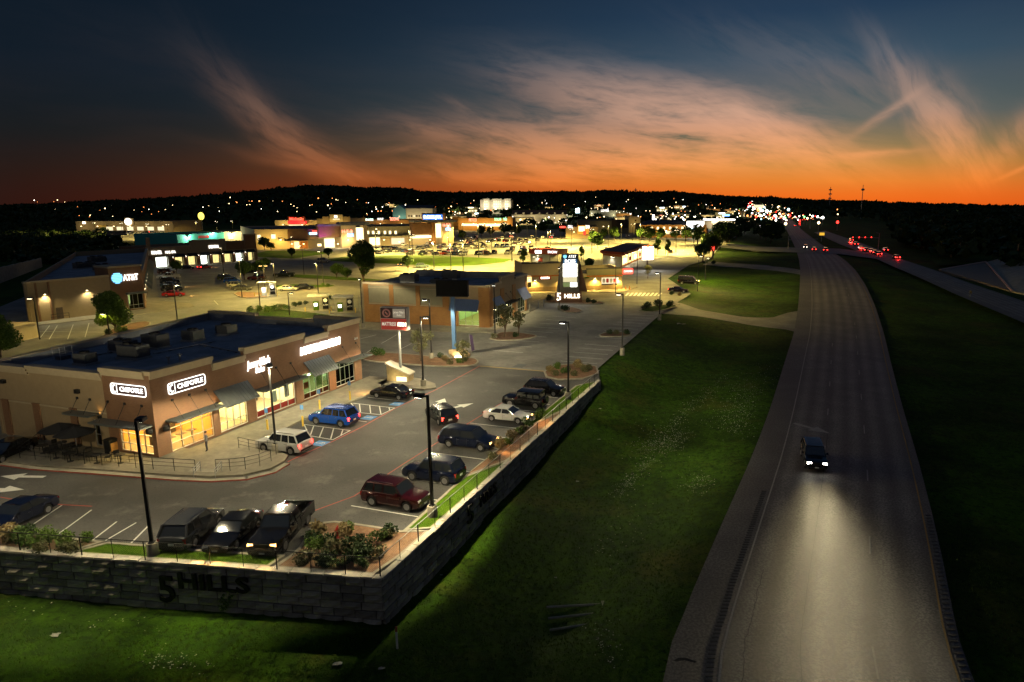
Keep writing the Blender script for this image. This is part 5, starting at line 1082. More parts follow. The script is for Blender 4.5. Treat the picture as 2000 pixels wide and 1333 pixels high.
def make_car(kind):
    L, W, Hh, zh, zb, zt, xa, xb, xc, xd, r, wf, wr = SPEC[kind]; t = thing('car', '', 'car')
    P_ = paint((.01, .01, .012))
    car_body(kind).build('body', P_, t, True); cabin_glass(kind).build('windows', 'car_glass', t); cabin_roof(kind).build('roof', P_, t, True); pillars(kind).build('pillars', P_ if kind != 'sedan' else P_, t, True)
    tw, rim, disc = wheel_mesh(r); t0 = None
    for x in (wf, wr):
        for s in (1, -1):
            if t0 is None:
                t0 = tw.build('wheel', 'rubber', t, True); rim.build('rim', 'alloy', t0, True); disc.build('brake_disc', 'trim_black', t0); o = t0
            else: o = copy_tree(t0, t)
            o.location = (x, s * (W / 2 - .13), r)
    MB().box(-L / 2 + .15, L / 2 - .15, -W / 2 + .3, W / 2 - .3, .2, .5).build('underbody', 'trim_black', t)
    for s in (1, -1):
        zl = zh - .22; y0, y1 = sorted((s * (W / 2 - .50), s * (W / 2 - .13))); MB().box(L / 2 - .22, L / 2 - .015, y0, y1, zl - .08, zl + .07, .02).build('headlight', 'head_off', t)
        zl = zt - .18; tall = .22 if kind in ('suv', 'crossover', 'minivan', 'jeep', 'van', 'pickup') else .09; y0, y1 = sorted((s * (W / 2 - (.28 if tall > .1 else .5)), s * (W / 2 - .085))); MB().box(-L / 2 + .0, -L / 2 + .2, y0, y1, zl - tall, zl + .08, .015).build('taillight', 'tail_off', t)
        MB().box(xa - .42, xa - .2, *sorted((s * (W / 2 - .02), s * (W / 2 + .17))), zb + .02, zb + .17, .02).build('mirror', P_, t)
        for k in (0, 1): x = xa - .95 - k * 1.0; MB().box(x - .1, x + .1, *sorted((s * (W / 2 - .01), s * (W / 2 + .02))), zb - .17, zb - .14).build('door_handle', 'chrome', t)
        sm = MB()
        for x in (xa - .12, xa - 1.12, max(xd + .35, xa - 2.1)): sm.box(x - .008, x + .008, *sorted((s * (W / 2 - .03), s * (W / 2 + .003))), .42, zb - .06)
        sm.build('door_seam', 'trim_black', t)
    MB().box(L / 2 - .1, L / 2 + .012, -W / 2 + .55, W / 2 - .55, zh - .40, zh - .16).build('grille', 'trim_black', t); MB().box(L / 2 - .1, L / 2 + .03, -W / 2 + .2, W / 2 - .2, .36, .50, .02).build('front_bumper', 'trim_black', t)
    MB().box(-L / 2 - .03, -L / 2 + .1, -W / 2 + .2, W / 2 - .2, .38, .55, .02).build('rear_bumper', 'trim_black', t); MB().box(-L / 2 - .045, -L / 2 - .01, -.17, .17, .62, .76).build('licence_plate', 'plate', t); MB().box(L / 2 + .034, L / 2 + .05, -.17, .17, .4, .5).build('licence_plate', 'plate', t)
    if kind in ('suv', 'crossover'):
        for s in (1, -1): MB().box(xc + .2, xb - .2, s * W * .33 - .02, s * W * .33 + .02, Hh + .01, Hh + .05).build('roof_rail', 'chrome', t)
    if kind == 'pickup':
        bd = MB(); a, b = -L / 2, xd - .05; bd.box(a, b, -W / 2 + .02, -W / 2 + .12, .62, zt + .02); bd.box(a, b, W / 2 - .12, W / 2 - .02, .62, zt + .02); bd.box(a, a + .08, -W / 2 + .123, W / 2 - .123, .62, zt); bd.box(a + .083, b, -W / 2 + .123, W / 2 - .123, .60, .70); bd.box(b - .1, b - .003, -W / 2 + .123, W / 2 - .123, .703, zt)
        bd.build('cargo_bed', P_, t)
        for s in (1, -1): MB().box(a, wr - r - .1, *sorted((s * (W / 2 - .1), s * (W / 2 - .012))), .42, .617).build('bed_skirt', P_, t); MB().box(wr + r + .1, b, *sorted((s * (W / 2 - .1), s * (W / 2 - .012))), .42, .617).build('bed_skirt', P_, t)
    if kind == 'jeep':
        sp = copy_tree(t0, t); sp.name = 'spare_wheel'; sp.location = (-L / 2 - .12, 0, .98); sp.rotation_euler = (0, 0, R(90))
        for s in (1, -1):
            for c in (wf, wr): MB().box(c - .52, c + .52, *sorted((s * (W / 2 - .1), s * (W / 2 + .08))), r * 2 + .02, r * 2 + .09, .02).build('fender', 'trim_black', t)
    return t
def car(kind, q, heading, color, label, heads=None, tails=False, group=None, scale=1., z=0., pos=None):
    if kind not in PROTO: PROTO[kind] = make_car(kind); t = PROTO[kind]
    else: t = copy_tree(PROTO[kind])
    p = pos or P(*q, z); place(t, p, heading, scale); tag(t, label, 'van' if kind in ('van', 'minivan') else 'pickup truck' if kind == 'pickup' else 'car'); t.name = {'van': 'van', 'minivan': 'minivan', 'pickup': 'pickup_truck', 'sedan': 'sedan', 'jeep': 'off_road_car'}.get(kind, 'sport_utility_car')
    if group: t['group'] = group
    elif 'group' in t: del t['group']
    pm = paint(color)
    for ch in t.children:
        n = ch.name.split('.')[0]
        if n in ('body', 'roof', 'pillars', 'mirror', 'cargo_bed', 'bed_skirt'): m = pm
        elif n == 'headlight': m = MATS[heads or 'head_off']
        elif n == 'taillight': m = MATS['tail_on' if tails else 'tail_off']
        else: continue
        ch.material_slots[0].link = 'OBJECT'; ch.material_slots[0].material = m
        if n == 'headlight' and heads:
            ys_ = [v.co.y for v in ch.data.vertices]; zs_ = [v.co.z for v in ch.data.vertices]; big = heads == 'head_white'
            lamp(ch, 'SPOT', (SPEC[kind][0] / 2 + .12, sum(ys_) / len(ys_), sum(zs_) / len(zs_)), 1000 if big else 700, (1, .80, .42) if big else (1, .48, .12), .06, 56 if big else 70, 1.0 if big else .8, (1, 0, 0 if big else -.2), bat='low' if big else False)
            if big: lamp(ch, 'SPOT', (SPEC[kind][0] / 2 + .12, sum(ys_) / len(ys_), sum(zs_) / len(zs_)), 2500, (1, .84, .5), .06, 26, 1.0, (1, 0, 0), bat='low', name='core_beam')
        if n == 'taillight' and tails: 
            ys_ = [v.co.y for v in ch.data.vertices]; lamp(ch, 'POINT', (-SPEC[kind][0] / 2 - .15, sum(ys_) / len(ys_), .8), 9, (1, .03, .02), .08)
    return t
hV = math.atan2(SV.y, SV.x); hN = hV + math.pi; hD = math.atan2((P(522, 1068) - P(584, 1000)).y, (P(522, 1068) - P(584, 1000)).x)
BLK_, NAV, WHT, BLU, RED_, GRY, SIL = (.006, .006, .007), (.004, .007, .022), (.62, .62, .60), (.008, .06, .33), (.030, .003, .004), (.045, .047, .052), (.30, .30, .31)
car('crossover', (1064, 770), hV, BLK_, 'black crossover parked nearest the far end of the side wall'); car('jeep', (1026, 794), hN, BLK_, 'black boxy off-road car with a spare wheel on its tailgate'); car('sedan', (992, 822), hV, WHT, 'white sedan parked nose-in by the side fence', 'head_on')
car('minivan', (915, 872), hV, NAV, 'dark minivan with amber-lit headlights by the side fence', 'head_on'); car('suv', (848, 936), hN, NAV, 'navy blue SUV backed in behind the light pole'); car('suv', (774, 985), hV, RED_, 'dark red SUV nearest the corner planting bed')
car('pickup', (553, 1050), hD, BLK_, 'black pickup truck with glowing headlights facing the front fence', 'head_on'); car('sedan', (459, 1053), hD, BLK_, 'black sedan between the pickup truck and the grey SUV'); car('suv', (379, 1049), hD + math.pi, GRY, 'dark grey SUV backed towards the front fence')
car('sedan', (38, 1020), hD - R(8), NAV, 'navy sedan with lit headlights at the left front bays', 'head_on'); car('sedan', (16, 893), math.atan2(P(-10, 905).y - P(50, 880).y, P(-10, 905).x - P(50, 880).x), BLK_, 'black car at the left edge beside the patio')
car('suv', (556, 880), hN, WHT, 'white SUV with lit tail lights beside the pavement', None, True); car('suv', (653, 828), hN, BLU, 'bright blue SUV with lit tail lights in the accessible bay', None, True); car('sedan', (766, 777), hN, BLK_, 'black sedan parked by the sloped stone sign base')
car('crossover', (862, 822), math.atan2(P(836, 806).y - P(884, 838).y, P(836, 806).x - P(884, 838).x), (.02, .022, .024), 'dark car with glowing red brake lights in the driving lane', None, True)
p = rpt(1588, 905); car('suv', None, math.atan2(-1, -.22), BLK_, 'dark SUV with bright white headlights driving on the highway', 'head_white', pos=p + Vector((0, 0, .03)))
car('sedan', (1325, 572), hV, (.03, .008, .01), 'dark sedan parked beside the black van near the driveway', None, True); car('van', (1345, 556), hV, BLK_, 'black van with a lit headlight parked at the grass edge', 'head_on')
AG = 'cars in the phone shop car park'
for kind, q, h, c, lb in (('sedan', (340, 580), R(20), (.45, .02, .02), 'bright red sedan at the near end of the phone shop row'), ('suv', (337, 570), R(20), BLK_, 'black SUV next to the red sedan'), ('sedan', (334, 562), R(20), (.02, .04, .05), 'dark teal sedan second from the red sedan'), ('suv', (333, 555), R(20), BLK_, 'black SUV between the dark sedan and the white pickup'),
      ('pickup', (330, 546), R(200), WHT, 'white pickup truck parked before the phone shops'), ('suv', (326, 536), R(20), (.06, .012, .012), 'maroon SUV beyond the white pickup'), ('sedan', (366, 527), R(15), NAV, 'navy sedan before the far shop row'), ('sedan', (400, 526), R(75), (.35, .04, .04), 'sedan with glowing red tail lights before the far shop row'),
      ('suv', (443, 548), R(10), (.05, .06, .02), 'dark green SUV at the top of the planted island row'), ('crossover', (455, 554), R(10), BLU, 'blue crossover in the planted island row'), ('crossover', (463, 563), R(10), (.4, .38, .3), 'silver crossover in the planted island row'), ('sedan', (473, 568), R(10), (.06, .06, .05), 'dark sedan at the near end of the planted island row'),
      ('suv', (502, 548), R(190), (.10, .02, .02), 'dark red SUV behind the bank machine lamp'), ('suv', (490, 535), R(190), BLK_, 'black SUV half hidden by the round tree'), ('pickup', (555, 542), R(190), (.02, .03, .03), 'dark pickup on the lawn edge behind the bank machine'), ('sedan', (563, 569), R(5), (.75, .72, .6), 'white sedan beside the bank machine'),
      ('sedan', (595, 566), R(5), BLK_, 'black sedan next to the white sedan by the bank machine'), ('suv', (632, 514), R(20), SIL, 'silver SUV driving past the light pole behind the lawn'), ('crossover', (825, 524), R(10), (.10, .14, .15), 'blue-grey crossover behind the tan brick shop roof'), ('sedan', (788, 520), R(-110), GRY, 'car with lit headlights behind the tan brick shop')):
    car(kind, q, h, c, lb, 'head_on' if 'lit headlights' in lb else None, 'red tail lights' in lb, AG)
# small far cars: one mesh each
def far_car_mesh(kind):
    m = car_body(kind, 2); g = cabin_glass(kind); r_ = cabin_roof(kind); L, W, Hh, zh, zb, zt, xa, xb, xc, xd, r, wf, wr = SPEC[kind]
    m.cur = 1; m.add(g.v, g.f); m.cur = 0; m.add(r_.v, r_.f); m.cur = 2
    for x in (wf, wr):
        for s in (1, -1): m.tube((x, s * (W / 2 - .22), r), (x, s * (W / 2 + .01), r), r, n=10)
    if kind == 'pickup': m.cur = 0; m.box(-L / 2, xd, -W / 2, W / 2, .6, zt)
    m.cur = 3; 
    for s in (1, -1): m.box(-L / 2 - .02, -L / 2 + .15, s * W * .4 - .15, s * W * .4 + .15, zt - .35, zt - .1)
    m.cur = 4
    for s in (1, -1): m.box(L / 2 - .2, L / 2 + .02, s * W * .36 - .2, s * W * .36 + .2, zh - .32, zh - .14)
    return m.build('far_car', [paint((.3, .3, .3)), 'car_glass', 'rubber', 'tail_off', 'head_off'], None, True)
FARP = {}
def far_car(kind, p, h, c, label, group, on=None):
    if kind not in FARP: FARP[kind] = far_car_mesh(kind); o = FARP[kind]
    else: o = FARP[kind].copy(); COL.objects.link(o)
    o.name = 'parked_car'; place(o, p, h); tag(o, label, 'car', group)
    for i, m in ((0, paint(c)), (3, MATS['tail_far' if on == 't' else 'tail_off']), (4, MATS['head_far' if on == 'h' else 'head_off'])): o.material_slots[i].link = 'OBJECT'; o.material_slots[i].material = m
    return o
CN = {'white': (.75, .75, .72), 'black': (.01, .01, .012), 'silver': (.35, .35, .36), 'dark blue': (.015, .03, .10), 'red': (.35, .02, .02), 'grey': (.08, .08, .085)}
HEB = [(742, 497), (736, 491), (750, 489), (762, 488), (778, 493), (773, 489), (790, 494), (800, 496), (803, 493), (828, 491), (842, 497), (850, 499), (858, 497), (868, 499), (880, 499), (893, 499), (900, 497), (905, 500), (908, 494), (872, 489), (860, 486), (866, 483), (832, 485), (845, 482), (888, 484), (897, 484), (920, 480), (945, 490),
       (948, 496), (965, 497), (970, 484), (982, 484), (990, 484), (992, 497), (955, 475), (962, 473), (975, 473), (980, 469), (990, 474), (1000, 474), (1005, 472), (1012, 471), (1028, 473), (1050, 472), (1078, 467), (1070, 490), (1137, 493), (1185, 492), (1310, 495), (1000, 465), (915, 468), (930, 466), (885, 470), (905, 473), (920, 472), (870, 474),
       (850, 473), (835, 474), (820, 477), (798, 478), (790, 481), (1040, 466), (1060, 466), (1080, 463), (1225, 464), (1300, 463), (1260, 465), (1370, 464), (690, 492), (757, 494), (815, 493), (818, 488), (878, 494), (890, 491), (930, 486), (1018, 477), (940, 480)]
for _ in range(46): HEB.append((rnd.choice((rnd.uniform(735, 915), rnd.uniform(915, 1060))), rnd.choice((470.5, 474, 478.5, 483, 488, 493, 498.5)) + rnd.uniform(-.5, .5)))
for x, y in HEB:
    k = rnd.choice(('sedan', 'suv', 'crossover', 'pickup', 'suv', 'minivan')); cn = rnd.choice(('white', 'white', 'black', 'silver', 'white', 'dark blue', 'red', 'grey', 'black')); on = 't' if y < 478 and rnd.random() < .3 else ('h' if y < 476 and rnd.random() < .25 else None)
    nm = {'suv': 'SUV', 'pickup': 'pickup'}.get(k, k); far_car(k, P(x, y), R(80 + rnd.choice((0, 180)) + rnd.uniform(-4, 4)), CN[cn], f'{cn} {nm}{" with lit lights" if on else ""} in the {"near" if y > 489 else "middle" if y > 478 else "back"} rows of the grocery car park', 'cars in the grocery car park', on)
for i in range(22):
    x = 165 + i * 8 + rnd.uniform(-2, 2); y = 457 + rnd.uniform(-3, 6); cn = rnd.choice(list(CN)); far_car(rnd.choice(('sedan', 'suv')), P(x, y), R(rnd.choice((30, 210))), CN[cn], f'{cn} car before the low shops at the far left', 'cars before the far left shops', 't' if i in (7, 15) else None)
for x, y in ((1680, 489), (1690, 492), (1700, 494), (1707, 497), (1715, 500), (1728, 492), (1750, 507), (1671, 480), (1660, 477), (1662, 472)): far_car('suv', rpt(x, y), math.atan2((rpt(1690, 495) - rpt(1760, 517)).y, (rpt(1690, 495) - rpt(1760, 517)).x), rnd.choice((CN['black'], CN['grey'], CN['white'])), 'car with bright red brake lights queueing at the signals', 'cars queueing at the signals', 't')
for o in [o for o in bpy.data.objects if o.get('group') == 'cars queueing at the signals'][::2]: lamp(o, 'POINT', (-3.2, 0, .9), 260, (1, .03, .02), .15)
for x, y, on in ((1573, 486, 'h'), (1530, 442, 'h'), (1527, 440, 'h'), (1553, 443, 't'), (1562, 442, 't'), (1590, 491, 't'), (1612, 492, 't')): far_car('suv', rpt(x, y), R(-110 if on == 'h' else 70), CN['grey'], 'car with lit headlights on the far highway' if on == 'h' else 'car with red tail lights at the far junction', 'cars on the far highway', on)
# ------------------------------------------------------------------ restaurants, kiosk and signs
mat('red_band', (.42, .06, .03), (.5, .08, .04), rough=.5); mat('orange_paint', (.65, .20, .03), rough=.5); mat('stone_veneer', (.33, .24, .13), (.48, .36, .20), rough=.9, scale=2.5, bump=.5, bscale=6)
A_, B_ = P(1020, 572), P(1215, 566); d_ = B_ - A_
chk = thing('chicken_restaurant', 'low tan restaurant with an orange stripe, stone base and glowing walls behind the tall sign', 'building', A_, math.atan2(d_.y, d_.x)); f = Face(chk, A_, B_); L_ = f.L
xm = f.px(1110, 540)[0]; xr = f.px(1146, 540)[0]
f.put(wall_cols(MB(), 0, L_, 0, .4, [(0, xm, 7.0), (xm, xr, 4.2), (xr, L_, 5.3)], [(f.px(1030, 545)[0], f.px(1038, 545)[0], 1.2, 3.0), (f.px(1175, 548)[0], f.px(1206, 548)[0], 1.2, 2.9)]).build('front_wall', 'stucco_cream'))
MB().box(.3, xm, .4, 11, 6.3, 6.45).build('roof', 'dark_roof', chk); MB().box(xm, L_ - .3, .4, 11, 3.9, 4.0).build('roof', 'dark_roof', chk); MB().box(L_ - .35, L_, .4, 11, 0, 5.3).build('end_wall', 'stucco_cream', chk); MB().box(0, .35, .4, 11, 0, 7).build('end_wall', 'stucco_cream', chk); MB().box(0, L_, 11, 11.3, 0, 5.2).build('back_wall', 'stucco_cream', chk)
f.box('stripe', 'orange_paint', 0, xm, 3.75, 4.05, .10, .03); f.box('stripe', 'orange_paint', xr, L_ + .05, 3.35, 3.65, .10, .03); f.box('stone_base', 'stone_veneer', 0, L_ + .05, 0, 1.15, .10, .03)
f.box('upper_band', 'stucco_olive', xr, L_ + .06, 3.66, 5.25, .08, .03)
for a, b, h in ((0, xm, 7.0), (xr, L_, 5.3)): f.box('cornice', 'dark_roof', a - .05, b + .1, h - .1, h + .12, .2, .5)
f.rect('oval_sign', 'red_band', 1053, 541, 1076, 547, .15); f.tpx('lettering', 'CHICKEN', 'sign_cream', 1056, 542, 1073, 546, .2)
f.rect('lit_window', 'window_warm', 1030, 539, 1038, 552, .02, .05); f.rect('lit_window', 'window_soft', 1175, 543, 1206, 555, .02, .05)
for k in range(4): f.rect('menu_poster', 'poster_red' if k % 2 else 'poster_white', 1177 + k * 7, 545, 1182 + k * 7, 553, .06)
for x, z in ((f.px(1162, 545)[0], 3.0), (f.px(1045, 552)[0], 2.9), (f.px(1095, 552)[0], 2.9), (L_ - 1.2, 2.9), (f.px(1034, 560)[0], 3.2)): wall_lamp(f, x, z, 2600 if x > 15 else 1500, (1, .62, .13), out=.3, size=160)
sg = f.box('blade_sign', 'sign_red', L_ + .1, L_ + 2.6, 3.9, 5.2, .5, -.1); f.text('lettering', 'CHICKEN', 'sign_white', L_ + 1.35, 4.55, .65, .55, sx=.8)
f.put(MB().box(xm + .5, xr + .3, -1.4, -.02, 3.2, 3.35).build('drive_through_canopy', 'lawn')); 
for k, (x, o) in enumerate(((L_ + .6, 1.0), (L_ + 1.5, 1.4))): f.put(MB().lathe([(.25, .12), (.18, .2), (.05, 1.0)], 8, (x, -o, 0)).build('traffic_cone', 'orange_paint'))
# red and white kiosk
A_, B_ = P(1036, 516), P(1073, 518); d_ = B_ - A_; ksk = thing('kiosk', 'small white kiosk with a bright red roof band left of the tall sign', 'kiosk', A_, math.atan2(d_.y, d_.x)); f = Face(ksk, A_, B_); L_ = f.L
f.box('wall', 'white_paint', 0, L_, 0, 3.6, 0, 6); f.put(MB().box(-.3, L_ + 3.4, -.4, 7, 3.6, 5.4).build('roof_band', 'red_band')); f.put(MB().box(L_ + 2.9, L_ + 3.2, 5.5, 6, 0, 3.6).build('post', 'white_paint')); f.put(MB().box(L_ * .45, L_ * .65, -.04, .02, 0, 2.4).build('door', 'red_band'))
f.text('lettering', 'SNOW', 'sign_white', L_ + 1.6, 4.5, 1.3, .5); wall_lamp(f, L_ * .4, 3.1, 900, (1, .9, .6), out=.5); f.put(MB().box(L_ * .3, L_ * .62, -.55, -.42, 3.9, 4.9).build('lit_sign', 'panel_white'))
# burger restaurant
F0, F1, F2 = P(1177, 519), P(1214, 523), P(1262, 502); d_ = F2 - F1; brg = thing('burger_restaurant', 'long burger restaurant with red fascia roof and glowing glass side beside the white W sign', 'building', F1, math.atan2(d_.y, d_.x)); F3 = F0 + d_
f, g = Face(brg, F1, F2), Face(brg, F0, F1)
g.box('wall', 'white_paint', 0, g.L, 0, 4.2, 0, .3); g.box('stripe', 'orange_paint', -.05, g.L - .1, 3.5, 4.1, .08, .02); f.box('glass_wall', 'window_warm', .3, f.L, .6, 3.6, 0, .2); f.box('sill_wall', 'orange_paint', 0, f.L, 0, .58, .1, .3)
for k in range(9): f.box('mullion', 'red_band', f.L * k / 9, f.L * k / 9 + .45, .6, 3.62, .12, -.01)
for k in range(5): f.box('poster', 'poster_red' if k % 2 else 'panel_white', f.L * (k + .3) / 5, f.L * (k + .7) / 5, 1.2, 2.6, .1, -.02)
lw = (Matrix.Translation(F1) @ Matrix.Rotation(brg.rotation_euler.z, 4, 'Z')).inverted(); n_ = Vector((f.e.y, -f.e.x, 0))
rp = [V2(lw @ v) for v in (F0 - f.e * 1.5 - g.e * 1, F1 - f.e * 1.5 + g.e * 1.6, F2 + g.e * 1.6, F3 - g.e * 1)]
MB().prism(rp, 4.3, 5.2).build('roof_fascia', 'red_band', brg); MB().prism([(x * .98 + .2, y * .96) for x, y in rp], 5.2, 5.35).build('roof', 'dark_roof', brg)
MB().prism([V2(lw @ v) for v in (F3, F2)] + [V2(lw @ v) for v in (F2 + f.e * .3, F3 + f.e * .3)], 0, 4.3).build('back_wall', 'white_paint', brg)
for k in range(4): wall_lamp(f, f.L * (k + .5) / 4, 3.75, 1500, (1, .9, .6), out=.9, size=165)
wall_lamp(g, g.L * .5, 3.3, 420, (1, .9, .65), out=.6, size=165)
pz = P(1264, 528); ws = thing('pole_sign', 'big glowing white square sign with an orange W on a short pole', 'sign', pz, R(8))
MB().box(-.25, .25, -.2, .2, 0, 3.4).build('pole', 'dark_stuff', ws); MB().box(-1.95, 1.95, -.3, .3, 3.2, 7.9).build('cabinet', 'orange_paint', ws); MB().box(-1.85, 1.85, -.34, -.303, 3.3, 7.6).build('panel', 'panel_white', ws)
z_ = MB(); 
for x0, x1 in ((-1.1, -.55), (-.55, 0), (0, .55), (.55, 1.1)):
    s = 1 if x0 in (-1.1, 0) else -1; za, zb_ = (7.85, 6.55) if s > 0 else (6.55, 7.85)
    z_.add([(x0 - .18, -.36, za), (x0 + .18, -.36, za), (x1 + .18, -.36, zb_), (x1 - .18, -.36, zb_)], [(0, 1, 2, 3)])
z_.build('w_emblem', 'sign_orange' if 'sign_orange' in MATS else glow('sign_orange', (1, .16, .02), 3), ws); lamp(ws, 'AREA', (0, -1, 5), 900, (1, .95, .85), (3.5, 4), aim=(0, -1, -.5), name='panel_light')
# tall tenant sign
mp = P(1110, 592); mon = thing('tenant_sign', 'tall tapered sign tower with glowing white tenant panels and lit 5 HILLS letters', 'sign', mp, R(4))
mat('tower_metal', (.16, .145, .10), (.2, .18, .13), rough=.6, scale=1)
MB().box(-2.9, 2.9, -.7, .7, 0, 2.3, .05).build('plinth', 'brick', mon); MB().add([(-2.6, -.35, 2.3), (2.35, -.35, 2.3), (2.35, .6, 2.3), (-2.6, .6, 2.3), (-1.35, -.35, 10.6), (2.2, -.35, 10.6), (2.2, .6, 10.6), (-1.35, .6, 10.6)], [(3, 2, 1, 0), (4, 5, 6, 7), (0, 1, 5, 4), (1, 2, 6, 5), (2, 3, 7, 6), (3, 0, 4, 7)]).build('tower', 'tower_metal', mon)
mat('sign_black', (.004, .005, .006), rough=.7, spec=.2)
pz_ = [(9.55, 10.45, 'sign_black'), (8.6, 9.45, 'sign_cyan_dim'), (7.6, 8.5, 'panel_white'), (6.6, 7.5, 'panel_white'), (5.65, 6.55, 'panel_white'), (4.55, 5.5, 'panel_dim'), (3.5, 4.45, 'panel_green')]
glow('sign_cyan_dim', (.05, .16, .30), .8)
for i, (a, b, m) in enumerate(pz_): MB().box(-1.15, 1.85, -.42, -.352, a, b).build('tenant_panel', m, mon)
MB().box(.4, 1.85, -.44, -.422, 3.5, 4.45).build('tenant_panel', 'panel_white', mon)
text_mesh('lettering', 'AT&T', .85, 'sign_white', mon, face_front(.85, -.46, 10.0), depth=.05, sx=.8); q = MB()
for k in range(6): z = -.38 + k * .13; q.box(-.75 - math.sqrt(.17 - min(.16, z * z)), -.75 + math.sqrt(.17 - min(.16, z * z)), -.46, -.425, 10.0 + z, 10.09 + z)
q.build('globe_emblem', 'sign_cyan', mon); text_mesh('lettering', 'ROSS', 1.0, 'sign_white', mon, face_front(.35, -.46, 9.02), depth=.05, bold=.02, sx=1.0); text_mesh('lettering', '97', .55, 'panel_dim', mon, face_front(1.3, -.45, 8.05), depth=.03)
text_mesh('lettering', 'HILLS', 1.25, 'sign_cream', mon, face_front(.75, -.78, 1.5), depth=.08, bold=.02, sx=1.15); text_mesh('numeral', '5', 2.3, 'sign_cream', mon, face_front(-2.1, -.80, 1.35), depth=.08, bold=.03, sx=.9)
lamp(mon, 'AREA', (.3, -1.2, 6.6), 160, (1, .96, .85), (3, 5), aim=(0, -1, -.6), name='panel_light')
MB().add([(2.4, .5, 2.3), (4.2, .5, 2.3), (2.4, .5, 9.4), (2.4, .58, 2.3), (4.2, .58, 2.3), (2.4, .58, 9.4)], [(0, 1, 2), (5, 4, 3), (0, 3, 4, 1), (1, 4, 5, 2), (2, 5, 3, 0)]).build('fin', 'brick', mon)
# shop pole sign by the corner row
sp_ = P(784, 745); ms_ = thing('pole_sign', 'dark and red cabinet sign on a grey pole rising from a sloped stone base', 'sign', sp_, R(-10))
MB().tube((0, 0, 0), (0, 0, 6.5), .16, n=12).build('pole', 'galvanised', ms_, True); MB().box(-2.05, 1.25, -.45, .45, 6.35, 9.05).build('cabinet', 'galvanised', ms_)
MB().box(-2.0, 1.2, -.48, -.453, 7.75, 9.0).build('dark_panel', 'sign_brown', ms_) if mat('sign_brown', (.045, .025, .02)) else 0; MB().box(-2.0, 1.2, -.48, -.453, 6.4, 7.7).build('red_panel', 'sign_dull_red', ms_) if mat('sign_dull_red', (.38, .05, .04), emit=(.6, .05, .04), es=.12) else 0
MB().box(-.45, 1.1, -.495, -.482, 7.85, 8.9).build('grey_panel', 'sign_grey', ms_) if mat('sign_grey', (.35, .32, .28), emit=(.6, .55, .45), es=.12) else 0
mat('sign_rose', (.30, .14, .12), emit=(.5, .22, .2), es=.1); q = MB()
for k in range(20): a = 2 * math.pi * k / 20; q.tube((-1.25 + .43 * math.cos(a), -.49, 8.37 + .43 * math.sin(a)), (-1.25 + .43 * math.cos(a + .32), -.49, 8.37 + .43 * math.sin(a + .32)), .10, n=5)
q.tube((-1.4, -.49, 8.5), (-1.1, -.49, 8.2), .09); q.build('pepper_medallion', 'sign_rose', ms_)
mat('sign_pale', (.6, .58, .52), emit=(1, .93, .8), es=.35); text_mesh('lettering', "Jersey Mike's", .42, 'sign_pale', ms_, face_front(.33, -.51, 8.5), depth=.03, sx=.62, shear=.2); text_mesh('lettering', 'Subs', .34, 'sign_pale', ms_, face_front(.33, -.51, 8.16), depth=.03, shear=.2); text_mesh('lettering', 'MATTRESS', .62, 'sign_pale', ms_, face_front(-1.0, -.5, 7.05), depth=.03, sx=.62, shear=.15, bold=.01); text_mesh('lettering', 'FIRM', .66, 'sign_cream', ms_, face_front(.62, -.5, 7.03), depth=.03, sx=.78, shear=.15, bold=.015)
MB().add([(-1.5, -.7, 0), (1.3, -.7, 0), (1.3, .7, 0), (-1.5, .7, 0), (-1.5, -.7, 2.2), (1.3, -.7, 1.0), (1.3, .7, 1.0), (-1.5, .7, 2.2)], [(3, 2, 1, 0), (4, 5, 6, 7), (0, 1, 5, 4), (1, 2, 6, 5), (2, 3, 7, 6), (3, 0, 4, 7)]).build('stone_base', 'stone_veneer', ms_)
MB().add([(-1.65, -.85, 2.22), (1.45, -.85, .93), (1.45, .85, .93), (-1.65, .85, 2.22), (-1.65, -.85, 2.36), (1.45, -.85, 1.07), (1.45, .85, 1.07), (-1.65, .85, 2.36)], [(3, 2, 1, 0), (4, 5, 6, 7), (0, 1, 5, 4), (1, 2, 6, 5), (2, 3, 7, 6), (3, 0, 4, 7)]).build('stone_cap', 'block_cap', ms_)
MB().box(-.3, 1.0, -.72, -.703, .15, .7).build('lit_plaque', 'panel_dim2', ms_) if glow('panel_dim2', (1, .85, .5), 2.2) else 0; lamp(ms_, 'SPOT', (0, -1.8, .3), 110, (1, .86, .4), .1, 120, .6, (0, 1, .3))
# blank black pole sign
bp_ = P(888, 694); bs_ = thing('pole_sign', 'blank black rectangular sign on a tall blue square pole', 'sign', bp_, R(-6)); mat('blue_pole', (.045, .11, .24), (.06, .135, .28), rough=.5)
MB().box(-.26, .26, -.26, .26, 0, 8.5).build('pole', 'blue_pole', bs_); MB().box(-2.25, 2.25, -.4, .4, 8.4, 10.65).build('panel', 'sign_black', bs_); MB().box(-2.3, 2.3, -.45, -.403, 8.36, 8.46).build('frame', 'black_metal', bs_)
rk = thing('boulder', 'pale lit boulder at the foot of the blue sign pole', 'rock', P(896, 697), 0); q = MB().lathe([(1.35, 0), (1.5, .4), (1.2, .9), (.5, 1.2)], 9); q.v = [(x * (1 + .2 * math.sin(z * 3 + x)), y * .6, z * (1 + .15 * math.sin(x * 3))) for x, y, z in q.v]; q.build('stone', 'stone_veneer', rk); h = MB().box(-.3, .6, -1.3, -1.1, .15, .3).build('ground_lamp', 'lens_warm', rk); lamp(h, 'SPOT', (0, -1.5, .35), 120, (1, .8, .4), .1, 130, .6, (0, 1, .5))
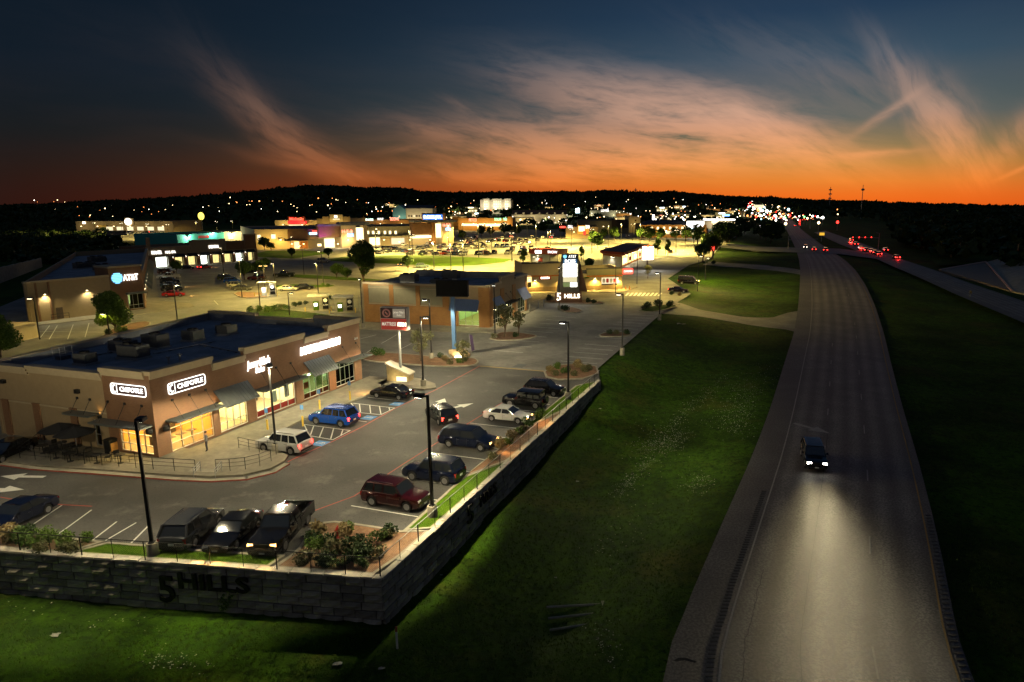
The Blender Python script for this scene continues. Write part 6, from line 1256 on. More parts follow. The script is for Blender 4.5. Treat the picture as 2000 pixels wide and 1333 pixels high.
ff = thing('feather_flag', 'dark purple feather flag leaning beside the shrub island', 'flag', P(921, 692), R(10)); MB().tube((0, 0, 0), (-.25, 0, 2.9), .02).build('pole', 'galvanised', ff); mat('purple_cloth', (.035, .02, .06)); MB().add([(0, -.01, .4), (.45, -.01, .5), (.2, -.01, 2.7), (-.24, -.01, 2.85), (0, .01, .4), (.45, .01, .5), (.2, .01, 2.7), (-.24, .01, 2.85)], [(0, 1, 2, 3), (7, 6, 5, 4), (0, 3, 7, 4), (1, 5, 6, 2), (2, 6, 7, 3), (0, 4, 5, 1)]).build('cloth', 'purple_cloth', ff)
# bank machines
mat('white_panel', (.6, .6, .56), (.66, .66, .62), rough=.5)
for q, lb, lit in (((517, 579), 'brightly lit drive-up bank machine with white canopy', 1), ((618, 608), 'drive-up bank machine canopy left of the second kiosk', 0), ((665, 611), 'drive-up bank machine canopy nearest the tan brick shop', 0)):
    t = thing('bank_machine_kiosk', lb, 'kiosk', P(*q), R(12), 'drive-up bank machines'); MB().box(-1.4, 2.6, -1.1, 1.1, 3.0, 3.3).build('canopy', 'white_panel', t); MB().box(1.3, 2.5, -.5, .5, .15, 3.0).build('sign_column', 'white_panel' if lit else 'stucco_olive', t); MB().box(1.35, 2.45, -.53, -.503, .4, 2.7).build('sign_face', 'sign_black', t)
    MB().tube((1.9, -.54, 2.15), (1.9, -.56, 2.15), .38, n=16).build('round_emblem', 'sign_white' if lit else 'poster_white', t); text_mesh('lettering', 'ATM', .5, 'poster_white', t, face_front(1.9, -.55, 1.2), depth=.02); MB().box(-.5, .5, -.4, .4, .15, 1.9).build('machine', 'white_panel' if lit else 'lawn', t); MB().box(-.3, .3, -.43, -.403, 1.0, 1.6).build('screen', 'panel_white', t); MB().box(-2, 3, -1.2, 1.2, 0, .15).build('plinth', 'kerb_concrete', t)
    lamp(t, 'POINT', (.4, -.9, 2.8), 900 if lit else 60, (1, .85, .5), .15)
    for x in (-1.9, 3.0): MB().tube((x, -1.3, 0), (x, -1.3, 1.0), .09).build('bollard', 'yellow_paint', t)
    if not lit: MB().path([(3.6, .5, 0), (3.6, .5, 3.1), (5.0, .5, 3.1)], .06).build('height_bar', 'galvanised', t)
# ------------------------------------------------------------------ trees and shrubs
def leaf_cloud(n, blobs, size, seed, squash=1.):
    g = np.random.default_rng(seed); w_ = np.array([b[3] ** 2 for b in blobs]); k = g.choice(len(blobs), n, p=w_ / w_.sum()); B = np.array(blobs)
    d = g.normal(size=(n, 3)); d /= np.linalg.norm(d, axis=1)[:, None]; r = g.uniform(.45, 1.05, n) ** .6
    c = B[k, :3] + d * (B[k, 3] * r)[:, None] * np.array([1, 1, squash])
    a = g.normal(size=(n, 3)); a /= np.linalg.norm(a, axis=1)[:, None]; b = np.cross(a, g.normal(size=(n, 3))); b /= np.linalg.norm(b, axis=1)[:, None]; s = (size * g.uniform(.6, 1.4, n))[:, None]
    V = np.stack([c - a * s, c + b * s * .55, c + a * s, c - b * s * .55], 1).reshape(-1, 3); return V, np.arange(n * 4).reshape(-1, 4)
def tree_proto(seed, h, cr, n, leaf, lsize, trunkh, nb=9, squash=.85, name='tree'):
    r = random.Random(seed); t = thing(name, '', 'tree'); tb = MB(); top = Vector((r.uniform(-.2, .2), r.uniform(-.2, .2), trunkh)); tb.tube((0, 0, -.2), top, h * .028, h * .018, 8); blobs = []
    for i in range(nb):
        a = 2 * math.pi * i / nb + r.uniform(-.4, .4); rr_ = cr * r.uniform(.25, .72); z = trunkh + (h - trunkh) * (r.uniform(.15, .8)); p = Vector((rr_ * math.cos(a), rr_ * math.sin(a), z)); m = top.lerp(p, .5) + Vector((0, 0, .2)); tb.tube(top - Vector((0, 0, .3)), m, h * .014, h * .009, 6); tb.tube(m, p, h * .009, h * .003, 5)
        blobs.append((*p, cr * r.uniform(.30, .48)))
    blobs.append((0, 0, h - cr * .35, cr * .42)); tb.build('trunk', 'bark', t, True); V, Q = leaf_cloud(n, blobs, lsize, seed, squash); fastmesh('crown', V, Q, leaf, t); return t
TP = {'oak': tree_proto(1, 6.4, 2.9, 9000, 'leaf_bright', .16, 1.2, 17, 1.0), 'dark': tree_proto(2, 7.5, 2.5, 5500, 'leaf_oak', .19, 1.4, 15, 1.0), 'round': tree_proto(3, 5.2, 2.4, 3600, 'leaf_oak', .17, 1.2, 13, .95), 'thin': tree_proto(4, 4.4, 1.6, 900, 'leaf_olive', .13, 1.3, 8), 'slim': tree_proto(5, 6.5, 1.5, 2200, 'leaf_oak', .2, 1.6, 9, 1.2), 'far': tree_proto(6, 7, 3.0, 900, 'leaf_oak', .42, 1.8, 10), 'fard': tree_proto(8, 7, 3.2, 900, 'leaf_dark', .42, 1.6, 10)}
for k in TP: TP[k].location = (0, -400, -30)
USED = set()
def tree(kind, p, label, s=1., rz=None, group=None, nm=None):
    if kind in USED: t = copy_tree(TP[kind])
    else: t = TP[kind]; USED.add(kind)
    place(t, p, rnd.uniform(0, 6) if rz is None else rz, s); tag(t, label, 'tree'); t.name = nm or {'oak': 'oak_tree', 'thin': 'young_tree'}.get(kind, 'tree')
    if group: t['group'] = group
    elif 'group' in t: del t['group']
    return t
tree('oak', P(225, 650), 'bright green tree lit in the island before the phone shop sign', 1.05); tree('dark', P(712, 556), 'dark tall tree with a green-lit top left of the tan brick shop', 1.55); tree('round', P(478, 548), 'round green tree in the planted island behind parked cars', 1.05); tree('thin', P(822, 708), 'wispy young tree in the shrub island by the light pole', 1.05)
tree('thin', P(905, 712), 'low straw-coloured wispy tree under the blue sign pole', .75); tree('thin', P(985, 660), 'bare-branched young tree at the corner of the tan brick shop', 1.25); tree('thin', P(1012, 655), 'bushy young tree right of the bare-branched one', .9); tree('round', P(1372, 512), 'dark round tree nearest on the lawn edge by the driveway', 1.35); tree('round', P(1392, 505), 'tall dark tree just behind the nearest lawn-edge tree', 1.7)
tree('slim', P(1284, 498), 'slim bright tree left of the lone white car beyond the burger sign', 1.15); tree('slim', P(1304, 500), 'slim tree right of the burger sign', 1.0); tree('round', P(797, 530), 'dark spreading tree behind the tan brick shop roof', .95); tree('round', P(658, 545), 'low spreading tree on the lawn behind the bank machines', .85); tree('round', P(678, 549), 'smaller tree right of the low spreading tree', .7)
tree('round', P(642, 505), 'small tree on the lawn before the grocery', .8); tree('round', P(517, 490), 'dark tree before the left end of the grocery', 1.2); tree('round', P(530, 492), 'small tree second from the left end of the grocery', .8); tree('round', P(570, 504), 'round dark bush-like tree on the left lawn', .75); tree('oak', P(0, 700), 'bright green tree at the left edge before the bin enclosure', 1.0); tree('slim', P(1022, 520), 'bright tree beside the pole left of the kiosk', .9); tree('thin', P(1265, 545), 'leafless shrub-like tree at the foot of the burger sign', .9)
tree('round', P(505, 540), 'dim tree at the right end of the phone shop island', .9); tree('round', P(520, 530), 'dim tree beyond the phone shop island lamp', .8); tree('slim', P(1136, 508), 'small clipped tree behind the tall tenant sign', .8); tree('round', P(1122, 513), 'round bush tree right behind the tall tenant sign', .6); tree('round', P(1150, 527), 'green tree right of the tenant sign fin', .7); tree('round', P(345, 535), 'dark tree before the lit doorway of the far shop row', .8)
GT = 'trees in the grocery car park'
for x, y in ((787, 472), (870, 470), (767, 477), (757, 480), (813, 472), (840, 470), (828, 474), (852, 475), (902, 470), (985, 460), (996, 458), (940, 462), (958, 462), (1010, 462), (1160, 482), (1168, 486), (1290, 470), (1318, 470), (1268, 473), (1362, 478), (1410, 470), (1402, 478), (1425, 474), (1252, 470), (1100, 460), (1060, 458), (1200, 470), (1180, 468), (1340, 472), (1380, 488)):
    tree('far', P(x, y), 'green tree in an island of the grocery car park' if x < 1230 else 'tree along the lawn edge beyond the burger restaurant', rnd.uniform(.8, 1.3) * (1.35 if x > 1350 else 1), group=GT if x < 1230 else 'trees along the lawn edge')
for x, y in ((1420, 480), (1438, 470), (1445, 462), (1455, 458), (1485, 466), (1510, 470), (1495, 470), (1520, 462), (1505, 476), (1465, 452)): tree('fard', P(x, y), 'dark tree by the highway verge before the junction', rnd.uniform(1.1, 1.8), group='dark trees by the highway verge')
def shrub_proto(seed, n, leaf, ls, name='shrub'):
    r = random.Random(seed); V, Q = leaf_cloud(n, [(r.uniform(-.3, .3), r.uniform(-.3, .3), r.uniform(.25, .5), r.uniform(.25, .42)) for _ in range(5)], ls, seed); o = fastmesh(name, V, Q, leaf); return o
SH = [shrub_proto(11, 420, 'leaf_bright', .07), shrub_proto(12, 380, 'leaf_olive', .08), shrub_proto(13, 420, 'leaf_dark', .08), shrub_proto(14, 300, 'leaf_straw', .09), shrub_proto(15, 420, 'leaf_oak', .07)]
SHN = ['bright green', 'olive', 'dark', 'straw-coloured', 'green']; first = set()
def shrub(k, p, s, where, z=.12):
    if k in first: o = SH[k].copy(); COL.objects.link(o)
    else: o = SH[k]; first.add(k)
    o.name = 'shrub'; place(o, Vector((p.x, p.y, z)), rnd.uniform(0, 6), s); tag(o, f'{SHN[k]} shrub {where}', 'shrub', f'{SHN[k]} shrubs {where}')
for x, y, k, s in ((612, 1062, 2, 1.0), (628, 1048, 3, 1.3), (622, 1075, 0, 1.1), (640, 1070, 2, 1.1), (665, 1055, 3, 1.2), (685, 1042, 0, .9), (655, 1088, 1, 1.3), (678, 1080, 2, 1.2), (700, 1070, 2, 1.0), (735, 1065, 4, 1.0), (720, 1092, 2, 1.2), (608, 1098, 1, 1.0), (640, 1105, 2, 1.1), (690, 1105, 2, 1.2), (585, 1105, 1, .9), (745, 1090, 1, 1.0), (752, 1055, 1, .9), (765, 1048, 2, 1.0), (715, 1110, 4, .8), (660, 1110, 4, .8), (628, 1108, 2, .9)): shrub(k, P(x, y), s, 'in the reddish corner bed by the hydrant')
for x, y, k, s in ((62, 1068, 4, 1.5), (95, 1062, 0, 1.4), (52, 1055, 2, 1.1), (135, 1070, 0, 1.3), (168, 1062, 0, .9), (150, 1080, 1, 1.0), (10, 1060, 3, 1.4), (28, 1062, 3, 1.0), (-20, 1058, 3, 1.2), (120, 1082, 1, .8), (84, 1080, 1, .9)): shrub(k, P(x, y), s, 'in the bed above the left end of the front wall')
for x, y, k, s in ((1075, 730, 3, 1.1), (1090, 724, 0, 1.2), (1105, 733, 4, 1.1), (1125, 722, 3, 1.5), (1140, 728, 1, 1.2), (1120, 737, 1, 1.0), (1150, 724, 1, 1.0), (1082, 736, 1, 1.0)): shrub(k, P(x, y), s, 'in the bed at the far end of the side wall')
for x, y, k, s in ((980, 880, 3, 1.2), (1000, 862, 3, 1.1), (1015, 852, 0, 1.0), (1050, 822, 0, 1.1), (1035, 835, 4, 1.1), (960, 900, 1, .9), (1060, 812, 0, .9), (1025, 846, 3, .9), (990, 872, 0, .9)): shrub(k, P(x, y), s, 'in the lit verge by the side fence')
for x, y, k, s in ((740, 697, 4, 1.6), (870, 706, 3, 1.0), (880, 713, 1, 1.0), (895, 712, 0, 1.0), (860, 700, 2, .9), (910, 708, 1, .9), (1008, 660, 2, 1.0), (965, 662, 1, 1.2), (1100, 606, 2, 1.1), (1108, 608, 2, 1.3), (1150, 592, 2, 1.2), (1160, 594, 2, 1.1), (1075, 588, 2, 1.6), (1265, 604, 2, 1.7), (1285, 600, 2, 1.9), (1310, 600, 2, 1.6), (1190, 655, 2, 1.0), (1222, 655, 2, 1.1), (1205, 655, 1, 1.0), (1378, 517, 2, 1.6), (1395, 517, 2, 1.7), (1312, 578, 2, 1.2), (1325, 580, 3, 1.2), (1255, 605, 1, 1.0)): shrub(k, P(x, y), s, 'in a kerbed island near the driveway' if x > 1000 else 'in the island before the tan brick shop')
for x, y, k, s in ((492, 612, 4, 1.5), (505, 610, 0, 1.6), (520, 612, 0, 1.8), (535, 610, 4, 1.7), (548, 606, 1, 1.5), (562, 606, 4, 1.3), (575, 600, 2, 1.2), (587, 598, 2, 1.1), (598, 596, 2, 1.0), (645, 586, 2, 1.0), (652, 584, 2, .9), (210, 655, 2, 1.2), (244, 655, 0, 1.8), (230, 648, 2, 1.1), (63, 655, 3, 1.4), (632, 561, 0, 1.2), (640, 562, 0, 1.2), (830, 536, 2, 2), (842, 536, 2, 2), (870, 535, 2, 1.8)): shrub(k, P(x, y), s, 'around the phone shop drive')
sap = tag(fastmesh('sapling', *leaf_cloud(160, [(0, 0, .9, .35), (.3, 0, 1.3, .25), (-.2, .1, .5, .3)], .09, 77), 'leaf_bright'), 'small leafy sapling growing at the foot of the front block wall', 'plant'); q = PT(443, 1200); sap.location = q
# ------------------------------------------------------------------ small things
hy = thing('fire_hydrant', 'small red fire hydrant in the corner bed', 'hydrant', P(661, 1050, .12)); MB().lathe([(.17, 0), (.17, .06), (.11, .08), (.11, .55), (.14, .58), (.13, .66), (.06, .76), (.03, .82)], 12).build('barrel', 'hydrant_red', hy, True)
for s in (1, -1): MB().tube((s * .09, 0, .45), (s * .2, 0, .45), .055).build('side_cap', 'hydrant_red', hy)
MB().tube((0, -.09, .42), (0, -.19, .42), .07).build('front_cap', 'hydrant_red', hy)
def railing(label, pts, z=.15, n=None, h=1.0):
    P0 = pts[0]; t = thing('railing', label, 'railing', P0 + Vector((0, 0, z))); loc_ = [p - P0 for p in pts]
    for a, b in zip(loc_, loc_[1:]):
        k = max(1, round((b - a).length / 1.55))
        for i in range(k): p = a.lerp(b, i / k); MB().tube(p, p + Vector((0, 0, h)), .025, n=6).build('post', 'black_metal', t)
    MB().tube(loc_[-1], loc_[-1] + Vector((0, 0, h)), .025, n=6).build('post', 'black_metal', t)
    for zz in (h, h * .68, h * .36):
        MB().path([p + Vector((0, 0, zz)) for p in loc_], .022 if zz == h else .014, 5).build('rail', 'black_metal', t)
    return t
railing('black patio railing along the kerb before the restaurant corner', pp((40, 899), (100, 905), (200, 913), (300, 921), (383, 926))); railing('black patio railing running back beside the black car', pp((40, 899), (60, 885), (82, 868), (100, 856))); railing('curved black railing right of the steps by the light pole', pp((423, 925), (450, 924), (480, 921), (508, 914), (530, 905))); railing('short black railing beside the white SUV nose', pp((467, 879), (487, 884), (507, 888), (540, 892)))
for x, lb in ((379, 'left'), (421, 'right')):
    t = thing('stair_handrail', f'grey {lb} handrail of the small steps to the pavement', 'handrail', P(x, 934)); 
    for k in range(3): MB().path([(0, 0, .0), (0, 0, .75 - .2 * k), (.05, .95, 1.0 - .2 * k), (.05, .95, .0)], .022).build('rail', 'galvanised', t)
mat('umbrella_black', (.010, .010, .011), (.016, .016, .017), rough=.9)
def patio_set(q, label, umb):
    p = P(*q, .15); t = thing('patio_table', label, 'table', p, rnd.uniform(0, 3)); MB().lathe([(.42, .70), (.42, .74)], 16).build('table_top', 'black_metal', t); MB().tube((0, 0, 0), (0, 0, .7), .04).build('stem', 'black_metal', t); MB().lathe([(.25, 0), (.22, .04)], 10).build('foot', 'black_metal', t)
    for k in range(3 if umb else 2):
        a = R(30 + k * 120 + rnd.uniform(-20, 20)); c = thing('patio_chair', f'black metal chair at the {label}', 'chair', p + Vector((.8 * math.cos(a), .8 * math.sin(a), 0)), a, 'black metal patio chairs'); MB().box(-.22, .22, -.22, .22, .43, .46).build('seat', 'black_metal', c); MB().box(.2, .23, -.22, .22, .5, .86).build('backrest', 'black_metal', c)
        for x in (-.2, .2):
            for y in (-.2, .2): MB().tube((x, y, 0), (x, y, .43 if x < 0 else .85), .014, n=5).build('leg', 'black_metal', c)
    if umb:
        u = thing('patio_umbrella', f'open black umbrella over the {label}', 'umbrella', p + Vector((0, 0, .76)), 0); MB().tube((0, 0, -.7), (0, 0, 1.75), .025).build('pole', 'galvanised', u); n = 8; vs = [(0, 0, 1.75)] + [(1.55 * math.cos(2 * math.pi * i / n), 1.55 * math.sin(2 * math.pi * i / n), 1.15) for i in range(n)] + [(0, 0, 1.70)] + [(1.5 * math.cos(2 * math.pi * i / n), 1.5 * math.sin(2 * math.pi * i / n), 1.08) for i in range(n)]
        MB().add(vs, [(0, 1 + i, 1 + (i + 1) % n) for i in range(n)] + [(n + 1, n + 2 + (i + 1) % n, n + 2 + i) for i in range(n)] + [(1 + i, n + 2 + i, n + 2 + (i + 1) % n, 1 + (i + 1) % n) for i in range(n)]).build('canopy', 'umbrella_black', u)
for q, lb, u in (((122, 880), 'patio table nearest the left brick pier', True), ((152, 888), 'patio table under the right of two umbrellas', True), ((85, 886), 'patio table at the left railing', False), ((110, 896), 'patio table second from the left railing', False), ((138, 902), 'patio table nearest the front railing', False), ((190, 905), 'pale round patio table beside the bin', False), ((236, 905), 'patio table before the lit corner window', False)): patio_set(q, lb, u)
tb_ = thing('litter_bin', 'black bin with an orange-lit side against the corner restaurant', 'bin', P(219, 884, .15), SANG); MB().box(-.4, .4, -.35, .35, 0, 1.15).build('cabinet', 'black_metal', tb_); MB().box(-.45, .45, -.4, .4, 1.153, 1.22).build('lid', 'black_metal', tb_); MB().box(-.3, .3, -.37, -.353, .2, .9).build('door', 'interior_orange', tb_)  # orange light on the bin's side is put in as this panel's colour
for q, lb in (((592, 833), 'nearest the white SUV'), ((625, 800), 'before the blue SUV bay'), ((684, 782), 'nearest the black sedan'), ((523, 840), 'beside the storefront door')):
    b = thing('bollard_sign', f'yellow bollard with a small accessible parking sign, {lb}', 'bollard', P(*q, .15)); MB().tube((0, 0, 0), (0, 0, 1.0), .09, n=10).build('bollard', 'yellow_paint', b); MB().tube((0, 0, 1.0), (0, 0, 2.1), .025).build('post', 'galvanised', b); MB().box(-.15, .15, -.02, 0, 1.65, 2.1).build('plate', 'blue_paint', b)
for q in ((704, 779), (711, 772)):
    o = tag(MB().box(-.9, .9, -.08, .08, 0, .12, .02).build('wheel_stop', 'kerb_concrete', None, False, P(*q)), 'pale concrete wheel stop by the black sedan bay', 'wheel stop', 'wheel stops by the shop row'); o.rotation_euler = (0, 0, SANG)
for q in ((1035, 610), (1052, 603), (1062, 600)): tag(MB().lathe([(.08, 0), (.08, 1.6), (.03, 1.66)], 8).build('bollard', 'galvanised', None, True, P(*q)), 'slim post on the pavement before the tan brick shop', 'bollard', 'posts before the tan brick shop')
def person(p, face):
    t = thing('person', 'person in a grey top and dark trousers standing outside the restaurant door', 'person', p, face)
    J = [('pel', (0, 0, .95), .15), ('spine', (0, 0, 1.2), .155), ('chest', (0, 0, 1.38), .17), ('neck', (0, 0, 1.52), .06), ('head0', (.01, 0, 1.60), .085), ('head1', (.02, 0, 1.70), .095)]; E = [(0, 1), (1, 2), (2, 3), (3, 4), (4, 5)]
    for s in (1, -1):
        n = len(J); J += [('h', (0, s * .10, .88), .10), ('k', (.03, s * .11, .5), .065), ('a', (-.02, s * .12, .09), .045), ('t', (.14, s * .13, .04), .04), ('sh', (0, s * .19, 1.42), .065), ('el', (-.03, s * .25, 1.14), .045), ('wr', (.10, s * .22, .90), .032), ('ha', (.14, s * .21, .82), .035)]
        E += [(0, n), (n, n + 1), (n + 1, n + 2), (n + 2, n + 3), (2, n + 4), (n + 4, n + 5), (n + 5, n + 6), (n + 6, n + 7)]
    me = bpy.data.meshes.new('body'); me.from_pydata([j[1] for j in J], E, []); o = bpy.data.objects.new('body', me); COL.objects.link(o); o.modifiers.new('s', 'SKIN'); o.modifiers.new('u', 'SUBSURF').levels = 1
    for v, j in zip(me.skin_vertices[0].data, J): v.radius = (j[2], j[2])
    me.skin_vertices[0].data[0].use_root = True; dg = bpy.context.evaluated_depsgraph_get(); m2 = bpy.data.meshes.new_from_object(o.evaluated_get(dg)); bpy.data.objects.remove(o)
    for m in ('skin', 'cloth_grey', 'cloth_dark'): m2.materials.append(MATS[m])
    for f_ in m2.polygons:
        z = f_.center.z; f_.use_smooth = True; f_.material_index = 0 if z > 1.5 or (z < .95 and abs(f_.center.y) > .17 and f_.center.x > .05 and z > .7) else (1 if z > .95 else 2)
    b = bpy.data.objects.new('body', m2); COL.objects.link(b); b.parent = t; MB().lathe([(.10, 1.66), (.115, 1.72), (.09, 1.79), (.03, 1.82)], 10, (-.005, 0, 0)).build('hair', 'hair', t, True)
    for s in (1, -1): MB().box(.105, .118, s * .035 - .012, s * .035 + .012, 1.69, 1.705).build('eye', 'hair', t)
    MB().box(.10, .135, -.012, .012, 1.645, 1.68, .004).build('nose', 'skin', t)
    for k in range(5):
        for s in (1, -1): MB().tube((.14 + .012 * k, s * .21 + (k - 2) * .004, .80), (.15 + .014 * k, s * .205, .735 + .006 * abs(k - 2)), .008, .006, 5).build('finger', 'skin', t)
person(P(405, 882, .15), R(200))
gp = PT(776, 1268); mk = thing('marker_post', 'white marker post with a red top in the dark grass', 'post', gp); MB().box(-.05, .05, -.03, .03, 0, 1.35).build('post', 'white_paint', mk); MB().box(-.055, .055, -.035, .035, 1.05, 1.36).build('red_band', 'red_paint', mk)
rc = PT(1125, 1205); cv_ = thing('drain_headwall', 'concrete drain headwall with pipe bars in the dark ditch', 'drain', rc, R(6)); MB().box(1.7, 1.9, -1.1, 1.1, -.2, .25).build('headwall', 'kerb_concrete', cv_)
for y in (-.9, 0, .9): MB().tube((-1.7, y * 1.3, -.0), (1.8, y, .15), .07).build('bar', 'kerb_concrete', cv_)
mat('weathered_paper', (.24, .24, .21), (.32, .31, .27))
def litter(q, s, label, m='weathered_paper', name='litter', hz=None):
    p = PT(*q) if hz is None else P(*q, hz); s *= .62; r_ = random.Random(q[0]); mb = MB(); vs = [(s * (i - 1.5) * .5 + r_.uniform(-.1, .1) * s, s * (j - 1) * .4 + r_.uniform(-.1, .1) * s, .05 + r_.uniform(0, .25) * s) for j in range(3) for i in range(4)]
    mb.add(vs + [(x, y, z - .02) for x, y, z in vs], [(j * 4 + i, j * 4 + i + 1, j * 4 + i + 5, j * 4 + i + 4) for j in range(2) for i in range(3)] + [(12 + j * 4 + i + 4, 12 + j * 4 + i + 5, 12 + j * 4 + i + 1, 12 + j * 4 + i) for j in range(2) for i in range(3)]); return tag(mb.build(name, m, None, False, p), label, 'litter')
for q, s, lb in (((108, 1243), .5, 'torn white paper lying in the grass at the lower left'), ((660, 1300), .5, 'crumpled white bag in the dark grass at the bottom'), ((745, 1308), .35, 'small white scrap right of the crumpled bag'), ((1330, 635), 1.6, 'white banner blown flat on the upper grass slope'), ((1085, 1130), .2, 'white scrap below the side wall'), ((862, 1125), .2, 'white scrap at the foot of the side wall'), ((1172, 800), .3, 'pale blue scrap on the lit grass by the wall end'), ((1128, 942), .3, 'white scrap halfway down the lit grass slope'), ((1170, 860), .3, 'pale scrap on the lit grass beside the side wall')): litter(q, s, lb)
q = P(400, 1112); tag(MB().box(-2.2, 2.2, -.07, .07, 0, .12).build('timber_beam', 'block_cap', None, False, P(400, 1107, .12)), 'pale timber beam lying along the top of the front wall', 'timber').rotation_euler = (0, 0, R(-8)); litter((397, 1104), .3, 'white bag with a red mark on the lawn by the fence', hz=.25)
bz = rpt(1337, 1292); tag(MB().add([(-.6, 0, .0), (-.3, .15, .06), (.1, .08, .10), (.6, -.1, .03), (.5, -.2, .02), (0, -.06, .07), (-.4, -.08, .03)], [(0, 6, 1), (1, 6, 5), (1, 5, 2), (2, 5, 4), (2, 4, 3)]).build('tyre_scrap', 'rubber', None, False, bz + Vector((0, 0, .02))), 'curled black tyre scrap on the highway shoulder', 'debris')
mh = MB().sheet([V2(v) for v in pp((1000, 718), (1012, 712), (1030, 713), (1020, 720))], .02).build('drain_cover', 'hvac', conc)
mat('sheet_white', (.5, .5, .5))
# ------------------------------------------------------------------ the grocery, the far shops and the town
def far_building(name, label, x0, y0, x1, y1, ytop, wallm, depth=25, Y=None, roofm='dark_roof'):
    """box building whose front foot runs between two spots of the photograph"""
    if Y: A, B = PD(x0, y0, Y), PD(x1, y1, Y); A.z = B.z = 0
    else: A, B = P(x0, y0), P(x1, y1)
    A, B = Vector((A.x, A.y, 0)), Vector((B.x, B.y, 0)); d = B - A; t = thing(name, label, 'building', A, math.atan2(d.y, d.x)); f = Face(t, A, B); zt = f.px((x0 + x1) / 2, ytop)[1]; gz = min(TZ(A.x, A.y), TZ(B.x, B.y)) - .3; f.gz = gz
    f.box('front_wall', wallm, 0, f.L, gz, zt, 0, .4); MB().box(0, .4, .4, depth, gz, zt - .01).build('end_wall', wallm, t); MB().box(f.L - .4, f.L, .4, depth, gz, zt - .01).build('end_wall', wallm, t); MB().box(.4, f.L - .4, depth - .4, depth, gz, zt - .02).build('back_wall', wallm, t); MB().box(.4, f.L - .4, .4, depth - .4, zt - 1.0, zt - .8).build('roof', roofm, t)
    f.zt = zt; return t, f
hebt, f = far_building('grocery_store', 'huge tan and brick grocery store with lit towers and a purple-lit brick block', 500, 489, 886, 477, 446, 'stucco_cream', 60)
f.rect('brick_block', 'brick', 563, 448, 601, 470, 1.5, .0); f.rect('entry_canopy', 'dark_stuff', 556, 469, 602, 471, 6, 0); f.rect('entry_glow', 'window_warm', 575, 473, 585, 488, .2); f.rect('brick_wall', 'brick_tan', 585, 472, 601, 488, .6); f.rect('sign_wall', 'stucco', 601, 448, 621, 468, .8); f.rect('dark_wall', 'stucco_olive', 602, 468, 633, 487, .3)
f.rect('curbside_sign', 'sign_blue', 604, 455, 620, 459, 1.0); f.tpx('lettering', 'CURBSIDE', 'sign_white', 605, 455, 620, 459, 1.1); f.rect('red_sign', 'sign_red', 610, 451, 620, 453, 1.0)
f.rect('brick_block', 'brick', 622, 443, 667, 464, 5, 0); f.rect('block_cap', 'roof_membrane', 620, 439, 667, 443, 6, 0); f.rect('recess_glass', 'window_far', 634, 467, 654, 485, .3); f.rect('recess_wall', 'stucco_cream', 654, 465, 667, 486, 1); f.rect('entry_sign', 'sign_far', 637, 469, 652, 473, .8)
f.rect('tower', 'stucco_cream', 667, 440, 696, 486, 6, 0); f.rect('tower_glass', 'window_far', 696, 446, 710, 470, 6, 0); f.rect('tower_side', 'stucco', 710, 440, 718, 482, 6, 0); f.rect('tower_roof', 'roof_membrane', 664, 435, 722, 441, 8, 0); f.tpx('lettering', 'H-E-B', 'sign_pink' if glow('sign_pink', (1, .30, .18), 3) else 0, 668, 450, 689, 456, 6.3); f.rect('plus_sign', 'sign_blue', 679, 457, 690, 463, 6.2); f.tpx('lettering', 'plus!', 'sign_white', 680, 458, 689, 462, 6.5)
f.rect('upper_wall', 'stucco_olive', 718, 443, 806, 463, .5); 
for x in (717, 727, 738, 750, 760, 771, 800): f.rect('lit_window', 'window_far', x, 452, x + (4 if x < 790 else 7), 458, .8)
for x in (538,): f.rect('lit_window', 'window_far', x - 8, 459, x, 467, .4)
f.rect('lit_window', 'window_far', 503, 460, 509, 470, .4); f.rect('arcade', 'window_far', 722, 465, 742, 480, .4); f.rect('arcade', 'window_soft', 765, 466, 790, 478, .4); f.rect('arcade_roof', 'stucco_olive', 718, 462, 812, 464, 4, 0)
f.rect('lit_window', 'window_far', 620, 477, 628, 482, .4); f.rect('brick_block', 'brick', 806, 437, 846, 459, 5, 0); f.rect('arcade', 'window_far', 806, 461, 845, 466, 4, 0); f.rect('tower', 'brick_tan', 845, 434, 851, 480, 6, 0); f.rect('tower_glass', 'window_far', 851, 438, 863, 465, 5, 0); f.rect('tower', 'stucco_cream', 863, 434, 886, 480, 6, 0); f.rect('tower_roof', 'roof_membrane', 808, 431, 892, 435, 8, 0)
f.tpx('lettering', 'H-E-B', 'sign_pink', 865, 438, 880, 444, 6.3); f.rect('plus_sign', 'sign_blue', 871, 446, 880, 451, 6.2)
for k in range(9): f.rect('skylight', 'roof_membrane', 518 + k * 14, 444, 526 + k * 14, 447, -12 - (k % 3) * 4, 14 + (k % 3) * 4)
pl_ = f.px(630, 455, 5)[0]; 
for x, y, pw, c in ((548, 470, 3500, (1, .72, .2)), (520, 475, 2200, (1, .72, .2)), (570, 478, 1500, (1, .55, .15)), (593, 478, 1500, (1, .5, .12)), (660, 478, 2500, (1, .85, .5)), (680, 470, 3500, (1, .8, .4)), (750, 470, 2500, (1, .75, .3)), (800, 470, 2500, (1, .75, .3)), (840, 470, 2500, (1, .7, .25)), (875, 465, 2500, (1, .7, .25)), (735, 449, 900, (1, .9, .6)), (780, 474, 2500, (1, .75, .3)), (640, 470, 1800, (1, .85, .5))):
    s_, z_ = f.px(x, y, 7 if x > 600 else 2.5); h = f.put(MB().box(s_ - .3, s_ + .3, -7.3 if x > 600 else -2.8, -6.9 if x > 600 else -2.4, z_, z_ + .3).build('wall_lamp', 'lens_far_warm')); lamp(h, 'POINT', (s_, -8.5 if x > 600 else -3.5, z_), pw * .45, (c[0], c[1] * .9, c[2] * .7), .3)
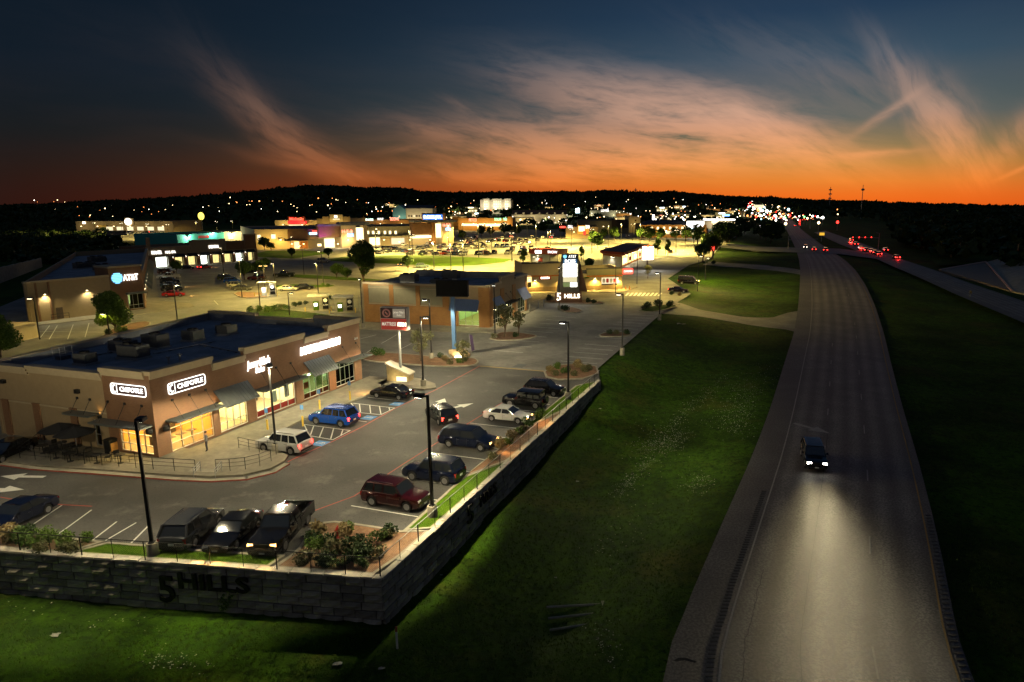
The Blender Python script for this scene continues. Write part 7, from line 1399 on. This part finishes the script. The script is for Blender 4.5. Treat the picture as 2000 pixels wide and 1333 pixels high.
lamp(hebt, 'SPOT', f.M @ Vector((pl_, -9, 3.0)), 4500, (.62, .05, .9), .3, 100, .9, f.M.to_3x3() @ Vector((0, .6, 1)), name='purple_flood')
# teal and cream stores before it
t, g = far_building('teal_store', 'store with a bright teal wall left of the grocery', 348, 482, 439, 476, 457, 'teal_wall' if mat('teal_wall', (.05, .36, .33), (.06, .40, .36)) else 0, 30); g.rect('red_emblem', 'poster_red', 388, 461, 408, 466, .2); wall_lamp(g, g.px(367, 470)[0], 4.5, 3000, (1, .95, .6), 'lens_far_white', kind='POINT', out=1.5); wall_lamp(g, g.px(415, 468)[0], 6, 2500, (.9, 1, .8), 'lens_far_white', kind='POINT', out=1.5)
t, g = far_building('cream_store', 'pale cream store wing between the teal wall and the grocery', 439, 476, 504, 474, 453, 'stucco_cream', 30); g.rect('lit_window', 'window_far', 446, 460, 456, 468, .3); g.rect('lit_window', 'window_far', 472, 458, 478, 467, .3); [wall_lamp(g, g.px(x, 456)[0], g.zt - 1.2, 2600, (1, .85, .4), 'lens_far_white', kind='POINT', out=2) for x in (452, 480)]
# second row of stores
def store(name, label, x0, x1, Y, yt, wm, items, glowp=6000, gc=(1, .68, .18), depth=40, n=3, cat=None):
    yb = 400 + 21 * 1324 / Y
    t, g = far_building(name, label, x0, yb, x1, yb, yt, wm, depth, Y)
    for it in items:
        if it[0] == 'r': g.rect(*it[1:])
        else: g.tpx(*it[1:])
    for k in range(n):
        s_ = g.L * (k + .5) / n; h = g.put(MB().box(s_ - .4, s_ + .4, -3.4, -3.0, g.zt * .55, g.zt * .55 + .3).build('wall_lamp', 'lens_far_warm')); lamp(h, 'POINT', (s_, -6, g.zt * .55), glowp * .55, gc, .4)
    return t, g
store('craft_store', 'tan store with a red arched front and glowing red sign', 538, 650, 560, 431, 'stucco_cream', [('r', 'arch_front', 'red_band', 563, 424, 595, 440, 1), ('r', 'cream_panel', 'stucco_cream', 565, 426, 593, 433, 1.6), ('t', 'lettering', 'Michaels', 'sign_red', 566, 426, 592, 432, 2), ('r', 'red_canopy', 'sign_red_soft' if glow('sign_red_soft', (1, .02, .03), 1.4) else 0, 562, 433, 596, 438, 3), ('r', 'glass_front', 'window_far', 564, 440, 592, 447, .6)], 4000)
store('pet_store', 'tan gabled store with a round yellow emblem right of the red front', 620, 686, 545, 428, 'stucco', [('r', 'gable', 'stucco_cream', 644, 420, 669, 434, 1.5), ('r', 'emblem', 'sign_cream', 653, 422, 658, 426, 2), ('r', 'lit_sign', 'window_soft', 650, 428, 663, 430, 2), ('r', 'tower', 'stucco', 630, 424, 643, 440, 1), ('r', 'tower', 'stucco', 670, 424, 684, 440, 1)], 2500)
store('outlet_row', 'long brick outlet row with a glowing blue and white sign', 684, 930, 600, 430, 'brick', [('r', 'sign_tower', 'brick', 824, 417, 870, 436, 2), ('r', 'blue_sign', 'sign_blue_soft' if glow('sign_blue_soft', (.05, .22, .8), 1.6) else 0, 826, 420, 864, 430, 2.6), ('t', 'lettering', 'ROSS.JTL', 'sign_icy' if glow('sign_icy', (.65, .9, 1), 7) else 0, 828, 422, 863, 428, 3), ('t', 'lettering', 'SHOES & MORE', 'sign_mint' if glow('sign_mint', (.7, 1, .8), 4) else 0, 709, 428, 729, 432, 1.6), ('t', 'lettering', 'OUTLET', 'sign_white', 737, 427, 749, 431, 1.6), ('t', 'lettering', 'BEDDING', 'sign_pink', 762, 426, 779, 432, 1.6), ('r', 'yellow_front', 'brick_tan', 884, 424, 900, 442, 2)], 5000, n=6)
store('discount_row', 'orange-lit store row with red and green signs behind the grocery car park', 895, 1000, 560, 427, 'brick_tan', [('t', 'lettering', 'PETCO', 'sign_pink', 916, 428, 931, 434, 1.6), ('t', 'lettering', 'DOLLAR', 'sign_green' if glow('sign_green', (.25, 1, .4), 4) else 0, 966, 427, 979, 432, 1.6), ('t', 'lettering', 'TREE', 'sign_green', 983, 427, 990, 432, 1.6), ('r', 'arcade', 'window_far', 902, 438, 945, 442, 1), ('r', 'arcade', 'window_far', 948, 438, 998, 443, 1), ('r', 'tower', 'brick_tan', 992, 424, 1001, 446, 2)], 5000, n=5)
# hotels and others
t, g = far_building('blue_hotel', 'hotel with a blue-green gabled end and pale windowed side', 769, 445, 846, 440, 408, 'stucco_cream', 18, 650); z = g.zt; s0 = g.px(793, 420)[0]
mat('hotel_blue', (.10, .26, .28), (.12, .30, .32)); g.put(MB().box(0, s0, -1.2, .5, 0, z - 1).build('blue_end', 'hotel_blue')); g.put(MB().add([(0, -1.2, z - 1), (s0, -1.2, z - 1), (s0 / 2, -1.2, z + 3.2), (0, 12, z - 1), (s0, 12, z - 1), (s0 / 2, 12, z + 3.2)], [(0, 1, 2), (5, 4, 3), (0, 2, 5, 3), (2, 1, 4, 5), (0, 3, 4, 1)]).build('gable', 'hotel_blue'))
g.put(MB().add([(s0, -.3, z), (g.L, -.3, z), (g.L, 9, z + 3), (s0, 9, z + 3), (s0, 18, z), (g.L, 18, z)], [(0, 1, 2, 3), (3, 2, 5, 4)]).build('pitched_roof', 'dark_roof'))
for r_ in range(3):
    for c in range(9): g.box('window', 'window_soft' if (r_ * 3 + c) % 4 == 0 else 'dark_stuff', s0 + 2 + c * (g.L - s0 - 3) / 9, s0 + 3.4 + c * (g.L - s0 - 3) / 9, 2 + r_ * 3.6, 4 + r_ * 3.6, .06, .02)
for r_ in range(2): g.box('window', 'window_soft', s0 * .45, s0 * .55, 5 + r_ * 4, 6.6 + r_ * 4, 1.3, -1.15)
for k in range(4): lamp(t, 'POINT', (s0 * .5 + k * g.L * .27, -8, 5), 2500, (1, .9, .6), .4)
t, g = far_building('lit_hotel', 'bright white lit hotel on the rise below the hills', 938, 412, 1000, 412, 391, 'stucco_cream', 20, 1000)
for a, b in ((944, 956), (962, 980), (985, 998)): g.rect('gabled_bay', 'stucco_cream', a, 389, b, 410, 2); [g.rect('window', 'window_soft', a + 2 + c * 4, 393 + r_ * 5, a + 4 + c * 4, 396 + r_ * 5, 2.2) for r_ in range(3) for c in range(int((b - a - 2) / 4))]
for k in range(3): h = g.put(MB().box(g.L * (k + .5) / 3 - .5, g.L * (k + .5) / 3 + .5, -4, -3.2, 14, 15).build('flood_lamp', 'lens_far_white')); lamp(h, 'POINT', (g.L * (k + .5) / 3, -9, 19), 7000, (1, .97, .85), .6)
t, g = store('dormer_row', 'long pale row with a brown dormered roof at the back of the car park', 1000, 1107, 720, 420, 'stucco_cream', [], 3500, (1, .9, .6), n=4); g.put(MB().add([(0, -.6, g.zt), (g.L, -.6, g.zt), (g.L, 8, g.zt + 4.5), (0, 8, g.zt + 4.5), (0, 16, g.zt), (g.L, 16, g.zt)], [(0, 1, 2, 3), (3, 2, 5, 4), (0, 3, 4), (1, 5, 2)]).build('pitched_roof', 'brick'))
for k in range(7): s_ = g.L * (k + .5) / 7; g.put(MB().box(s_ - 1, s_ + 1, -.4, 5, g.zt + .3, g.zt + 2.2).build('dormer', 'stucco_cream')); g.box('window', 'window_soft', s_ - 1.2, s_ + 1.2, 1, 3, .06, .02)
store('steak_house', 'small lit restaurant with orange doors before the dark cinema block', 1105, 1168, 430, 444, 'stucco', [('r', 'orange_front', 'interior_orange', 1128, 441, 1150, 458, 1), ('r', 'glass_front', 'window_far', 1130, 443, 1142, 453, 1.3), ('r', 'red_door', 'sign_red_soft', 1139, 452, 1144, 460, 1.4), ('t', 'lettering', 'GRILL', 'sign_white', 1109, 441, 1119, 447, 1), ('t', 'lettering', 'BAR', 'sign_white', 1144, 441, 1152, 448, 1.4), ('r', 'red_sign', 'sign_red', 1093, 443, 1104, 446, 1)], 2500, n=2)
store('cinema_block', 'wide dark-roofed block behind the small lit restaurant', 1128, 1228, 500, 432, 'stucco_olive', [('r', 'dark_wing', 'dark_stuff', 1195, 430, 1226, 446, 1)], 500, n=1); store('warehouse_store', 'pale distant warehouse store with a white lit sign', 1090, 1220, 900, 412, 'stucco_olive', [('t', 'lettering', 'LOWES', 'sign_white', 1174, 410, 1189, 415, 1.5), ('r', 'blue_sign', 'sign_icy', 1125, 407, 1132, 417, 1.5)], 6000, (1, .95, .75), n=3)
store('pub', 'white two-storey gabled pub at the right of the dark block', 1228, 1250, 520, 424, 'stucco_cream', [('r', 'window', 'dark_stuff', 1240, 430, 1243, 433, .3), ('r', 'window', 'dark_stuff', 1240, 437, 1243, 441, .3)], 1200, n=1)
t, g = store('tavern', 'orange-lit tavern with dark pitched roof along the back of the car park', 1252, 1345, 440, 440, 'brick_tan', [('r', 'lit_window', 'window_far', 1271 + k * 12, 444, 1275 + k * 12, 449, .4) for k in range(6)] + [('r', 'porch', 'window_soft', 1300, 452, 1335, 458, .4)], 2600, n=3); g.put(MB().add([(-1, -1.5, g.zt), (g.L + 1, -1.5, g.zt), (g.L * .8, 7, g.zt + 3), (g.L * .2, 7, g.zt + 3), (-1, 16, g.zt), (g.L + 1, 16, g.zt)], [(0, 1, 2, 3), (3, 2, 5, 4), (0, 3, 4), (1, 5, 2)]).build('pitched_roof', 'dark_roof'))
store('diner', 'diner with a large glowing white roof sign at the end of the car park', 1340, 1382, 435, 446, 'brick', [('r', 'roof_sign', 'panel_white', 1342, 433, 1375, 445, 1), ('r', 'lit_sign', 'sign_icy', 1350, 446, 1363, 449, 1.2), ('r', 'pillar', 'brick_tan', 1373, 440, 1380, 462, 1.5), ('r', 'glass_front', 'window_far', 1346, 452, 1372, 460, .5)], 3500, n=1)
t, g = store('fuel_station', 'fuel station with a long white lit canopy far down the highway', 1376, 1440, 600, 431, 'stucco', [('r', 'canopy', 'panel_white', 1377, 429, 1436, 431, 14, -6), ('r', 'lit_front', 'window_far', 1390, 432, 1432, 437, .4), ('r', 'lit_sign', 'sign_blue', 1412, 420, 1425, 423, 2)], 4000, (1, .97, .85), n=2)
t, g = store('left_shop_strip', 'low shop strip with a round lit emblem at the far left', 150, 340, 520, 433, 'stucco', [('r', 'lit_sign', 'sign_cream', 161, 434, 166, 438, .5), ('r', 'sign_wall', 'stucco', 244, 427, 260, 440, 1), ('r', 'yellow_canopy', 'dull_yellow', 193, 441, 206, 444, 1.5)] + [('r', 'lit_front', 'window_soft', 208 + k * 20, 444, 220 + k * 20, 451, .3) for k in range(6)], 1500, (1, .8, .35), n=6)
g.put(MB().lathe([(2.6, 0), (2.6, .3)], 20).build('round_emblem', 'sign_cream')).matrix_local = g.M @ Matrix.Translation((*[g.px(253, 434)[0], -1.6], g.px(253, 434)[1])) @ Matrix.Rotation(R(90), 4, 'X'); MB
lot2 = struct(MB().sheet([V2(P(*q)) for q in ((120, 462), (170, 471), (345, 474), (480, 468), (520, 452), (340, 449), (160, 452))], .05).build('far_left_car_park', 'concrete_pavement'))
for x, y in ((187, 462), (240, 464), (290, 466), (330, 468), (385, 460), (425, 458), (455, 456)):
    light_pole(P(x, y), 9, 0, 'small lit pole in the far left car park', 6500 if x in (187, 290, 385, 455) else 0, YEL, 'lens_warm', 2, base=False, group='far left car park light poles')
t = thing('round_sign', 'glowing yellow oval sign on a tall pole at the left skyline', 'sign', PD(395, 445, 560).xyz * 1); t.location.z = 0; c = PD(395, 423, 560); MB().tube((0, 0, 0), (0, 0, c.z), .4).build('pole', 'galvanised', t); o = MB().lathe([(2.4, -.3), (2.4, .3)], 20).build('oval_panel', 'sign_yellow' if glow('sign_yellow', (1, .8, .12), 2.4) else 0, t); o.location = (0, 0, c.z); o.rotation_euler = (R(90), 0, 0); o.scale = (1, 1.25, 1)
FB = random.Random(5); WMS = ['stucco_cream', 'stucco', 'brick_tan', 'stucco_olive']
for k in range(34):                           # low commercial buildings filling the town
    x = [760, 1030, 1060, 1180, 1230, 1285, 1310, 1345, 1385, 1400, 1425, 1450, 1470, 1500, 880, 930, 1010, 1140][k % 18] + FB.uniform(-14, 14); Y_ = FB.uniform(640, 1250); wd = FB.uniform(16, 40) * 700 / Y_; yb = 400 + 21 * 1324 / Y_; yt = yb - FB.uniform(6, 9) * 1324 / Y_
    c_ = P(x, yb) if Y_ < 700 else PD(x, yb, Y_); zg = TZ(c_.x, c_.y); tone = ['cream', 'tan', 'orange brick', 'olive'][k % 4]
    A_ = Vector((c_.x, c_.y, 0)); t = thing('distant_shop', f'{tone} distant shop with lit windows below the hills', 'building', A_, FB.uniform(-.2, .2), 'distant shops below the hills'); wm = wd * Y_ / 1324; hh = zg + FB.uniform(5, 8)
    MB().box(-wm / 2, wm / 2, 0, 14, zg - 1, hh).build('wall', WMS[k % 4], t); MB().box(-wm / 2 - .3, wm / 2 + .3, -.3, 14.3, hh, hh + .5).build('roof', 'dark_roof', t)
    for q in range(4): a = -wm / 2 + wm * (q + .15) / 4; MB().box(a, a + wm * .17, -.12, -.02, zg + 1, zg + 3.4).build('lit_window', 'window_far' if q % 2 else 'window_soft', t)
    if k % 2: MB().box(-wm * .2, wm * .2, -.3, -.1, hh - 1.6, hh - .4).build('lit_sign', FB.choice(['sign_far', 'sign_pink', 'sign_icy', 'sign_mint', 'sign_cream']), t)
    lamp(t, 'POINT', (0, -9, zg + 6), 5000, (1, .8, .4), .5)
# billboard-like pylon signs down the highway
for x, y0, y1, wd, Y, m, lb in ((1446, 437, 448, 9, 560, 'panel_white', 'white stacked pylon sign beside the lawn-edge trees'), (1487, 441, 449, 7, 520, 'panel_white', 'white pylon sign left of the oncoming headlights'), (1482, 416, 422, 16, 900, 'panel_white', 'wide white lit sign down the highway'), (1482, 401, 407, 20, 1100, 'window_soft', 'dim billboard on a mast above the highway shops'), (1128, 408, 417, 8, 800, 'sign_icy', 'icy white pylon sign before the warehouse'), (1276, 420, 432, 4, 620, 'panel_white', 'slim white lit pylon behind the tavern'), (1605, 455, 461, 10, 400, 'sign_yellow2', 'yellow lit road sign at the junction'), (1386, 481, 484, 9, 290, 'sign_mint', 'small lit sign under the red emblem on the lawn edge')):
    glow('sign_yellow2', (1, .55, .05), 1.0); glow('sign_mint', (.7, 1, .8), 4); a, b = PD(x - wd / 2, y0, Y), PD(x + wd / 2, y1, Y); gz = TZ(a.x, Y); t = thing('pylon_sign', lb, 'sign', ((a.x + b.x) / 2, Y, gz)); w_ = b.x - a.x
    MB().tube((0, 0, -.3), (0, 0, b.z - gz), .25).build('pole', 'galvanised', t); MB().box(-w_ / 2, w_ / 2, -.3, .3, b.z - gz, a.z - gz).build('cabinet', 'galvanised', t); MB().box(-w_ / 2 + .1, w_ / 2 - .1, -.36, -.303, b.z - gz + .1, a.z - gz - .1).build('lit_panel', m, t)
t = thing('pylon_sign', 'red lit emblem sign on the lawn edge beside the dark trees', 'sign', P(1391, 505)); zc = h_for((1391, 505), 490); MB().tube((0, 0, 0), (0, 0, zc), .12).build('pole', 'galvanised', t); MB().box(-.7, .7, -.15, .15, zc, zc + 1.6).build('emblem', 'sign_red', t)
# signals at the junction
def signal(q, ytop, arm, label, n=4):
    t = thing('traffic_signal', label, 'traffic signal', rpt(*q)); h = h_for(q, ytop); MB().tube((0, 0, -1), (0, 0, h), .16, .1).build('pole', 'galvanised', t); za = h * .72; MB().tube((0, 0, za), (arm, 0, za + .4), .1, .06).build('mast_arm', 'galvanised', t); MB().path([(0, 0, h), (-1.6 if arm < 0 else 1.6, 0, h + .4)], .06).build('lamp_arm', 'galvanised', t)
    for k in range(n):
        x = arm * (.30 + .7 * k / max(1, n - 1)); hs = MB().box(x - .22, x + .22, -.2, .15, za - .75, za + .6).build('signal_head', 'trim_black', t); MB().lathe([(.26, 0), (.2, .1)], 10, (x, 0, 0)).build('red_lens', 'lens_far_red', hs).rotation_euler = (R(90), 0, 0); hs.children[0].location = (0, -.21, za + .3)
    return t
signal((1715, 488), 457, -12.5, 'signal mast with four red lights over the far carriageway'); signal((1582, 448), 424, -9, 'distant signal mast with red lights down the highway'); signal((1539, 488), 462, 14, 'grey signal mast over the near carriageway', 0)
lamp(bpy.data.objects['traffic_signal'], 'POINT', (-8, -3, 5), 350, (1, .03, .02), .3)
gl_ = thing('delineator', 'small yellow marker sign beside the far carriageway', 'sign', rpt(1895, 581)); MB().tube((0, 0, 0), (0, 0, 1.2), .04).build('post', 'galvanised', gl_); MB().box(-.25, .25, -.02, .02, .8, 1.4).build('plate', 'dull_yellow', gl_)
# bridge embankment at the right
emb = thing('bridge_embankment', 'paved embankment with a pale pink kerb at the right edge', 'embankment', rpt(1843, 527)); o_ = emb.location; mat('riprap', (.16, .13, .11), (.24, .20, .165), rough=.95, scale=4, bump=.6, bscale=6); mat('pink_kerb', (.42, .28, .24), (.5, .34, .29))
g0, g1, g2, g3 = rpt(1835, 528), rpt(1976, 569), rpt(2060, 590), rpt(2060, 545)
up = lambda v, z: Vector((v.x, v.y, v.z + z)); q0, q1 = PD(1925, 513, g0.y + 22), PD(2060, 478, g0.y + 34)
tri = [v - o_ for v in (g0, g1, q0, g2, q1, up(g3, 0))]
MB().add(tri[:3] + [v - Vector((0, 0, 4)) for v in tri[:3]], [(0, 1, 2), (5, 4, 3), (0, 3, 4, 1), (1, 4, 5, 2), (2, 5, 3, 0)]).build('stone_apron', 'riprap', emb); MB().add([tri[1], tri[3], tri[4], tri[2]] + [v - Vector((0, 0, 4)) for v in (tri[1], tri[3], tri[4], tri[2])], [(0, 1, 2, 3), (7, 6, 5, 4), (0, 4, 5, 1), (2, 6, 7, 3)]).build('slope_paving', 'kerb_concrete', emb)
MB().path([tri[0], tri[0].lerp(tri[2], .85) + Vector((0, 0, .15)), tri[2] + Vector((0, 0, .1)), tri[2].lerp(tri[1], .25) + Vector((0, 0, .3)), tri[1]], .28, 8).build('kerb', 'pink_kerb', emb)
hb = [rpt(1830, 520), q0 + Vector((0, 1, -.3)), q1 + Vector((0, 1, -.3)), PD(2060, 470, g0.y + 120), rpt(1800, 490)]; MB().add([v - o_ for v in hb], [(0, 1, 2, 3, 4)]).build('grass_bank', 'grass', emb)
# towers on the skyline
for x, yt, yb, Y, lb in ((1620, 366, 402, 1500, 'lattice mast with stacked antennas at the right of the sunset'), (1683, 362, 430, 900, 'slender tower with a round head at the right of the sunset'), (1241, 368, 385, 2000, 'thin mast on the hill crest')):
    p = PD(x, 400, Y); gz = TZ(p.x, Y); top = PD(x, yt, Y).z; t = thing('radio_mast', lb, 'mast', (p.x, Y, gz)); hh = top - gz; MB().tube((0, 0, -2), (0, 0, hh), .9 * Y / 1200, .45 * Y / 1200, 6).build('shaft', 'galvanised', t)
    for k in range(3 if x == 1620 else 1): MB().lathe([(1.0, -1.5), (3.2, -.8), (3.2, .8), (1.0, 1.5)], 8, (0, 0, hh - 6 - k * 9)).build('antenna_ring', 'galvanised', t).scale = (Y / 1300, Y / 1300, 1)
wt_ = PD(588, 366, 2550); t = thing('hilltop_house', 'small lit building on the crest of the left hill', 'building', (wt_.x, 2550, TZ(wt_.x, 2550))); MB().box(-9, 9, -5, 5, -3, 16).build('wall', 'stucco', t); MB().box(-12, 12, -6, 6, 16, 19).build('roof', 'dark_roof', t); MB().box(-3, 3, -5.3, -5.05, 3, 9).build('lit_window', 'window_far', t)
# ------------------------------------------------------------------ woods
def woods(name, spots, leaf, per=70, seed=3):
    g = np.random.default_rng(seed); bl, out = [], []
    for (x, y, z, r, h) in spots:
        n = per; d = g.normal(size=(n, 3)); d /= np.linalg.norm(d, axis=1)[:, None]; d[:, 2] = np.abs(d[:, 2]) * 1.0 - .25; c = np.array([x, y, z + h * .45]) + d * np.array([r, r, h * .55]) * g.uniform(.6, 1.05, (n, 1))
        a = g.normal(size=(n, 3)); a /= np.linalg.norm(a, axis=1)[:, None]; b = np.cross(a, g.normal(size=(n, 3))); b /= np.linalg.norm(b, axis=1)[:, None]; s = r * .26 * g.uniform(.6, 1.4, (n, 1)); out.append(np.stack([c - a * s, c + b * s * .7, c + a * s, c - b * s * .7], 1).reshape(-1, 3))
    V = np.concatenate(out); return struct(fastmesh(name, V, np.arange(len(V)).reshape(-1, 4), leaf), 'stuff')
sp1 = []
for _ in range(900):                         # wood right of the highway
    y = rnd.uniform(190, 1300); x0 = np.interp(y, [190, 260, 330, 500, 900, 1300], [150, 150, 165, 245, 420, 600]); x = x0 + rnd.random() ** 1.4 * y * .55
    sp1.append((x, y, TZ(x, y), rnd.uniform(4, 8) * (1 + y / 1500), rnd.uniform(7, 13)))
woods('wood_mass', sp1, 'leaf_dark', 90, 4)
sp2 = []
for _ in range(1500):                        # wooded hills and belts behind the town
    a = rnd.uniform(-.75, .68); d = rnd.choice((rnd.uniform(1900, 2650), rnd.uniform(850, 1900))); x, y = d * math.sin(a), d * math.cos(a)
    sp2.append((x, y, TZ(x, y) - 2, rnd.uniform(14, 26) * d / 2000, rnd.uniform(10, 17)))
for _ in range(260):
    a = rnd.uniform(-.75, .68); d = RIDGE + rnd.uniform(-60, 30); x, y = d * math.sin(a), d * math.cos(a); sp2.append((x, y, TZ(x, y) - 3, rnd.uniform(14, 24), rnd.uniform(9, 18)))
for _ in range(260):
    y = rnd.uniform(620, 1000); x = rnd.uniform(-.55, .30) * y; sp2.append((x, y, TZ(x, y), rnd.uniform(5, 9), rnd.uniform(5, 8)))
for _ in range(240):                         # scrub at the far left
    y = rnd.uniform(240, 700); x = -y * rnd.uniform(.66, .86); sp2.append((x, y, TZ(x, y), rnd.uniform(3, 7), rnd.uniform(2, 5)))
woods('far_woods', sp2, 'leaf_dark', 42, 5)
# ------------------------------------------------------------------ lights of the town
LP = {}
def town_light(p, m, r, label, group, hpole=8):
    key = (m, round(r, 2))
    if key not in LP:
        t = thing('street_lamp', '', 'street lamp'); MB().tube((0, 0, -hpole), (0, 0, 0), .10).build('pole', 'galvanised', t); MB().lathe([(r * .4, -r), (r, -r * .4), (r, r * .4), (r * .4, r)], 8).build('lantern', m, t); LP[key] = t
    else: t = copy_tree(LP[key])
    t.location = p; tag(t, label, 'street lamp', group); t.name = 'street_lamp'
def on_ground(x, y, up=7):                    # where the line of sight meets the hills
    d = ray(x, y); lo = 300.
    for k in range(400):
        Y = 300 + k * 8; p = PD(x, y, Y)
        if p.z < TZ(p.x, p.y) + up: return p
    return PD(x, y, 2500)
r2 = random.Random(21)
def scatter(n, x0, x1, y0, y1, ms, rr_, label, group):
    for _ in range(n):
        x = r2.uniform(x0, x1); y = r2.uniform(y0, y1); p = on_ground(x, y); town_light(p, r2.choice(ms), round(rr_ * p.y / 1000 * r2.choice((.8, 1, 1.3)), 1), label, group)
scatter(24, 320, 700, 384, 402, ['lens_far_orange', 'lens_far_orange', 'lens_far_orange', 'lens_far_warm'], .6, 'small orange street light on the left hillside', 'left hillside lights'); scatter(14, 60, 300, 402, 425, ['lens_far_warm', 'lens_far_orange', 'lens_far_orange'], .5, 'dim street light in the dark fields at the left', 'left field lights')
scatter(34, 690, 1000, 396, 420, ['lens_far_white', 'lens_far_warm', 'lens_far_orange', 'lens_far_orange'], .5, 'street light behind the stores below the hill', 'lights behind the stores'); scatter(52, 1000, 1440, 386, 428, ['lens_far_white', 'lens_far_warm', 'lens_far_orange', 'lens_far_orange'], .5, 'street light in the middle of the distant town', 'middle town lights')
scatter(34, 1000, 1480, 418, 442, ['lens_far_white', 'lens_far_warm'], .8, 'bright lamp among the restaurants beyond the car park', 'restaurant lamps')
for k in range(100):                          # the strip of lights along the highway to the horizon
    t_ = r2.random() ** .8; x = 1468 + t_ * 70 + r2.gauss(0, 10 + 34 * t_) ; y = 397 + t_ * 34 + r2.gauss(0, 3); p = on_ground(x, max(396, y)); town_light(p, r2.choice(['lens_far_white'] * 5 + ['lens_far_warm', 'lens_far_warm', 'lens_far_red', 'lens_far_cyan', 'lens_far_green', 'lens_far_orange', 'lens_far_red']), round(r2.choice((.6, .9, 1.3, 1.9)) * p.y / 1000, 1), 'dazzling light of the shops along the distant highway', 'lights along the distant highway')
for k in range(20): x = 1720 + k * 14 + r2.uniform(-4, 4); p = on_ground(x, 399.5 + (x - 1720) * .022, 3); town_light(p, 'lens_far_warm', round(.5 * p.y / 1000 * r2.choice((.8, 1.2)), 1), 'tiny warm light along the right horizon', 'right horizon lights')
scatter(12, 1560, 2000, 402, 425, ['lens_far_orange', 'lens_far_warm', 'lens_far_white'], .8, 'lone light in the dark wood at the right', 'lights in the right wood')
for x, y in ((110, 415), (150, 413), (205, 408), (262, 412), (55, 414), (5, 414), (308, 404)): town_light(on_ground(x, y), 'lens_far_warm', .8, 'lamp post beside the dark road at the far left', 'far left road lamps')
tiny = MB(); TM = ['lens_far_white', 'lens_far_warm', 'lens_far_orange', 'lens_far_red']
for k in range(300):
    z_ = r2.random()
    if z_ < .45: t_ = r2.random() ** .8; x, y = 1468 + t_ * 75 + r2.gauss(0, 10 + 30 * t_), 397 + t_ * 32 + r2.gauss(0, 3)
    elif z_ < .85: x, y = r2.uniform(700, 1470), r2.uniform(390, 434)
    else: x, y = r2.uniform(60, 700), r2.uniform(388, 415)
    p = on_ground(x, max(y, 391)); s_ = p.y / 1000 * r2.uniform(.3, .6); tiny.cur = r2.choice((0, 0, 1, 1, 1, 2, 3 if 1460 < x < 1600 else 1)); tiny.lathe([(s_ * .4, -s_), (s_, 0), (s_ * .4, s_)], 6, p)
struct(tiny.build('town_lights', TM), 'stuff')
# ------------------------------------------------------------------ labels that single each thing out: order from the left where looks do not tell
def seen_x(o):
    p = o.location; z = p.z - CAM_H; return p.x / (p.y * math.cos(PITCH) - z * math.sin(PITCH))
ORD = 'first second third fourth fifth sixth seventh eighth ninth tenth eleventh twelfth thirteenth fourteenth fifteenth sixteenth seventeenth eighteenth nineteenth twentieth twenty-first twenty-second twenty-third twenty-fourth twenty-fifth twenty-sixth twenty-seventh twenty-eighth twenty-ninth thirtieth'.split(); by = {}
for o in bpy.data.objects:
    if o.parent is None and o.get('label'): by.setdefault(o['label'], []).append(o)
for lb, os_ in by.items():
    if 1 < len(os_) <= 30 and len(lb.split()) < 14:
        for i, o in enumerate(sorted(os_, key=seen_x)): o['label'] = f'{lb}, {ORD[i]} from left'
